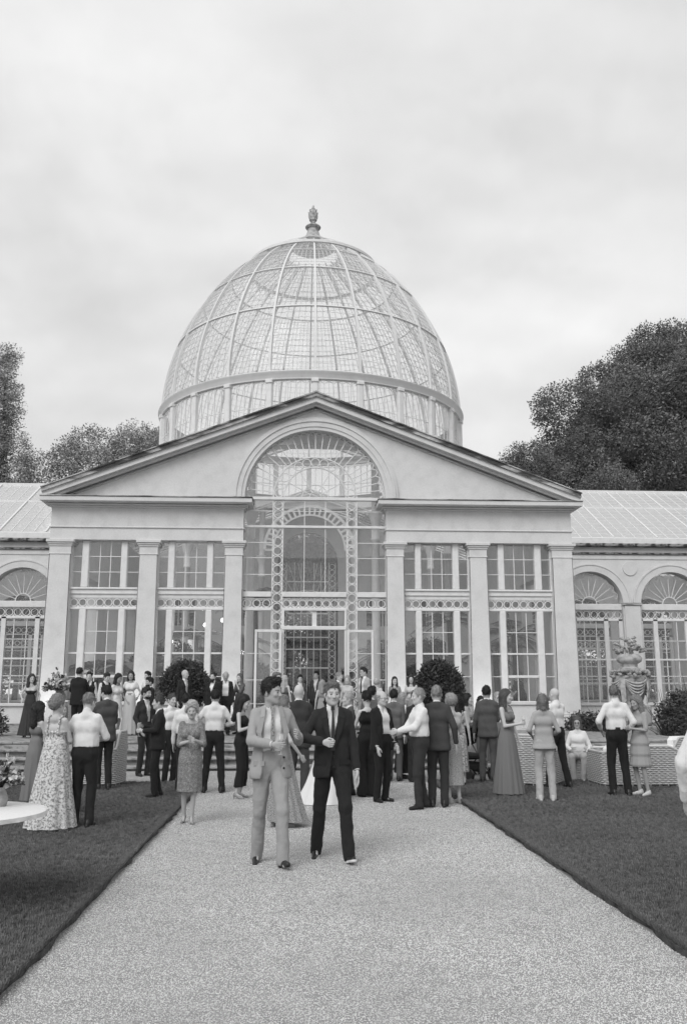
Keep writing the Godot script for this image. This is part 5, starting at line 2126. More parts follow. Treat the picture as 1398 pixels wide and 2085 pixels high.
func make_prototypes() -> void:
	wn = noise(5, 1.0, 3)
	wn.fractal_type = FastNoiseLite.FRACTAL_RIDGED
	wn.fractal_gain = .45
	hn = noise(9, 1.0, 2)
	for fine in [0, 1]:
		for fem in [0, 1]:
			var j := 0.92 if fem else 1.0
			var ops := [
				["e", Vector3(0, .138, -.012), Vector3(.076, .094, .098), .0],
				["e", Vector3(0, .082, .03), Vector3(.059 * j, .085, .066), .03],
				["c", Vector3(-.045 * j, .055, .0), Vector3(-.012, .018, .062), .024, .017, .03],
				["c", Vector3(.045 * j, .055, .0), Vector3(.012, .018, .062), .024, .017, .03],
				["c", Vector3(-.03, .126, .08), Vector3(.03, .126, .08), .012, .012, .015],
				["e", Vector3(-.04, .085, .068), Vector3(.02, .016, .018), .02],
				["e", Vector3(.04, .085, .068), Vector3(.02, .016, .018), .02],
				["-", Vector3(-.031, .109, .099), Vector3(.017, .012, .014), .012],
				["-", Vector3(.031, .109, .099), Vector3(.017, .012, .014), .012],
				["e", Vector3(-.031, .108, .078), Vector3(.0125, .011, .0125), .003],
				["e", Vector3(.031, .108, .078), Vector3(.0125, .011, .0125), .003],
				["c", Vector3(0, .118, .09), Vector3(0, .08, .107), .008, .0125, .012],
				["c", Vector3(-.011, .077, .1), Vector3(.011, .077, .1), .008, .008, .008],
				["e", Vector3(0, .056, .088), Vector3(.024, .006, .009), .006],
				["e", Vector3(0, .047, .085), Vector3(.02, .007, .01), .006],
				["-", Vector3(0, .0515, .1), Vector3(.021, .0022, .006), .004],
				["e", Vector3(-.079, .1, -.008), Vector3(.009, .03, .019), .008],
				["e", Vector3(.079, .1, -.008), Vector3(.009, .03, .019), .008],
				["c", Vector3(0, .06, -.022), Vector3(0, -.05, -.024), .052 * j, .05 * j, .03]]
			var s := solid(ops, Vector3(-.11, -.16, -.13), Vector3(.11, .25, .14), .0045 if fine else .0075)
			var cls := PackedInt32Array()
			cls.resize(s[0].size())
			for i in s[0].size():
				var p: Vector3 = s[0][i]
				var q := Vector3(absf(p.x), p.y, p.z)
				var c := 0
				if q.distance_to(Vector3(.031, .108, .09)) < .011: c = 2 if q.distance_to(Vector3(.031, .108, .092)) < .0088 else 1
				elif q.z > .07 and q.x > .012 and q.x < .05 and absf(q.y - .128 - q.x * .06) < .006: c = 4
				elif q.z > .078 and q.x < .023 and q.y > .041 and q.y < .06: c = 3
				cls[i] = c
			heads["%d%d" % [fine, fem]] = [s[0], s[1], s[2], cls]
	for pose in ["open", "grip", "fist"]:
		for fine in [0, 1]:
			var ops := []
			var curl: float = {"open": .28, "grip": .85, "fist": 1.25}[pose]
			var kx := [-.03, -.0105, .0095, .028]
			var ln := [.062, .076, .082, .074]
			for i in 4:
				var k0 := Vector3(kx[i], .088 - absf(i - 1.7) * .005, 0)
				ops.append(["c", Vector3(kx[i] * .55, .01, 0), k0, .0135, .0115, .014])
				var d := k0
				var an := curl * .55
				for j in 3:
					var l: float = ln[i] * [.48, .3, .24][j]
					var e := d + Vector3(kx[i] * .06 * (1.0 - curl * .6), cos(an) * l, sin(an) * l)
					ops.append(["c", d, e, .0092 - j * .0009, .0085 - j * .0009, .003])
					d = e
					an += curl * (.85 if j == 0 else .75)
			var t0 := Vector3(.022, .02, .006)
			var t1 := Vector3(.046, .05, .018 + curl * .012)
			var t2 := Vector3(.05 - curl * .012, .08, .03 + curl * .022)
			var t3 := Vector3(.047 - curl * .022, .102, .036 + curl * .026)
			ops.append(["c", t0, t1, .015, .0125, .012])
			ops.append(["c", t1, t2, .0115, .0105, .004])
			ops.append(["c", t2, t3, .0102, .0088, .004])
			ops.append(["c", Vector3(0, -.05, 0), Vector3(0, .012, 0), .024, .023, .016])
			hands[pose + str(fine)] = solid(ops, Vector3(-.07, -.09, -.04), Vector3(.085, .2, .13), .0042 if fine else .0066)
	var skull := Vector3(0, .145, -.016)
	var face := ["pl", Vector3(0, .168, .074), Vector3(0, -.62, .785)]
	var nape := ["pl", Vector3(0, .055, -.06), Vector3(0, -.9, .43)]
	var side := ["pl", Vector3(0, .1, .03), Vector3(0, -.45, .893)]
	var styles := {
		"short": [["e", skull, Vector3(.083, .099, .104), .0], ["e", Vector3(0, .21, .045), Vector3(.06, .03, .045), .03], face, nape],
		"side": [["e", skull + Vector3(.004, .012, .004), Vector3(.085, .103, .106), .0], ["e", Vector3(.015, .215, .055), Vector3(.062, .032, .045), .03], ["c", Vector3(-.075, .17, .0), Vector3(-.077, .1, .01), .014, .01, .02], ["c", Vector3(.075, .17, .0), Vector3(.077, .1, .01), .014, .01, .02], ["pl", Vector3(0, .178, .08), Vector3(0, -.66, .75)], nape],
		"curlytop": [["e", skull + Vector3(0, .01, 0), Vector3(.083, .103, .104), .0], ["e", Vector3(0, .222, .05), Vector3(.065, .036, .05), .03], ["c", Vector3(-.076, .17, .0), Vector3(-.078, .09, .012), .015, .011, .02], ["c", Vector3(.076, .17, .0), Vector3(.078, .09, .012), .015, .011, .02], ["pl", Vector3(0, .182, .082), Vector3(0, -.66, .75)], nape],
		"fringe": [["e", Vector3(0, .125, -.02), Vector3(.083, .075, .103), .0], ["pl", Vector3(0, .165, 0), Vector3(0, 1, -.1)], ["pl", Vector3(0, .1, .015), Vector3(0, -.1, .995)], nape],
		"crop": [["e", skull, Vector3(.08, .098, .101), .0], face, nape],
		"bob": [["e", skull, Vector3(.09, .104, .11), .0], face, ["c", Vector3(-.06, .12, -.02), Vector3(-.072, .0, -.015), .04, .034, .03], ["c", Vector3(.06, .12, -.02), Vector3(.072, .0, -.015), .04, .034, .03], ["c", Vector3(0, .1, -.07), Vector3(0, -.0, -.07), .055, .052, .04], ["-", Vector3(0, .07, .085), Vector3(.062, .11, .075), .01], ["pl", Vector3(0, -.02, 0), Vector3(0, -1, 0)]],
		"long": [["e", skull, Vector3(.088, .103, .108), .0], face, ["c", Vector3(-.055, .12, -.03), Vector3(-.085, -.17, -.015), .042, .036, .03], ["c", Vector3(.055, .12, -.03), Vector3(.085, -.17, -.015), .042, .036, .03], ["c", Vector3(0, .1, -.07), Vector3(0, -.22, -.1), .06, .05, .05], ["-", Vector3(0, .05, .09), Vector3(.064, .13, .085), .01]],
		"wavy": [["e", skull, Vector3(.098, .108, .114), .0], face, ["c", Vector3(-.07, .12, -.03), Vector3(-.1, -.09, -.01), .05, .045, .04], ["c", Vector3(.07, .12, -.03), Vector3(.1, -.09, -.01), .05, .045, .04], ["c", Vector3(0, .1, -.07), Vector3(0, -.13, -.09), .075, .06, .05], ["-", Vector3(0, .06, .09), Vector3(.066, .12, .085), .01]],
		"bun": [["e", skull, Vector3(.085, .101, .106), .0], ["e", Vector3(0, .1, -.118), Vector3(.05, .048, .042), .02], face, nape],
		"updo": [["e", skull, Vector3(.089, .104, .11), .0], ["e", Vector3(0, .13, -.085), Vector3(.07, .085, .055), .03], ["e", Vector3(0, .22, -.02), Vector3(.06, .04, .07), .03], face, nape],
		"puff": [["e", skull + Vector3(0, .004, 0), Vector3(.1, .112, .117), .0], ["e", Vector3(0, .22, .045), Vector3(.07, .04, .05), .03], ["c", Vector3(-.08, .14, .01), Vector3(-.082, .05, .01), .025, .02, .02], ["c", Vector3(.08, .14, .01), Vector3(.082, .05, .01), .025, .02, .02], ["pl", Vector3(0, .172, .085), Vector3(0, -.66, .75)], ["-", Vector3(0, .06, .095), Vector3(.062, .11, .08), .01], ["pl", Vector3(0, .03, 0), Vector3(0, -1, 0)]],
		"beard": [["e", Vector3(0, .06, .03), Vector3(.066, .07, .07), .0], ["c", Vector3(-.02, .02, .07), Vector3(.02, .02, .07), .022, .022, .02], ["pl", Vector3(0, .062, .0), Vector3(0, .97, .2)], ["pl", Vector3(0, .02, .0), Vector3(0, -.2, -.98)], ["-", Vector3(0, .052, .105), Vector3(.026, .011, .03), .006]]}
	for k in styles:
		var curly: bool = k in ["curlytop", "wavy", "puff", "updo"]
		var s := solid(styles[k], Vector3(-.17, -.3, -.19), Vector3(.17, .3, .15), .0065, hn, .012 if curly else .007, Vector3(75, 75, 75) if curly else Vector3(70, 14, 60))
		hairs[k] = locks(s, curly, k)

func locks(s: Array, curly: bool, k: String) -> ArrayMesh:
	# loose locks lying on the mass of hair break its outline and its surface
	var rng := RandomNumberGenerator.new()
	rng.seed = hash(k)
	var mb := MB.new()
	mb.add(s[0], s[1], s[2], Transform3D())
	var n := 420 if not curly else 520
	if k == "beard": n = 160
	for i in n:
		var j: int = rng.randi() % s[0].size()
		var p: Vector3 = s[0][j]
		var nm: Vector3 = s[1][j]
		if nm.y < -.5: continue
		var flow := Vector3(p.x * 2.5, -.55, -.5 - p.z * 2.0) if not curly else Vector3(rng.randfn(), rng.randfn() - .4, rng.randfn())
		flow = (flow - nm * flow.dot(nm)).normalized()
		flow = (flow + Vector3(rng.randfn(), rng.randfn(), rng.randfn()) * .18).normalized()
		var l := rng.randf_range(.022, .05) * (.6 if curly else 1.0)
		var w := nm.cross(flow).normalized() * rng.randf_range(.003, .006)
		var a := p + nm * .001
		var b := p + flow * l * .5 + nm * rng.randf_range(.004, .008)
		var c := p + flow * l + nm * rng.randf_range(-.002, .005)
		mb.quadn(a - w, a + w, b + w * .9, b - w * .9)
		mb.tri(b - w * .9, b + w * .9, c, (nm + flow * .3).normalized())
	return mb.mesh()

func ik(a: Vector3, t: Vector3, l1: float, l2: float, pole: Vector3) -> Array:
	var d := t - a
	var l := clampf(d.length(), 0.05, (l1 + l2) * 0.995)
	d = d.normalized()
	t = a + d * l
	var x := (l1 * l1 - l2 * l2 + l * l) / (2.0 * l)
	var h := sqrt(maxf(l1 * l1 - x * x, 0.0))
	var p := (pole - d * pole.dot(d)).normalized()
	return [a + d * x + p * h, t]

# o: dictionary of what the person looks like and how they stand; every length is for a person 1.75 m tall
func person(o: Dictionary) -> Node3D:
	var root := thing("person", o.label, "person", Vector3(o.x, o.get("y", 0.0), o.z), deg_to_rad(o.get("yaw", 0.0)), o.get("group", "guests at the garden party"))
	var fem: bool = o.get("fem", false)
	var s: float = o.get("h", 1.75) / 1.75
	var slim: float = s * o.get("slim", .91)
	root.scale = Vector3(slim, s, slim)
	var fat: float = o.get("fat", 0.0)
	var cs: float = o.get("cs", .02)
	var fine := 1 if cs < .014 else 0
	var top: String = o.get("top", "suit")
	var bot: String = o.get("bot", "trousers")
	var sh := .146 if fem else .168
	var lean: float = o.get("lean", 0.0)
	var sit: bool = o.get("sit", false)
	var drop := -.45 if sit else 0.0
	var up := Vector3(0, drop, 0)
	# joints
	var fl: Vector3 = o.get("fl", Vector3(.1, 0, .0))
	var fr: Vector3 = o.get("fr", Vector3(-.1, 0, .0))
	if sit:
		fl = o.get("fl", Vector3(.1, 0, .45)); fr = o.get("fr", Vector3(-.1, 0, .42))
	var hl := Vector3(.085, .92, 0) + up
	var hr := Vector3(-.085, .92, 0) + up
	var al := fl + Vector3(0, .085, -.03)
	var ar := fr + Vector3(0, .085, -.03)
	var ll := .437 if o.get("stride", false) else .424
	var kl := ik(hl, al, ll, ll - .003, Vector3(.12, .1, 1))
	var kr := ik(hr, ar, ll, ll - .003, Vector3(-.12, .1, 1))
	al = kl[1]; ar = kr[1]
	var tilt := Basis(Vector3(1, 0, 0), lean)
	var piv := Vector3(0, .95, 0) + up
	var T := func(p: Vector3) -> Vector3: return piv + tilt * (p + up - piv)
	var sl: Vector3 = T.call(Vector3(sh, 1.4, -.015))
	var sr: Vector3 = T.call(Vector3(-sh, 1.4, -.015))
	var wl: Vector3 = o.get("al", Vector3(.25, .84, .03)) + up
	var wr: Vector3 = o.get("ar", Vector3(-.25, .84, .03)) + up
	var el := ik(sl, wl, .285, .255, o.get("pl", Vector3(.6, -.5, -.7)))
	var er := ik(sr, wr, .285, .255, o.get("pr", Vector3(-.6, -.5, -.7)))
	wl = el[1]; wr = er[1]
	var lo := Vector3(-.2, -.02 + minf(0.0, 0.0), -.3)
	var hi := Vector3(.2, 1.62, .3)
	for p in [kl[0], kr[0], al, ar, el[0], er[0], wl, wr, sl, sr]:
		lo = lo.min(p - Vector3(.14, .16, .14)); hi = hi.max(p + Vector3(.14, .14, .14))
	lo.y = -.02
	# skin
	var skin: float = o.get("skin", .47)
	var slv0: float = o.get("sleeve", 1.0)
	var b := .86 if fem else 1.0
	# under clothes the trunk and limbs stay a little slimmer than the cloth
	var cov := .8 if top != "dress" else .94
	var leg := .86 if bot == "trousers" else 1.0
	var arm := .82 if top == "suit" or (top != "dress" and slv0 > .9) else 1.0
	var ops := [
		["c", T.call(Vector3(-.06, .97, 0)), T.call(Vector3(.06, .97, 0)), .09 * b * cov + fat * .4, .09 * b * cov + fat * .4, .05],
		["c", T.call(Vector3(-.045, 1.1, .005)), T.call(Vector3(.045, 1.1, .005)), .085 * b * cov + fat * .5, .085 * b * cov + fat * .5, .06],
		["c", T.call(Vector3(-.075, 1.29, 0)), T.call(Vector3(.075, 1.29, 0)), .095 * b * cov + fat * .25, .095 * b * cov + fat * .25, .06],
		["c", T.call(Vector3(-sh + .03, 1.395, -.015)), T.call(Vector3(-.02, 1.43, -.018)), .046 * b * cov, .056 * b * cov, .05],
		["c", T.call(Vector3(sh - .03, 1.395, -.015)), T.call(Vector3(.02, 1.43, -.018)), .046 * b * cov, .056 * b * cov, .05],
		["c", T.call(Vector3(0, 1.42, -.02)), T.call(Vector3(0, 1.54, .0)), .055 * b, .05 * b, .04],
		["c", sl, el[0], .047 * b * arm + fat * .15, .037 * b * arm + fat * .1, .03], ["c", el[0], wl, .037 * b + fat * .1, .026 * b, .01],
		["c", sr, er[0], .047 * b * arm + fat * .15, .037 * b * arm + fat * .1, .03], ["c", er[0], wr, .037 * b + fat * .1, .026 * b, .01],
		["c", hl, kl[0], .075 * b * leg + fat * .25, .047 * leg, .04], ["c", kl[0], al + Vector3(0, .03, -.01), .05, .034, .02],
		["c", hr, kr[0], .075 * b * leg + fat * .25, .047 * leg, .04], ["c", kr[0], ar + Vector3(0, .03, -.01), .05, .034, .02],
		["c", al + Vector3(0, -.02, 0), al + Vector3(0, -.05, .1), .026, .018, .02],
		["c", ar + Vector3(0, -.02, 0), ar + Vector3(0, -.05, .1), .026, .018, .02]]
	if fem:
		ops.append(["e", T.call(Vector3(-.065, 1.27, .075)), Vector3(.058, .058, .05), .03])
		ops.append(["e", T.call(Vector3(.065, 1.27, .075)), Vector3(.058, .058, .05), .03])
	var bs := solid(ops, lo, hi, maxf(cs, .014))
	var mb := MB.new()
	mb.colored = true
	mb.col = Color(skin, skin, skin)
	mb.add(bs[0], bs[1], bs[2], Transform3D())
	var hd: Array = heads["%d%d" % [fine, 1 if fem else 0]]
	var hb := tilt * Basis.from_euler(Vector3(deg_to_rad(o.get("nod", 0.0)), deg_to_rad(o.get("turn", 0.0)), deg_to_rad(o.get("roll", 0.0))))
	var ht := Transform3D(hb.scaled_local(Vector3(1.06, 1.02, 1.06)), T.call(Vector3(0, 1.5, .012)))
	mb.add(hd[0], hd[1], hd[2], ht)
	var hair_l: float = o.get("hair_l", .03)
	var lipf := .6 if fem else .78
	var k0: int = mb.c.size() - hd[0].size()
	for i in hd[3].size():
		match hd[3][i]:
			1: mb.c[k0 + i] = Color(1, 1, 1) * skin * .72
			2: mb.c[k0 + i] = Color(.03, .03, .03)
			3: mb.c[k0 + i] = Color(skin * lipf, skin * lipf, skin * lipf)
			4: mb.c[k0 + i] = Color(1, 1, 1) * minf(lerpf(hair_l, skin, .35), skin * .8)
	for side in [0, 1]:
		var w: Vector3 = wl if side == 0 else wr
		var e: Vector3 = el[0] if side == 0 else er[0]
		var y := (w - e).normalized()
		var hold: String = o.get("hl" if side == 0 else "hr", "open")
		# palm faces the body's middle when hanging, up and in when raised
		var pn: Vector3 = Vector3(-1 if side == 0 else 1, .15, .1) if y.y < -.5 else Vector3(-.75 if side == 0 else .75, .1, -.55)
		var z := (pn - y * pn.dot(y)).normalized()
		var x := y.cross(z)
		var bsn := Basis(x, y, z)
		# thumb points forward/up: mirror the hand where needed
		var fw := Vector3(0, .55, .8) if y.y > -.5 else Vector3(0, 0, 1)
		if x.dot(fw) < 0.0: bsn = Basis(-x, y, z)
		var hsn: Array = hands[hold + str(fine)]
		mb.add(hsn[0], hsn[1], hsn[2], Transform3D(bsn.scaled_local(Vector3.ONE * (.82 if fem else .92)), w + y * .028))
		if side == 0: o["gl"] = Transform3D(bsn, w + y * .1 + z * .03)
		else: o["gr"] = Transform3D(bsn, w + y * .1 + z * .03)
	put(root, "body", mb.mesh(), M.skin)
	# hair
	var hs: String = o.get("hair", "short")
	if hs != "bald":
		put(root, "hair", hairs[hs], hair_mat(hair_l), ht)
	if o.get("beard", false):
		put(root, "beard", hairs["beard"], hair_mat(hair_l), ht)
	if o.get("specs", 0) > 0:
		var g := MB.new()
		for sx in [-1.0, 1.0]:
			g.add_ring(Vector3(sx * .032, .108, .104), .0165, .002 if o.specs == 1 else .0042)
			g.bar(Vector3(sx * .052, .112, .1), Vector3(sx * .078, .115, .0), .003, .003)
		g.bar(Vector3(-.013, .112, .105), Vector3(.013, .112, .105), .004, .004)
		put(root, "spectacles", g.mesh(), M.black_gloss, ht)
	var so := Vector3(o.x * 3.1, 0, o.z * 7.7)
	# clothes on the legs
	if bot == "trousers":
		var wide: float = o.get("wide", .0)
		var tr := [
			["c", Vector3(-.068, .95, 0) + up, Vector3(.068, .95, 0) + up, .112 * (.95 if fem else 1.0) + fat * .6, .112 * (.95 if fem else 1.0) + fat * .6, .05],
			["c", Vector3(-.055, 1.06, .0) + up, Vector3(.055, 1.06, .0) + up, .1 * b + fat * .7, .1 * b + fat * .7, .05],
			["pl", Vector3(0, 1.075, 0) + up, Vector3(0, 1, 0)],
			["c", hl, kl[0], .096 + fat * .3, .068 + wide * .4, .045], ["c", kl[0] + Vector3(0, 0, -.008), al + Vector3(0, -.03, .0), .066 + wide * .4, .06 + wide, .02],
			["c", hr, kr[0], .096 + fat * .3, .068 + wide * .4, .045], ["c", kr[0] + Vector3(0, 0, -.008), ar + Vector3(0, -.03, .0), .066 + wide * .4, .06 + wide, .02]]
		var hem: float = o.get("hem", .0)
		tr.append(["pl", Vector3(0, .028, 0), Vector3(0, -1, 0)])
		if hem > 0.0: tr.append(["pl", Vector3(0, hem, 0), Vector3(0, -1, 0)])
		var ts := solid(tr, lo, hi, cs, wn, .012, Vector3(5.5, 3.2, 5.5), so)
		put(root, "trousers", solid_mesh(ts), cloth(o.get("bot_l", .03), o.get("bot_p", "")))
		if o.get("belt", false):
			var bl := MB.new()
			bl.oval_band(Vector3(0, 1.055, 0) + up, .163 + fat * .6, .112 + fat * .7, .035)
			put(root, "belt", bl.mesh(), M.black_gloss)
	else:
		var len_y: float = o.get("hem", .02)
		var fl2: float = o.get("flare", .3)
		var sk := MB.new()
		sk.skirt(1.08, len_y, .145 + fat, .104 + fat, .175 + fat, .152 + fat, fl2, fl2 * .97, o.get("folds", 13), o.get("fold_a", .035), o.x * 5.0, o.get("sway", Vector3.ZERO), o.get("tiers", 0), sit)
		put(root, "skirt", sk.mesh(), cloth(o.get("bot_l", o.get("top_l", .3)), o.get("bot_p", o.get("top_p", ""))))
	# clothes on the upper body
	var tj: Vector3
	var slv: float = o.get("sleeve", 1.0)
	if top == "suit" or top == "shirt" or top == "vest":
		var sg := 0.0 if top != "suit" else -.006
		var st := [
			["c", T.call(Vector3(-.07, 1.0, 0)), T.call(Vector3(.07, 1.0, 0)), .108 * b + fat * .7 + sg, .108 * b + fat * .7 + sg, .05],
			["c", T.call(Vector3(-.065, 1.12, .006)), T.call(Vector3(.065, 1.12, .006)), .112 * b + fat * .8 + sg, .112 * b + fat * .8 + sg, .06],
			["c", T.call(Vector3(-.085, 1.29, .004)), T.call(Vector3(.085, 1.29, .004)), .114 * b + fat * .4 + sg, .114 * b + fat * .4 + sg, .06],
			["c", T.call(Vector3(-sh + .03, 1.395, -.015)), T.call(Vector3(-.02, 1.435, -.018)), .054 * b, .062 * b, .05],
			["c", T.call(Vector3(sh - .03, 1.395, -.015)), T.call(Vector3(.02, 1.435, -.018)), .054 * b, .062 * b, .05],
			["pl", Vector3(0, 1.055 + (-.02 if top == "shirt" else .0), 0) + up, Vector3(0, -1, 0)]]
		if top != "suit":
			for q in [[sl, el[0], wl], [sr, er[0], wr]]:
				st.append(["c", q[0], q[1], .056 * b, .051 * b, .03])
				st.append(["c", q[1], q[1].lerp(q[2], slv), .05 * b, .04 * b, .02])
		if fem:
			st.append(["c", T.call(Vector3(-.06, 1.27, .07)), T.call(Vector3(.06, 1.27, .07)), .055, .055, .05])
		st.append(["c", T.call(Vector3(0, 1.44, -.022)), T.call(Vector3(0, 1.53, -.004)), (.066 if top != "suit" else .06) * b, (.06 if top != "suit" else .058) * b, .03])
		st.append(["pl", T.call(Vector3(0, 1.51, .02)), (tilt * Vector3(0, .9, .43)).normalized()])
		if o.get("open_neck", false): st.append(["v", [[1.38 + drop, .0], [1.53 + drop, .05]], .02])
		var ss := solid(st, lo, hi, cs, wn, .010 if top == "shirt" else .004, Vector3(6, 2.6, 6), so)
		put(root, "shirt", solid_mesh(ss), cloth(o.get("shirt_l", .72), o.get("shirt_p", "shirt")))
		if o.get("tie", "") == "tie":
			var tm := MB.new()
			tm.strap([T.call(Vector3(0, 1.475, .07)), T.call(Vector3(0, 1.42, .1)), T.call(Vector3(0, 1.3, .128)), T.call(Vector3(0, 1.16, .131 + fat * .5)), T.call(Vector3(.0, 1.06, .128 + fat * .6))], [.022, .02, .032, .042, .044], .008)
			tm.obox(T.call(Vector3(0, 1.472, .076)), Vector3(.04, .04, .025), tilt)
			put(root, "tie", tm.mesh(), cloth(o.get("tie_l", .05), o.get("tie_p", "")))
		elif o.get("tie", "") == "bow":
			var tm := MB.new()
			for sx in [-1.0, 1.0]:
				tm.prism(PackedVector2Array([Vector2(0, 1.468), Vector2(sx * .055, 1.438), Vector2(sx * .055, 1.505), Vector2(0, 1.482)]), .07, .095)
			put(root, "bow_tie", tm.mesh(), cloth(.02, ""))
	if top == "suit" or top == "vest":
		var hemj: float = o.get("jhem", .8)
		var jw: float = o.get("jw", .0)
		var J := [
			["c", T.call(Vector3(-.085, .84, 0)), T.call(Vector3(.085, .84, 0)), .128 * b + fat * .7 + jw, .128 * b + fat * .7 + jw, .04],
			["c", T.call(Vector3(-.078, .98, 0)), T.call(Vector3(.078, .98, 0)), .122 * b + fat * .8, .122 * b + fat * .8, .05],
			["c", T.call(Vector3(-.07, 1.12, .006)), T.call(Vector3(.07, 1.12, .006)), .118 * b + fat * .9, .118 * b + fat * .9, .06],
			["c", T.call(Vector3(-.085, 1.29, .0)), T.call(Vector3(.085, 1.29, .0)), .12 * b + fat * .5, .12 * b + fat * .5, .06],
			["c", T.call(Vector3(-sh + .015, 1.4, -.015)), T.call(Vector3(-.02, 1.437, -.018)), .058 * b, .068 * b, .05],
			["c", T.call(Vector3(sh - .015, 1.4, -.015)), T.call(Vector3(.02, 1.437, -.018)), .058 * b, .068 * b, .05],
			["c", T.call(Vector3(-.058, 1.462, -.01)), T.call(Vector3(-.015, 1.478, -.058)), .024, .028, .02],
			["c", T.call(Vector3(.058, 1.462, -.01)), T.call(Vector3(.015, 1.478, -.058)), .024, .028, .02],
			["pl", T.call(Vector3(0, hemj, 0)), tilt * Vector3(0, -1, 0)],
			["pl", T.call(Vector3(0, 1.503, -.02)), (tilt * Vector3(0, .93, .36)).normalized()]]
		if fem:
			J.append(["e", T.call(Vector3(-.065, 1.27, .085)), Vector3(.066, .064, .055), .03])
			J.append(["e", T.call(Vector3(.065, 1.27, .085)), Vector3(.066, .064, .055), .03])
		if o.get("unbuttoned", false): J.append(["v", [[.6 + drop, .14], [.95 + drop, .098], [1.12 + drop, .092], [1.3 + drop, .09], [1.5 + drop, .08]], .02])
		elif top == "vest": J.append(["v", [[1.2 + drop, .0], [1.5 + drop, .09]], .02])
		else: J.append(["v", [[.6 + drop, .09], [.86 + drop, .03], [1.0 + drop, .002], [1.08 + drop, .004], [1.5 + drop, .075]], .02])
		if top == "suit":
			for q in [[sl, el[0], wl], [sr, er[0], wr]]:
				J.append(["c", q[0], q[1], .057 * b, .05 * b, .02])
				J.append(["c", q[1], q[1].lerp(q[2], .93 * slv), .05 * b, .041 * b, .015])
		var js := solid(J, lo, hi, cs, wn, .006 if fem else .009, Vector3(5, 3.0, 5), so)
		put(root, "jacket" if top == "suit" else "apron_bib", solid_mesh(js), cloth(o.get("top_l", .03), o.get("top_p", "")))
		if top == "suit" and slv > .9:
			for q in [[er[0], wr], [el[0], wl]]:
				var cf := MB.new()
				var dd: Vector3 = (q[1] - q[0]).normalized()
				cf.tube([q[0].lerp(q[1], .85), q[1] - dd * .01, q[1] + dd * .012], [.034, .035, .034], 10)
				put(root, "cuff", cf.mesh(), cloth(o.get("shirt_l", .72), ""))
		if top == "suit" and fine == 1:
			for sx in [-1.0, 1.0]:
				var pf := MB.new()
				pf.obox(T.call(Vector3(sx * .135, .945, .107)), Vector3(.12, .045, .012), tilt * Basis(Vector3(0, 1, 0), sx * .42))
				put(root, "pocket_flap", pf.mesh(), cloth(o.get("top_l", .03) * .92, o.get("top_p", "")))
			var bx: float = .125 if o.get("unbuttoned", false) else .012
			for yb in [1.0, .9]:
				var bt := MB.new()
				bt.tube([T.call(Vector3(bx, yb, .118)), T.call(Vector3(bx, yb, .14))], [.011, .011], 10)
				put(root, "button", bt.mesh(), M.black_gloss)
		# lapels lie on the chest as thin folded flaps
		if top == "suit" and fine == 1:
			for sx in [-1.0, 1.0]:
				var lp := MB.new()
				var w0 := .09 if o.get("unbuttoned", false) else .008
				lp.flap([T.call(Vector3(sx * .07, 1.475, .068)), T.call(Vector3(sx * (.064 + w0 * .2), 1.38, .128)), T.call(Vector3(sx * (.03 + w0), 1.22, .142)), T.call(Vector3(sx * (w0 + .004), 1.09, .14))], [T.call(Vector3(sx * .105, 1.48, .04)), T.call(Vector3(sx * .13, 1.37, .118)), T.call(Vector3(sx * (.085 + w0), 1.24, .14)), T.call(Vector3(sx * (w0 + .012), 1.09, .142))])
				put(root, "lapel", lp.mesh(), cloth(o.get("top_l", .03), o.get("top_p", "")))
	if top == "dress":
		var neck: float = o.get("neck", 1.36)
		var D := [
			["c", T.call(Vector3(-.06, 1.02, 0)), T.call(Vector3(.06, 1.02, 0)), .102 * b + fat * .8, .102 * b + fat * .8, .05],
			["c", T.call(Vector3(-.055, 1.1, .005)), T.call(Vector3(.055, 1.1, .005)), .1 * b + fat * .9, .1 * b + fat * .9, .05],
			["c", T.call(Vector3(-.08, 1.29, .002)), T.call(Vector3(.08, 1.29, .002)), .108 * b + fat * .5, .108 * b + fat * .5, .06],
			["e", T.call(Vector3(-.065, 1.27, .08)), Vector3(.065, .065, .056), .03],
			["e", T.call(Vector3(.065, 1.27, .08)), Vector3(.065, .065, .056), .03],
			["c", T.call(Vector3(-sh + .03, 1.395, -.015)), T.call(Vector3(-.02, 1.435, -.018)), .052 * b, .062 * b, .05],
			["c", T.call(Vector3(sh - .03, 1.395, -.015)), T.call(Vector3(.02, 1.435, -.018)), .052 * b, .062 * b, .05],
			["pl", T.call(Vector3(0, neck, 0)), (tilt * Vector3(0, 1, o.get("scoop", .0))).normalized()],
			["pl", Vector3(0, 1.03, 0) + up, Vector3(0, -1, 0)]]
		if slv > 0.0 and o.get("sleeve", 0.0) > 0.0:
			for q in [[sl, el[0], wl], [sr, er[0], wr]]:
				D.append(["c", q[0], q[0].lerp(q[1], minf(slv * 2.0, 1.0)), .062 * b + fat * .2, .056 * b + fat * .2, .03])
				if slv > .5: D.append(["c", q[1], q[1].lerp(q[2], slv * 2.0 - 1.0), .055 * b, .05 * b, .02])
		var ds := solid(D, lo, hi, cs, wn, .005, Vector3(13, 9, 13), so)
		put(root, "bodice", solid_mesh(ds), cloth(o.get("top_l", .3), o.get("top_p", "")))
		if o.get("straps", false):
			for sx in [-1.0, 1.0]:
				var sp := MB.new()
				sp.strap([T.call(Vector3(sx * .09, neck - .03, .105)), T.call(Vector3(sx * .1, 1.43, .055)), T.call(Vector3(sx * .1, 1.475, -.012)), T.call(Vector3(sx * .095, 1.42, -.08)), T.call(Vector3(sx * .08, neck - .06, -.1))], [.02, .02, .02, .02, .02], .006)
				put(root, "strap", sp.mesh(), cloth(o.get("top_l", .3), o.get("top_p", "")))
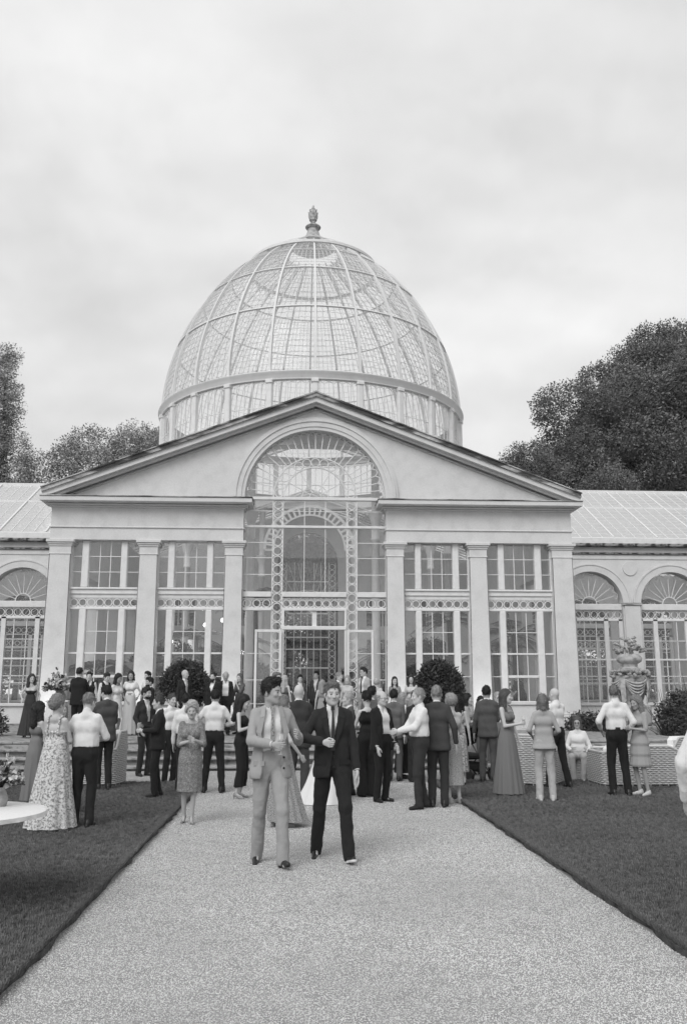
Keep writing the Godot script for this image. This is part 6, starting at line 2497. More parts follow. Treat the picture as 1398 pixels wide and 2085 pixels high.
		if o.get("sash", 0.0) > 0.0:
			var sa := MB.new()
			sa.oval_band(Vector3(0, 1.1, .005), .157 * b + fat, .103 * b + fat + .008, .07)
			put(root, "sash", sa.mesh(), cloth(o.sash, ""))
	if o.get("apron", false):
		var ap := MB.new()
		ap.skirt(1.07, .5, .17, .125, .19, .15, .23, .18, 9, .01, 1.0, Vector3.ZERO, 0, false)
		put(root, "apron", ap.mesh(), cloth(.02, ""))
	# shoes
	for side in [0, 1]:
		var a2: Vector3 = al if side == 0 else ar
		var kk: Vector3 = kl[0] if side == 0 else kr[0]
		var lift: float = o.get("tl" if side == 0 else "tr", 0.0)
		var yawf: float = .2 if side == 0 else -.2
		var shp: ArrayMesh = shoes["heel" if o.get("heels", false) else ("sneaker" if o.get("sneaker", false) else "shoe")]
		var sb := Basis(Vector3(0, 1, 0), o.get("toe", yawf) if side == 0 else -o.get("toe", .2)) * Basis(Vector3(1, 0, 0), lift)
		var so2 := put(root, "shoe", shp, cloth(o.get("shoe_l", .02), "") if o.get("shoe_l", .02) > .05 else M.black_gloss, Transform3D(sb, a2 - Vector3(0, .085, -.0)))
		if o.get("sneaker", false):
			put(so2, "sole", shoes["sole"], M.white_rubber)
	o["T"] = T
	return root

var cloth_cache := {}
func cloth(l: float, pat: String) -> StandardMaterial3D:
	var key := "%.3f%s" % [l, pat]
	if not cloth_cache.has(key):
		var m := gm(l, .9, pats.get(pat, pats["plain"]), {"floral": 1.3, "lace": 1.7, "petal": 2.2, "dots": 3.5, "tweed": 6.0}.get(pat, 4.0), false)
		m.rim_enabled = true
		m.rim = .12
		bump(m, TX.weave, .5)
		cloth_cache[key] = m
	return cloth_cache[key]
var hair_cache := {}
func hair_mat(l: float) -> StandardMaterial3D:
	var key := "%.3f" % l
	if not hair_cache.has(key):
		var m := gm(l, .55, TX.hair, 9.0, false)
		hair_cache[key] = m
	return hair_cache[key]
var shoes := {}
func make_shoes() -> void:
	shoes["shoe"] = solid_mesh(solid([["c", Vector3(0, .05, -.045), Vector3(0, .035, .06), .04, .034, .02], ["c", Vector3(0, .032, .06), Vector3(0, .026, .165), .034, .027, .02], ["c", Vector3(0, .1, -.03), Vector3(0, .05, -.02), .038, .04, .03], ["c", Vector3(0, .02, -.065), Vector3(0, .02, -.03), .03, .032, .01], ["pl", Vector3(0, .004, 0), Vector3(0, -1, 0)], ["pl", Vector3(0, .105, 0), Vector3(0, 1, 0)]], Vector3(-.07, -.01, -.13), Vector3(.07, .14, .22), .008))
	shoes["sneaker"] = shoes["shoe"]
	shoes["sole"] = solid_mesh(solid([["c", Vector3(0, .012, -.06), Vector3(0, .012, .05), .04, .04, .0], ["c", Vector3(0, .012, .05), Vector3(0, .014, .168), .04, .034, .02], ["pl", Vector3(0, .024, 0), Vector3(0, 1, 0)], ["pl", Vector3(0, .0, 0), Vector3(0, -1, 0)]], Vector3(-.07, -.02, -.13), Vector3(.07, .06, .24), .007))
	shoes["heel"] = solid_mesh(solid([["c", Vector3(0, .075, -.05), Vector3(0, .03, .06), .03, .026, .02], ["c", Vector3(0, .024, .06), Vector3(0, .018, .14), .028, .018, .02], ["c", Vector3(0, .07, -.06), Vector3(0, .01, -.065), .014, .008, .01], ["-", Vector3(0, .09, .04), Vector3(.024, .03, .06), .01]], Vector3(-.06, -.01, -.12), Vector3(.06, .14, .2), .0075))
func build_people() -> void:
	var all := [
		{"label": "young man in a pale grey suit and patterned tie walking with a glass in hand", "x": -0.84, "y": 0.000, "z": -9.29, "h": 1.82, "cs": 0.011, "yaw": 8, "turn": 52, "top_l": 0.37, "bot_l": 0.36, "unbuttoned": true, "jw": 0.012, "tie": "tie", "tie_l": 0.35, "tie_p": "dots", "hair": "curlytop", "hair_l": 0.02, "skin": 0.36, "ar": Vector3(-0.03, 1.13, 0.29), "hr": "grip", "pr": Vector3(-0.9, -0.5, -0.3), "al": Vector3(0.27, 1.2, 0.2), "hl": "grip", "pl": Vector3(0.5, -0.9, -0.3), "fr": Vector3(-0.11, 0, -0.19), "fl": Vector3(0.12, 0, 0.22), "stride": true, "shoe_l": 0.022, "tl": -0.18, "tr": 0.15, "glass_r": 1, "gname": "walking man in the pale grey suit"},
		{"label": "young man in a dark suit and tie walking with one fist raised", "x": -0.21, "y": 0.000, "z": -9.51, "h": 1.8, "cs": 0.011, "yaw": 2, "turn": 8, "top_l": 0.045, "bot_l": 0.035, "top_p": "tweed", "bot_p": "tweed", "tie": "tie", "tie_l": 0.04, "hair": "short", "hair_l": 0.16, "skin": 0.46, "ar": Vector3(-0.13, 1.15, 0.26), "hr": "fist", "pr": Vector3(-1, -0.5, -0.2), "al": Vector3(0.27, 0.85, 0.08), "fr": Vector3(-0.16, 0, -0.2), "fl": Vector3(0.17, 0, 0.22), "stride": true, "tr": 0.12, "sneaker": true, "shoe_l": 0.03, "tl": -0.22},
		{"label": "blonde woman in a knee-length lace dress walking with her hands at her chest", "x": -1.96, "y": 0.000, "z": -12.14, "h": 1.56, "fem": true, "cs": 0.014, "yaw": 4, "nod": 8, "top": "dress", "bot": "skirt", "top_l": 0.62, "top_p": "lace", "bot_l": 0.62, "bot_p": "lace", "hem": 0.46, "flare": 0.2, "fold_a": 0.006, "neck": 1.42, "sleeve": 0.5, "fat": 0.018, "hair": "puff", "hair_l": 0.6, "skin": 0.42, "ar": Vector3(-0.03, 1.17, 0.26), "al": Vector3(0.06, 1.19, 0.26), "fl": Vector3(0.05, 0, 0.05), "fr": Vector3(-0.08, 0, -0.09), "heels": true, "shoe_l": 0.3, "glass_r": 0},
		{"label": "woman in a long patterned dress half hidden behind the pale-suited man", "x": -0.76, "y": 0.000, "z": -11.78, "h": 1.64, "fem": true, "yaw": 120, "top": "dress", "bot": "skirt", "top_l": 0.4, "top_p": "dots", "bot_l": 0.4, "bot_p": "dots", "hem": 0.08, "flare": 0.3, "sway": Vector3(0, 0, 0.12), "neck": 1.4, "hair": "wavy", "hair_l": 0.25, "al": Vector3(0.3, 1, 0.15), "ar": Vector3(-0.2, 0.95, 0.2), "shoe_l": 0.4, "cs": 0.016},
		{"label": "grey-haired man in a white shirt and black trousers seen from behind", "x": -3.21, "y": 0.045, "z": -11.61, "h": 1.63, "yaw": 176, "turn": -18, "nod": 14, "top": "shirt", "bot_l": 0.02, "hair": "crop", "hair_l": 0.3, "fat": 0.022, "ar": Vector3(-0.1, 1.12, 0.26), "al": Vector3(0.12, 1.12, 0.26), "pl": Vector3(0.9, -0.5, -0.4), "pr": Vector3(-0.9, -0.5, -0.4), "fl": Vector3(0.1, 0, 0), "fr": Vector3(-0.12, 0, 0), "cs": 0.016},
		{"label": "woman in a long floral gown with a bare back and swept-up hair", "x": -3.55, "y": 0.045, "z": -11.47, "h": 1.6, "fem": true, "yaw": 165, "turn": -20, "top": "dress", "bot": "skirt", "top_l": 0.62, "top_p": "floral", "bot_l": 0.62, "bot_p": "floral", "hem": 0.03, "flare": 0.36, "fat": 0.03, "folds": 9, "neck": 1.27, "straps": true, "hair": "updo", "hair_l": 0.3, "ar": Vector3(-0.06, 1.2, 0.27), "al": Vector3(0.06, 1.2, 0.27), "cs": 0.016},
		{"label": "woman with a mass of long dark hair beside the floral gown", "x": -4.20, "y": 0.045, "z": -13.00, "h": 1.5, "fem": true, "yaw": 140, "top": "dress", "bot": "skirt", "top_l": 0.2, "bot_l": 0.2, "hem": 0.2, "flare": 0.22, "neck": 1.34, "hair": "wavy", "hair_l": 0.03, "ar": Vector3(-0.06, 1.2, 0.27), "al": Vector3(0.06, 1.2, 0.27), "cs": 0.019},
		{"label": "light-haired woman in a pale dress in front of the floral gown", "x": -3.80, "y": 0.045, "z": -12.70, "h": 1.5, "fem": true, "yaw": 25, "top": "dress", "bot": "skirt", "top_l": 0.5, "bot_l": 0.5, "hem": 0.25, "flare": 0.24, "neck": 1.38, "hair": "long", "hair_l": 0.3, "ar": Vector3(-0.06, 1.2, 0.27), "al": Vector3(0.06, 1.2, 0.27), "cs": 0.016},
		{"label": "dark-haired man in a charcoal suit beside the left wicker armchair", "x": -3.83, "y": 0.045, "z": -15.81, "h": 1.74, "yaw": -150, "turn": 20, "nod": 10, "top_l": 0.075, "bot_l": 0.02, "hair": "short", "hair_l": 0.02, "ar": Vector3(-0.06, 1.2, 0.27), "al": Vector3(0.06, 1.2, 0.27), "pl": Vector3(0.9, -0.4, -0.3), "cs": 0.019},
		{"label": "woman in white sitting in the wicker armchair at the left edge", "x": -6.20, "y": 0.045, "z": -15.55, "h": 1.62, "fem": true, "sit": true, "yaw": 75, "top": "shirt", "shirt_l": 0.75, "bot_l": 0.6, "hair": "bun", "hair_l": 0.12, "ar": Vector3(-0.12, 1.05, 0.2), "al": Vector3(0.12, 1.05, 0.2), "shoe_l": 0.4, "cs": 0.019},
		{"label": "man in a black suit holding up a glass on the left lawn edge", "x": -2.78, "y": 0.045, "z": -14.76, "h": 1.58, "yaw": -75, "turn": -8, "top_l": 0.016, "bot_l": 0.014, "hair": "crop", "hair_l": 0.06, "fat": 0.02, "ar": Vector3(-0.03, 1.2, 0.3), "al": Vector3(0.12, 1.13, 0.3), "hr": "grip", "hl": "grip", "open_neck": true, "fl": Vector3(0.11, 0, 0.06), "fr": Vector3(-0.1, 0, -0.04), "glass_l": 1, "gname": "black-suited man on the left lawn edge", "cs": 0.019},
		{"label": "bearded man in a dark suit and pale tie at the foot of the steps", "x": -3.63, "y": 0.000, "z": -18.73, "h": 1.77, "yaw": 48, "turn": 15, "top_l": 0.03, "bot_l": 0.022, "tie": "tie", "tie_l": 0.4, "hair": "short", "hair_l": 0.02, "beard": true, "skin": 0.4, "ar": Vector3(-0.22, 0.92, 0.12), "al": Vector3(0.14, 1.15, 0.26), "hl": "grip", "fl": Vector3(0.1, 0, 0.06), "cs": 0.023},
		{"label": "man in a white shirt raising one hand beside the black-suited man", "x": -2.90, "y": 0.000, "z": -17.20, "h": 1.64, "yaw": 40, "top": "shirt", "bot_l": 0.02, "hair": "crop", "hair_l": 0.08, "al": Vector3(0.28, 1.42, 0.25), "hl": "fist", "ar": Vector3(-0.25, 0.9, 0.05), "cs": 0.019},
		{"label": "dark-haired guest in a white shirt behind the blonde woman", "x": -2.44, "y": 0.000, "z": -15.60, "h": 1.65, "yaw": 170, "top": "shirt", "bot_l": 0.02, "hair": "short", "hair_l": 0.02, "cs": 0.019},
		{"label": "man in a loose white shirt and black trousers seen from behind by the steps", "x": -1.96, "y": 0.000, "z": -15.68, "h": 1.72, "yaw": 178, "turn": 10, "top": "shirt", "sleeve": 0.55, "bot_l": 0.018, "hair": "short", "hair_l": 0.02, "skin": 0.34, "ar": Vector3(-0.16, 1.1, 0.2), "al": Vector3(0.18, 1.1, 0.2), "pl": Vector3(0.9, -0.4, -0.3), "pr": Vector3(-0.9, -0.4, -0.3), "fl": Vector3(0.17, 0, 0.02), "fr": Vector3(-0.17, 0, 0), "cs": 0.019},
		{"label": "long-haired woman in a black jumpsuit beside the pale-suited man", "x": -1.45, "y": 0.000, "z": -14.82, "h": 1.64, "fem": true, "yaw": 75, "nod": 18, "top": "dress", "bot": "trousers", "wide": 0.03, "hem": 0.2, "top_l": 0.014, "bot_l": 0.014, "neck": 1.38, "hair": "long", "hair_l": 0.02, "ar": Vector3(-0.1, 1.2, 0.24), "al": Vector3(0.1, 1.32, 0.22), "heels": true, "shoe_l": 0.3, "cs": 0.019},
		{"label": "woman in a dark strapless gown at the left edge of the terrace", "x": -7.23, "y": 0.545, "z": -23.20, "h": 1.56, "fem": true, "yaw": 15, "turn": 15, "top": "dress", "bot": "skirt", "top_l": 0.05, "top_p": "dots", "bot_l": 0.05, "bot_p": "dots", "hem": 0.05, "flare": 0.3, "neck": 1.28, "hair": "wavy", "hair_l": 0.06, "ar": Vector3(-0.24, 1.05, 0.2), "al": Vector3(0.24, 0.95, 0.1), "cs": 0.023},
		{"label": "broad man in a black dinner jacket seen from behind on the terrace", "x": -5.98, "y": 0.545, "z": -22.90, "h": 1.72, "yaw": 172, "top_l": 0.012, "bot_l": 0.012, "hair": "crop", "hair_l": 0.03, "fat": 0.02, "ar": Vector3(-0.06, 1.2, 0.27), "al": Vector3(0.06, 1.2, 0.27), "pl": Vector3(0.9, -0.4, -0.3), "pr": Vector3(-0.9, -0.4, -0.3), "cs": 0.023},
		{"label": "waiter in a white shirt and dark bib facing the camera on the terrace", "x": -6.02, "y": 0.545, "z": -24.20, "h": 1.64, "yaw": 5, "top": "vest", "top_l": 0.015, "shirt_l": 0.72, "bot_l": 0.015, "tie": "tie", "tie_l": 0.03, "hair": "short", "hair_l": 0.03, "skin": 0.5, "apron": true, "cs": 0.023},
		{"label": "waiter in a white shirt and dark bib looking down to the right", "x": -5.52, "y": 0.545, "z": -23.90, "h": 1.61, "yaw": 50, "nod": 14, "top": "vest", "top_l": 0.015, "shirt_l": 0.7, "bot_l": 0.015, "hair": "short", "hair_l": 0.03, "apron": true, "cs": 0.023},
		{"label": "dark-haired woman in a short white dress holding a card at the top step", "x": -4.76, "y": 0.545, "z": -21.50, "h": 1.55, "fem": true, "yaw": 60, "nod": 14, "top": "dress", "bot": "skirt", "top_l": 0.7, "bot_l": 0.7, "hem": 0.58, "flare": 0.21, "neck": 1.42, "sleeve": 0.25, "hair": "long", "hair_l": 0.02, "skin": 0.28, "ar": Vector3(-0.2, 0.95, 0.12), "al": Vector3(0.12, 1, 0.3), "shoe_l": 0.5, "cs": 0.023},
		{"label": "woman in a white top and long pale skirt facing the camera", "x": -4.94, "y": 0.545, "z": -24.28, "h": 1.66, "fem": true, "yaw": 0, "top": "dress", "bot": "skirt", "top_l": 0.74, "bot_l": 0.55, "hem": 0.03, "flare": 0.24, "fold_a": 0.02, "neck": 1.42, "sash": 0.35, "sleeve": 0.2, "hair": "bob", "hair_l": 0.025, "skin": 0.34, "al": Vector3(0.26, 1.02, 0.14), "hl": "grip", "ar": Vector3(-0.25, 1, 0.05), "glass_l": 1, "gname": "woman in the white top and long pale skirt", "cs": 0.023},
		{"label": "waiter with black hair behind the bearded man on the terrace", "x": -4.55, "y": 0.545, "z": -24.60, "h": 1.66, "yaw": -40, "top": "shirt", "bot_l": 0.015, "hair": "short", "hair_l": 0.015, "cs": 0.023},
		{"label": "bearded man in black standing on the upper steps", "x": -4.02, "y": 0.390, "z": -21.60, "h": 1.62, "yaw": -55, "top_l": 0.013, "bot_l": 0.013, "hair": "short", "hair_l": 0.015, "beard": true, "skin": 0.36, "open_neck": true, "cs": 0.023},
		{"label": "bald man in a dark suit and pale tie before the left bay tree", "x": -3.52, "y": 0.545, "z": -24.30, "h": 1.7, "yaw": 40, "turn": 25, "top_l": 0.02, "bot_l": 0.02, "tie": "tie", "tie_l": 0.35, "hair": "bald", "skin": 0.45, "cs": 0.023},
		{"label": "man in a black dinner jacket and bow tie facing the camera", "x": -2.71, "y": 0.545, "z": -23.60, "h": 1.62, "yaw": -15, "top_l": 0.014, "bot_l": 0.014, "tie": "bow", "hair": "crop", "hair_l": 0.03, "beard": true, "cs": 0.023},
		{"label": "older man in a dark suit and open pale shirt beside the dinner jacket", "x": -2.41, "y": 0.545, "z": -24.00, "h": 1.65, "yaw": 5, "nod": 8, "top_l": 0.02, "bot_l": 0.02, "hair": "fringe", "hair_l": 0.35, "open_neck": true, "unbuttoned": true, "skin": 0.33, "cs": 0.023},
		{"label": "brown-haired woman in a grey patterned dress with a hand to her mouth", "x": -2.06, "y": 0.545, "z": -24.40, "h": 1.6, "fem": true, "yaw": -35, "top": "dress", "bot": "skirt", "top_l": 0.3, "top_p": "lace", "bot_l": 0.3, "bot_p": "lace", "hem": 0.1, "flare": 0.24, "neck": 1.42, "sleeve": 0.6, "hair": "long", "hair_l": 0.14, "al": Vector3(0.04, 1.42, 0.2), "ar": Vector3(-0.1, 1.1, 0.22), "cs": 0.023},
		{"label": "bald man in a charcoal suit seen from behind between the front pair", "x": -0.53, "y": 0.000, "z": -14.26, "h": 1.8, "yaw": 168, "top_l": 0.04, "bot_l": 0.05, "hair": "bald", "skin": 0.5, "ar": Vector3(-0.06, 1.2, 0.27), "al": Vector3(0.06, 1.2, 0.27), "pl": Vector3(0.9, -0.4, -0.3), "pr": Vector3(-0.9, -0.4, -0.3), "fl": Vector3(0.14, 0, 0.05), "fr": Vector3(-0.12, 0, -0.05), "cs": 0.019},
		{"label": "man with glasses on the terrace above the pale-suited man", "x": -1.03, "y": 0.545, "z": -24.20, "h": 1.62, "yaw": 20, "top_l": 0.3, "bot_l": 0.1, "hair": "short", "hair_l": 0.2, "specs": 1, "cs": 0.023},
		{"label": "woman with long white-blonde hair on the terrace left of the doorway", "x": -0.84, "y": 0.545, "z": -23.40, "h": 1.54, "fem": true, "yaw": 150, "top": "dress", "bot": "skirt", "top_l": 0.12, "bot_l": 0.12, "hem": 0.1, "flare": 0.22, "hair": "long", "hair_l": 0.6, "neck": 1.4, "cs": 0.023},
		{"label": "dark-haired guest standing in the left half of the doorway", "x": -0.42, "y": 0.545, "z": -27.60, "h": 1.62, "yaw": 10, "top_l": 0.1, "bot_l": 0.03, "hair": "short", "hair_l": 0.015, "cs": 0.023},
		{"label": "dark-haired guest inside the right half of the doorway", "x": 0.10, "y": 0.545, "z": -28.40, "h": 1.75, "yaw": -20, "top_l": 0.06, "bot_l": 0.03, "hair": "short", "hair_l": 0.02, "cs": 0.023},
		{"label": "woman with wavy fair hair seen from behind above the dark suit", "x": 0.11, "y": 0.545, "z": -22.90, "h": 1.41, "fem": true, "yaw": 175, "top": "dress", "bot": "skirt", "top_l": 0.3, "bot_l": 0.3, "hem": 0.1, "flare": 0.22, "hair": "wavy", "hair_l": 0.42, "neck": 1.4, "cs": 0.023},
		{"label": "bride in a long white gown with dark hair pinned by a white clip", "x": -0.06, "y": 0.000, "z": -14.30, "h": 1.6, "fem": true, "yaw": 178, "top": "dress", "bot": "skirt", "top_l": 0.76, "bot_l": 0.76, "hem": 0.01, "flare": 0.5, "folds": 9, "fold_a": 0.02, "neck": 1.32, "straps": true, "hair": "bun", "hair_l": 0.015, "ar": Vector3(-0.06, 1.2, 0.27), "al": Vector3(0.06, 1.2, 0.27), "sway": Vector3(0.12, 0, -0.1), "cs": 0.019},
		{"label": "white-haired man in a dark jacket turned to the left", "x": 0.31, "y": 0.000, "z": -15.20, "h": 1.68, "yaw": -80, "top_l": 0.08, "bot_l": 0.04, "hair": "crop", "hair_l": 0.5, "skin": 0.45, "cs": 0.019},
		{"label": "older man in a white shirt with a raised elbow at the doorway", "x": 0.59, "y": 0.545, "z": -24.00, "h": 1.63, "yaw": 60, "top": "shirt", "bot_l": 0.05, "hair": "crop", "hair_l": 0.4, "al": Vector3(0.3, 1.35, 0.2), "ar": Vector3(-0.2, 1, 0.1), "cs": 0.023},
		{"label": "fair-haired woman in a pale dress at the right side of the doorway", "x": 0.79, "y": 0.545, "z": -23.50, "h": 1.53, "fem": true, "yaw": -20, "top": "dress", "bot": "skirt", "top_l": 0.5, "bot_l": 0.5, "hem": 0.1, "flare": 0.22, "hair": "bob", "hair_l": 0.4, "neck": 1.42, "cs": 0.023},
		{"label": "tall man with glasses in a pale suit and dark tie facing left", "x": 1.28, "y": 0.545, "z": -24.30, "h": 1.77, "yaw": -50, "turn": -10, "top_l": 0.42, "bot_l": 0.4, "tie": "tie", "tie_l": 0.02, "hair": "short", "hair_l": 0.03, "specs": 1, "unbuttoned": true, "cs": 0.023},
		{"label": "white-haired woman in pale clothes beside the tall man with glasses", "x": 1.56, "y": 0.545, "z": -23.60, "h": 1.46, "fem": true, "yaw": 170, "top": "dress", "bot": "skirt", "top_l": 0.6, "bot_l": 0.5, "hem": 0.3, "flare": 0.22, "hair": "puff", "hair_l": 0.6, "neck": 1.42, "sleeve": 0.9, "cs": 0.023},
		{"label": "dark-haired man mostly hidden behind the woman in black", "x": 0.86, "y": 0.000, "z": -17.00, "h": 1.78, "yaw": 150, "top_l": 0.1, "bot_l": 0.04, "hair": "short", "hair_l": 0.02, "cs": 0.019},
		{"label": "woman with black curls in a sleeveless black jumpsuit seen from behind", "x": 0.60, "y": 0.000, "z": -14.97, "h": 1.68, "fem": true, "yaw": -165, "top": "dress", "bot": "trousers", "wide": 0.05, "top_l": 0.012, "bot_l": 0.012, "neck": 1.42, "hair": "curlytop", "hair_l": 0.012, "skin": 0.5, "ar": Vector3(-0.02, 1.12, 0.26), "al": Vector3(0.02, 1.1, 0.26), "pr": Vector3(-0.9, -0.4, -0.4), "pl": Vector3(0.9, -0.4, -0.4), "cs": 0.019},
		{"label": "bald man with glasses in a black suit with a hand in his pocket", "x": 0.77, "y": 0.000, "z": -14.25, "h": 1.7, "yaw": 38, "turn": 8, "top_l": 0.013, "bot_l": 0.013, "hair": "fringe", "hair_l": 0.4, "specs": 1, "unbuttoned": true, "open_neck": true, "fat": 0.02, "jw": 0.01, "ar": Vector3(-0.22, 0.88, 0.12), "al": Vector3(0.2, 0.9, 0.16), "cs": 0.019},
		{"label": "dark-haired man in a mid-grey suit seen from behind", "x": 1.33, "y": 0.000, "z": -17.47, "h": 1.72, "yaw": 165, "top_l": 0.14, "bot_l": 0.12, "hair": "short", "hair_l": 0.02, "cs": 0.019},
		{"label": "woman with long straight dark hair and a grey dress on the terrace", "x": 2.05, "y": 0.545, "z": -23.70, "h": 1.51, "fem": true, "yaw": 0, "top": "dress", "bot": "skirt", "top_l": 0.26, "bot_l": 0.26, "hem": 0.1, "flare": 0.22, "hair": "long", "hair_l": 0.025, "neck": 1.42, "sleeve": 0.4, "cs": 0.023},
		{"label": "woman with dark waves and a pale top before the right bay tree", "x": 2.54, "y": 0.545, "z": -24.10, "h": 1.56, "fem": true, "yaw": -10, "top": "dress", "bot": "skirt", "top_l": 0.6, "bot_l": 0.3, "hem": 0.1, "flare": 0.22, "hair": "wavy", "hair_l": 0.05, "neck": 1.4, "sleeve": 0.3, "cs": 0.023},
		{"label": "fair woman in a white blouse and black skirt facing right", "x": 1.56, "y": 0.000, "z": -17.94, "h": 1.66, "fem": true, "yaw": 85, "top": "shirt", "shirt_l": 0.74, "bot": "skirt", "bot_l": 0.014, "hem": 0.12, "flare": 0.22, "hair": "bob", "hair_l": 0.42, "ar": Vector3(-0.05, 1.05, 0.28), "al": Vector3(0.1, 1.1, 0.25), "cs": 0.019},
		{"label": "dark-haired woman in a charcoal jacket seen from behind", "x": 1.72, "y": 0.000, "z": -17.27, "h": 1.68, "fem": true, "yaw": 175, "top_l": 0.03, "bot_l": 0.02, "hair": "updo", "hair_l": 0.015, "wide": 0.02, "cs": 0.019},
		{"label": "grey-haired man in a white shirt holding out a glass to the left", "x": 1.25, "y": 0.000, "z": -13.42, "h": 1.74, "yaw": -75, "turn": -5, "top": "shirt", "bot_l": 0.035, "hair": "crop", "hair_l": 0.38, "fat": 0.03, "belt": true, "ar": Vector3(-0.08, 1.08, 0.36), "al": Vector3(0.08, 1.12, 0.38), "hr": "grip", "hl": "open", "fl": Vector3(0.1, 0, 0.1), "fr": Vector3(-0.1, 0, -0.1), "glass_r": 1, "gname": "grey-haired man in the white shirt", "cs": 0.019},
		{"label": "man in a dark grey jacket seen from behind next to the white shirt", "x": 1.55, "y": 0.000, "z": -13.62, "h": 1.78, "yaw": 168, "top_l": 0.06, "bot_l": 0.035, "hair": "crop", "hair_l": 0.35, "ar": Vector3(-0.3, 0.9, 0.05), "al": Vector3(0.06, 1.2, 0.27), "cs": 0.019},
		{"label": "woman with ash-blonde hair in a pale dress with a floral hem", "x": 1.84, "y": 0.000, "z": -14.01, "h": 1.64, "fem": true, "yaw": -160, "top": "dress", "bot": "skirt", "top_l": 0.55, "bot_l": 0.5, "bot_p": "dots", "hem": 0.3, "flare": 0.2, "fold_a": 0.01, "neck": 1.44, "sleeve": 0.6, "hair": "puff", "hair_l": 0.4, "shoe_l": 0.4, "ar": Vector3(-0.06, 1.2, 0.27), "al": Vector3(0.06, 1.2, 0.27), "cs": 0.019},
		{"label": "woman with very long dark hair in a floral dress seen from behind", "x": 2.34, "y": 0.000, "z": -16.20, "h": 1.62, "fem": true, "yaw": 172, "top": "dress", "bot": "skirt", "top_l": 0.42, "top_p": "floral", "bot_l": 0.42, "bot_p": "floral", "hem": 0.3, "flare": 0.2, "hair": "wavy", "hair_l": 0.015, "neck": 1.4, "straps": true, "cs": 0.019},
		{"label": "woman with a dark bob in a long pale grey dress facing right", "x": 2.98, "y": 0.000, "z": -18.58, "h": 1.64, "fem": true, "yaw": 70, "top": "dress", "bot": "skirt", "top_l": 0.36, "bot_l": 0.34, "hem": 0.1, "flare": 0.24, "fold_a": 0.03, "folds": 17, "neck": 1.44, "sleeve": 0.5, "hair": "bob", "hair_l": 0.015, "ar": Vector3(-0.03, 1.15, 0.26), "al": Vector3(0.1, 1.15, 0.26), "hr": "grip", "cs": 0.023},
		{"label": "dark-haired man in a mid-grey suit seen from behind beside the pushchair", "x": 2.99, "y": 0.045, "z": -16.74, "h": 1.74, "yaw": 165, "top_l": 0.085, "bot_l": 0.085, "hair": "short", "hair_l": 0.015, "skin": 0.36, "al": Vector3(0.28, 0.86, 0.05), "ar": Vector3(-0.06, 1.2, 0.27), "fl": Vector3(0.13, 0, 0), "cs": 0.019},
		{"label": "dark-haired woman with glasses half hidden by the grey-suited man", "x": 3.31, "y": 0.000, "z": -18.80, "h": 1.58, "fem": true, "yaw": 5, "top": "dress", "bot": "skirt", "top_l": 0.2, "bot_l": 0.2, "hem": 0.3, "flare": 0.2, "hair": "bob", "hair_l": 0.015, "specs": 1, "neck": 1.44, "cs": 0.023},
		{"label": "grey-haired man with glasses behind the long-haired woman", "x": 3.58, "y": 0.000, "z": -18.40, "h": 1.67, "yaw": 0, "top_l": 0.2, "bot_l": 0.1, "hair": "crop", "hair_l": 0.45, "specs": 1, "cs": 0.023},
		{"label": "long-haired woman in a sleeveless floor-length grey dress", "x": 2.87, "y": 0.045, "z": -14.72, "h": 1.68, "fem": true, "cs": 0.015, "yaw": 48, "turn": 20, "top": "dress", "bot": "skirt", "top_l": 0.2, "bot_l": 0.2, "hem": 0.03, "flare": 0.29, "folds": 15, "fold_a": 0.032, "neck": 1.36, "straps": true, "hair": "long", "hair_l": 0.1, "ar": Vector3(-0.02, 1.16, 0.26), "hr": "grip", "al": Vector3(0.22, 0.84, 0.14), "skin": 0.5, "glass_r": 1, "gname": "long-haired woman in the floor-length grey dress"},
		{"label": "woman in a tan trouser suit seen from behind on the right lawn", "x": 3.24, "y": 0.045, "z": -13.86, "h": 1.6, "fem": true, "cs": 0.015, "yaw": 172, "top_l": 0.4, "bot_l": 0.45, "sleeve": 0.6, "jhem": 0.84, "jw": 0.03, "hair": "bob", "hair_l": 0.22, "shoe_l": 0.55, "al": Vector3(0.2, 1.05, 0.16), "ar": Vector3(-0.18, 1.05, 0.18), "fl": Vector3(0.12, 0, 0), "fr": Vector3(-0.12, 0, 0)},
		{"label": "bald man in a white shirt with a dark jacket over his arm", "x": 3.97, "y": 0.045, "z": -15.68, "h": 1.7, "yaw": -150, "top": "shirt", "bot_l": 0.014, "hair": "bald", "skin": 0.48, "al": Vector3(0.06, 1.2, 0.27), "ar": Vector3(-0.06, 1.2, 0.27), "fl": Vector3(0.18, 0, 0.1), "fr": Vector3(-0.16, 0, -0.1), "cs": 0.019},
		{"label": "fair-haired man in a white shirt and black trousers seen from behind at right", "x": 4.61, "y": 0.045, "z": -14.48, "h": 1.74, "cs": 0.015, "yaw": 178, "turn": -20, "top": "shirt", "sleeve": 0.6, "bot_l": 0.014, "belt": true, "hair": "crop", "hair_l": 0.22, "ar": Vector3(-0.2, 0.98, 0.06), "hr": "fist", "al": Vector3(0.23, 1, 0.12), "hl": "fist", "pl": Vector3(0.8, -0.3, -0.6), "fl": Vector3(0.12, 0, 0.02), "fr": Vector3(-0.14, 0, 0)},
		{"label": "woman in a short tiered pale dress facing the man in the white shirt", "x": 4.97, "y": 0.045, "z": -14.46, "h": 1.58, "fem": true, "cs": 0.015, "yaw": -62, "nod": 12, "top": "dress", "bot": "skirt", "top_l": 0.36, "bot_l": 0.36, "hem": 0.5, "flare": 0.2, "tiers": 3, "fold_a": 0.012, "neck": 1.45, "sleeve": 0.45, "hair": "wavy", "hair_l": 0.28, "skin": 0.34, "shoe_l": 0.6, "ar": Vector3(-0.05, 1.16, 0.28), "al": Vector3(0.08, 1.16, 0.26), "hr": "grip", "hl": "grip"},
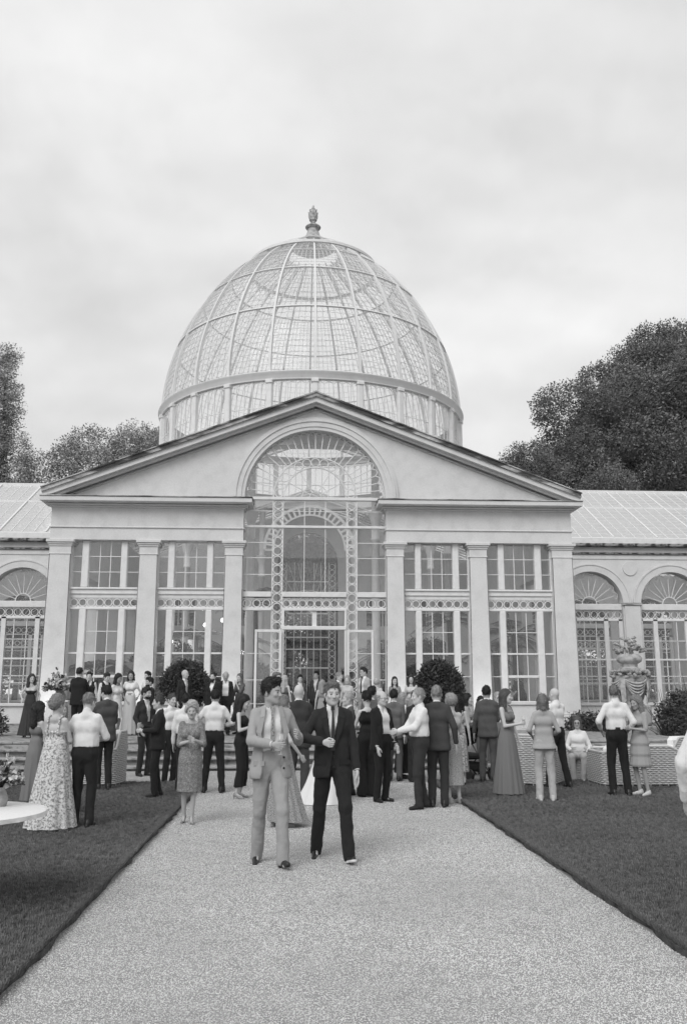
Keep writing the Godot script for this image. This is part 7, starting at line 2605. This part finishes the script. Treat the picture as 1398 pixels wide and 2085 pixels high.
		{"label": "woman in light clothes sitting on the long wicker sofa", "x": 4.86, "y": 0.000, "z": -17.30, "h": 1.62, "fem": true, "sit": true, "yaw": -20, "top": "shirt", "shirt_l": 0.68, "bot_l": 0.4, "skin": 0.34, "hair": "bob", "hair_l": 0.1, "specs": 2, "ar": Vector3(-0.16, 1.08, 0.26), "al": Vector3(0.2, 1, 0.2), "shoe_l": 0.5, "cs": 0.019},
		{"label": "man in a white shirt at the right edge with a bent arm showing", "x": 2.25, "y": 0.045, "z": -6.00, "h": 1.8, "cs": 0.012, "yaw": -172, "top": "shirt", "bot_l": 0.02, "hair": "short", "hair_l": 0.03, "ar": Vector3(-0.26, 0.86, 0.04), "al": Vector3(0.2, 0.92, 0.16), "pl": Vector3(1, -0.1, -0.3)},
		{"label": "waiter in a black shirt bending over a table behind the right outer window", "x": 6.66, "y": 0.545, "z": -28.40, "h": 1.74, "yaw": -70, "lean": 0.35, "top": "shirt", "shirt_l": 0.012, "shirt_p": "", "sleeve": 0.02, "bot_l": 0.012, "hair": "short", "hair_l": 0.02, "ar": Vector3(-0.12, 0.98, 0.5), "al": Vector3(0.12, 0.98, 0.5), "skin": 0.4, "cs": 0.023}]
	for o in all:
		var p := person(o)
		for side in ["l", "r"]:
			if o.get("glass_" + side, 0) > 0: drink(p, o["g" + side], o)

var glass_mesh: ArrayMesh
var wine_mesh: ArrayMesh
func drink(p: Node3D, hand: Transform3D, o: Dictionary) -> void:
	if glass_mesh == null:
		var g := MB.new()
		g.lathe([Vector2(.032, 0), Vector2(.034, .004), Vector2(.006, .01), Vector2(.005, .07), Vector2(.012, .082), Vector2(.026, .11), Vector2(.029, .15), Vector2(.025, .2)], 16)
		glass_mesh = g.mesh()
		var w := MB.new()
		w.lathe([Vector2(0, .084), Vector2(.011, .085), Vector2(.024, .11), Vector2(.0265, .145), Vector2(0, .145)], 16)
		wine_mesh = w.mesh()
	var at_ := p.transform * hand.origin
	var t := thing("wine_glass", "wine glass held by the " + o.gname, "glass", at_ + Vector3(0, -.09, 0), 0.0, "glasses in guests' hands")
	put(t, "bowl", glass_mesh, M.clear)
	put(t, "wine", wine_mesh, M.wine)
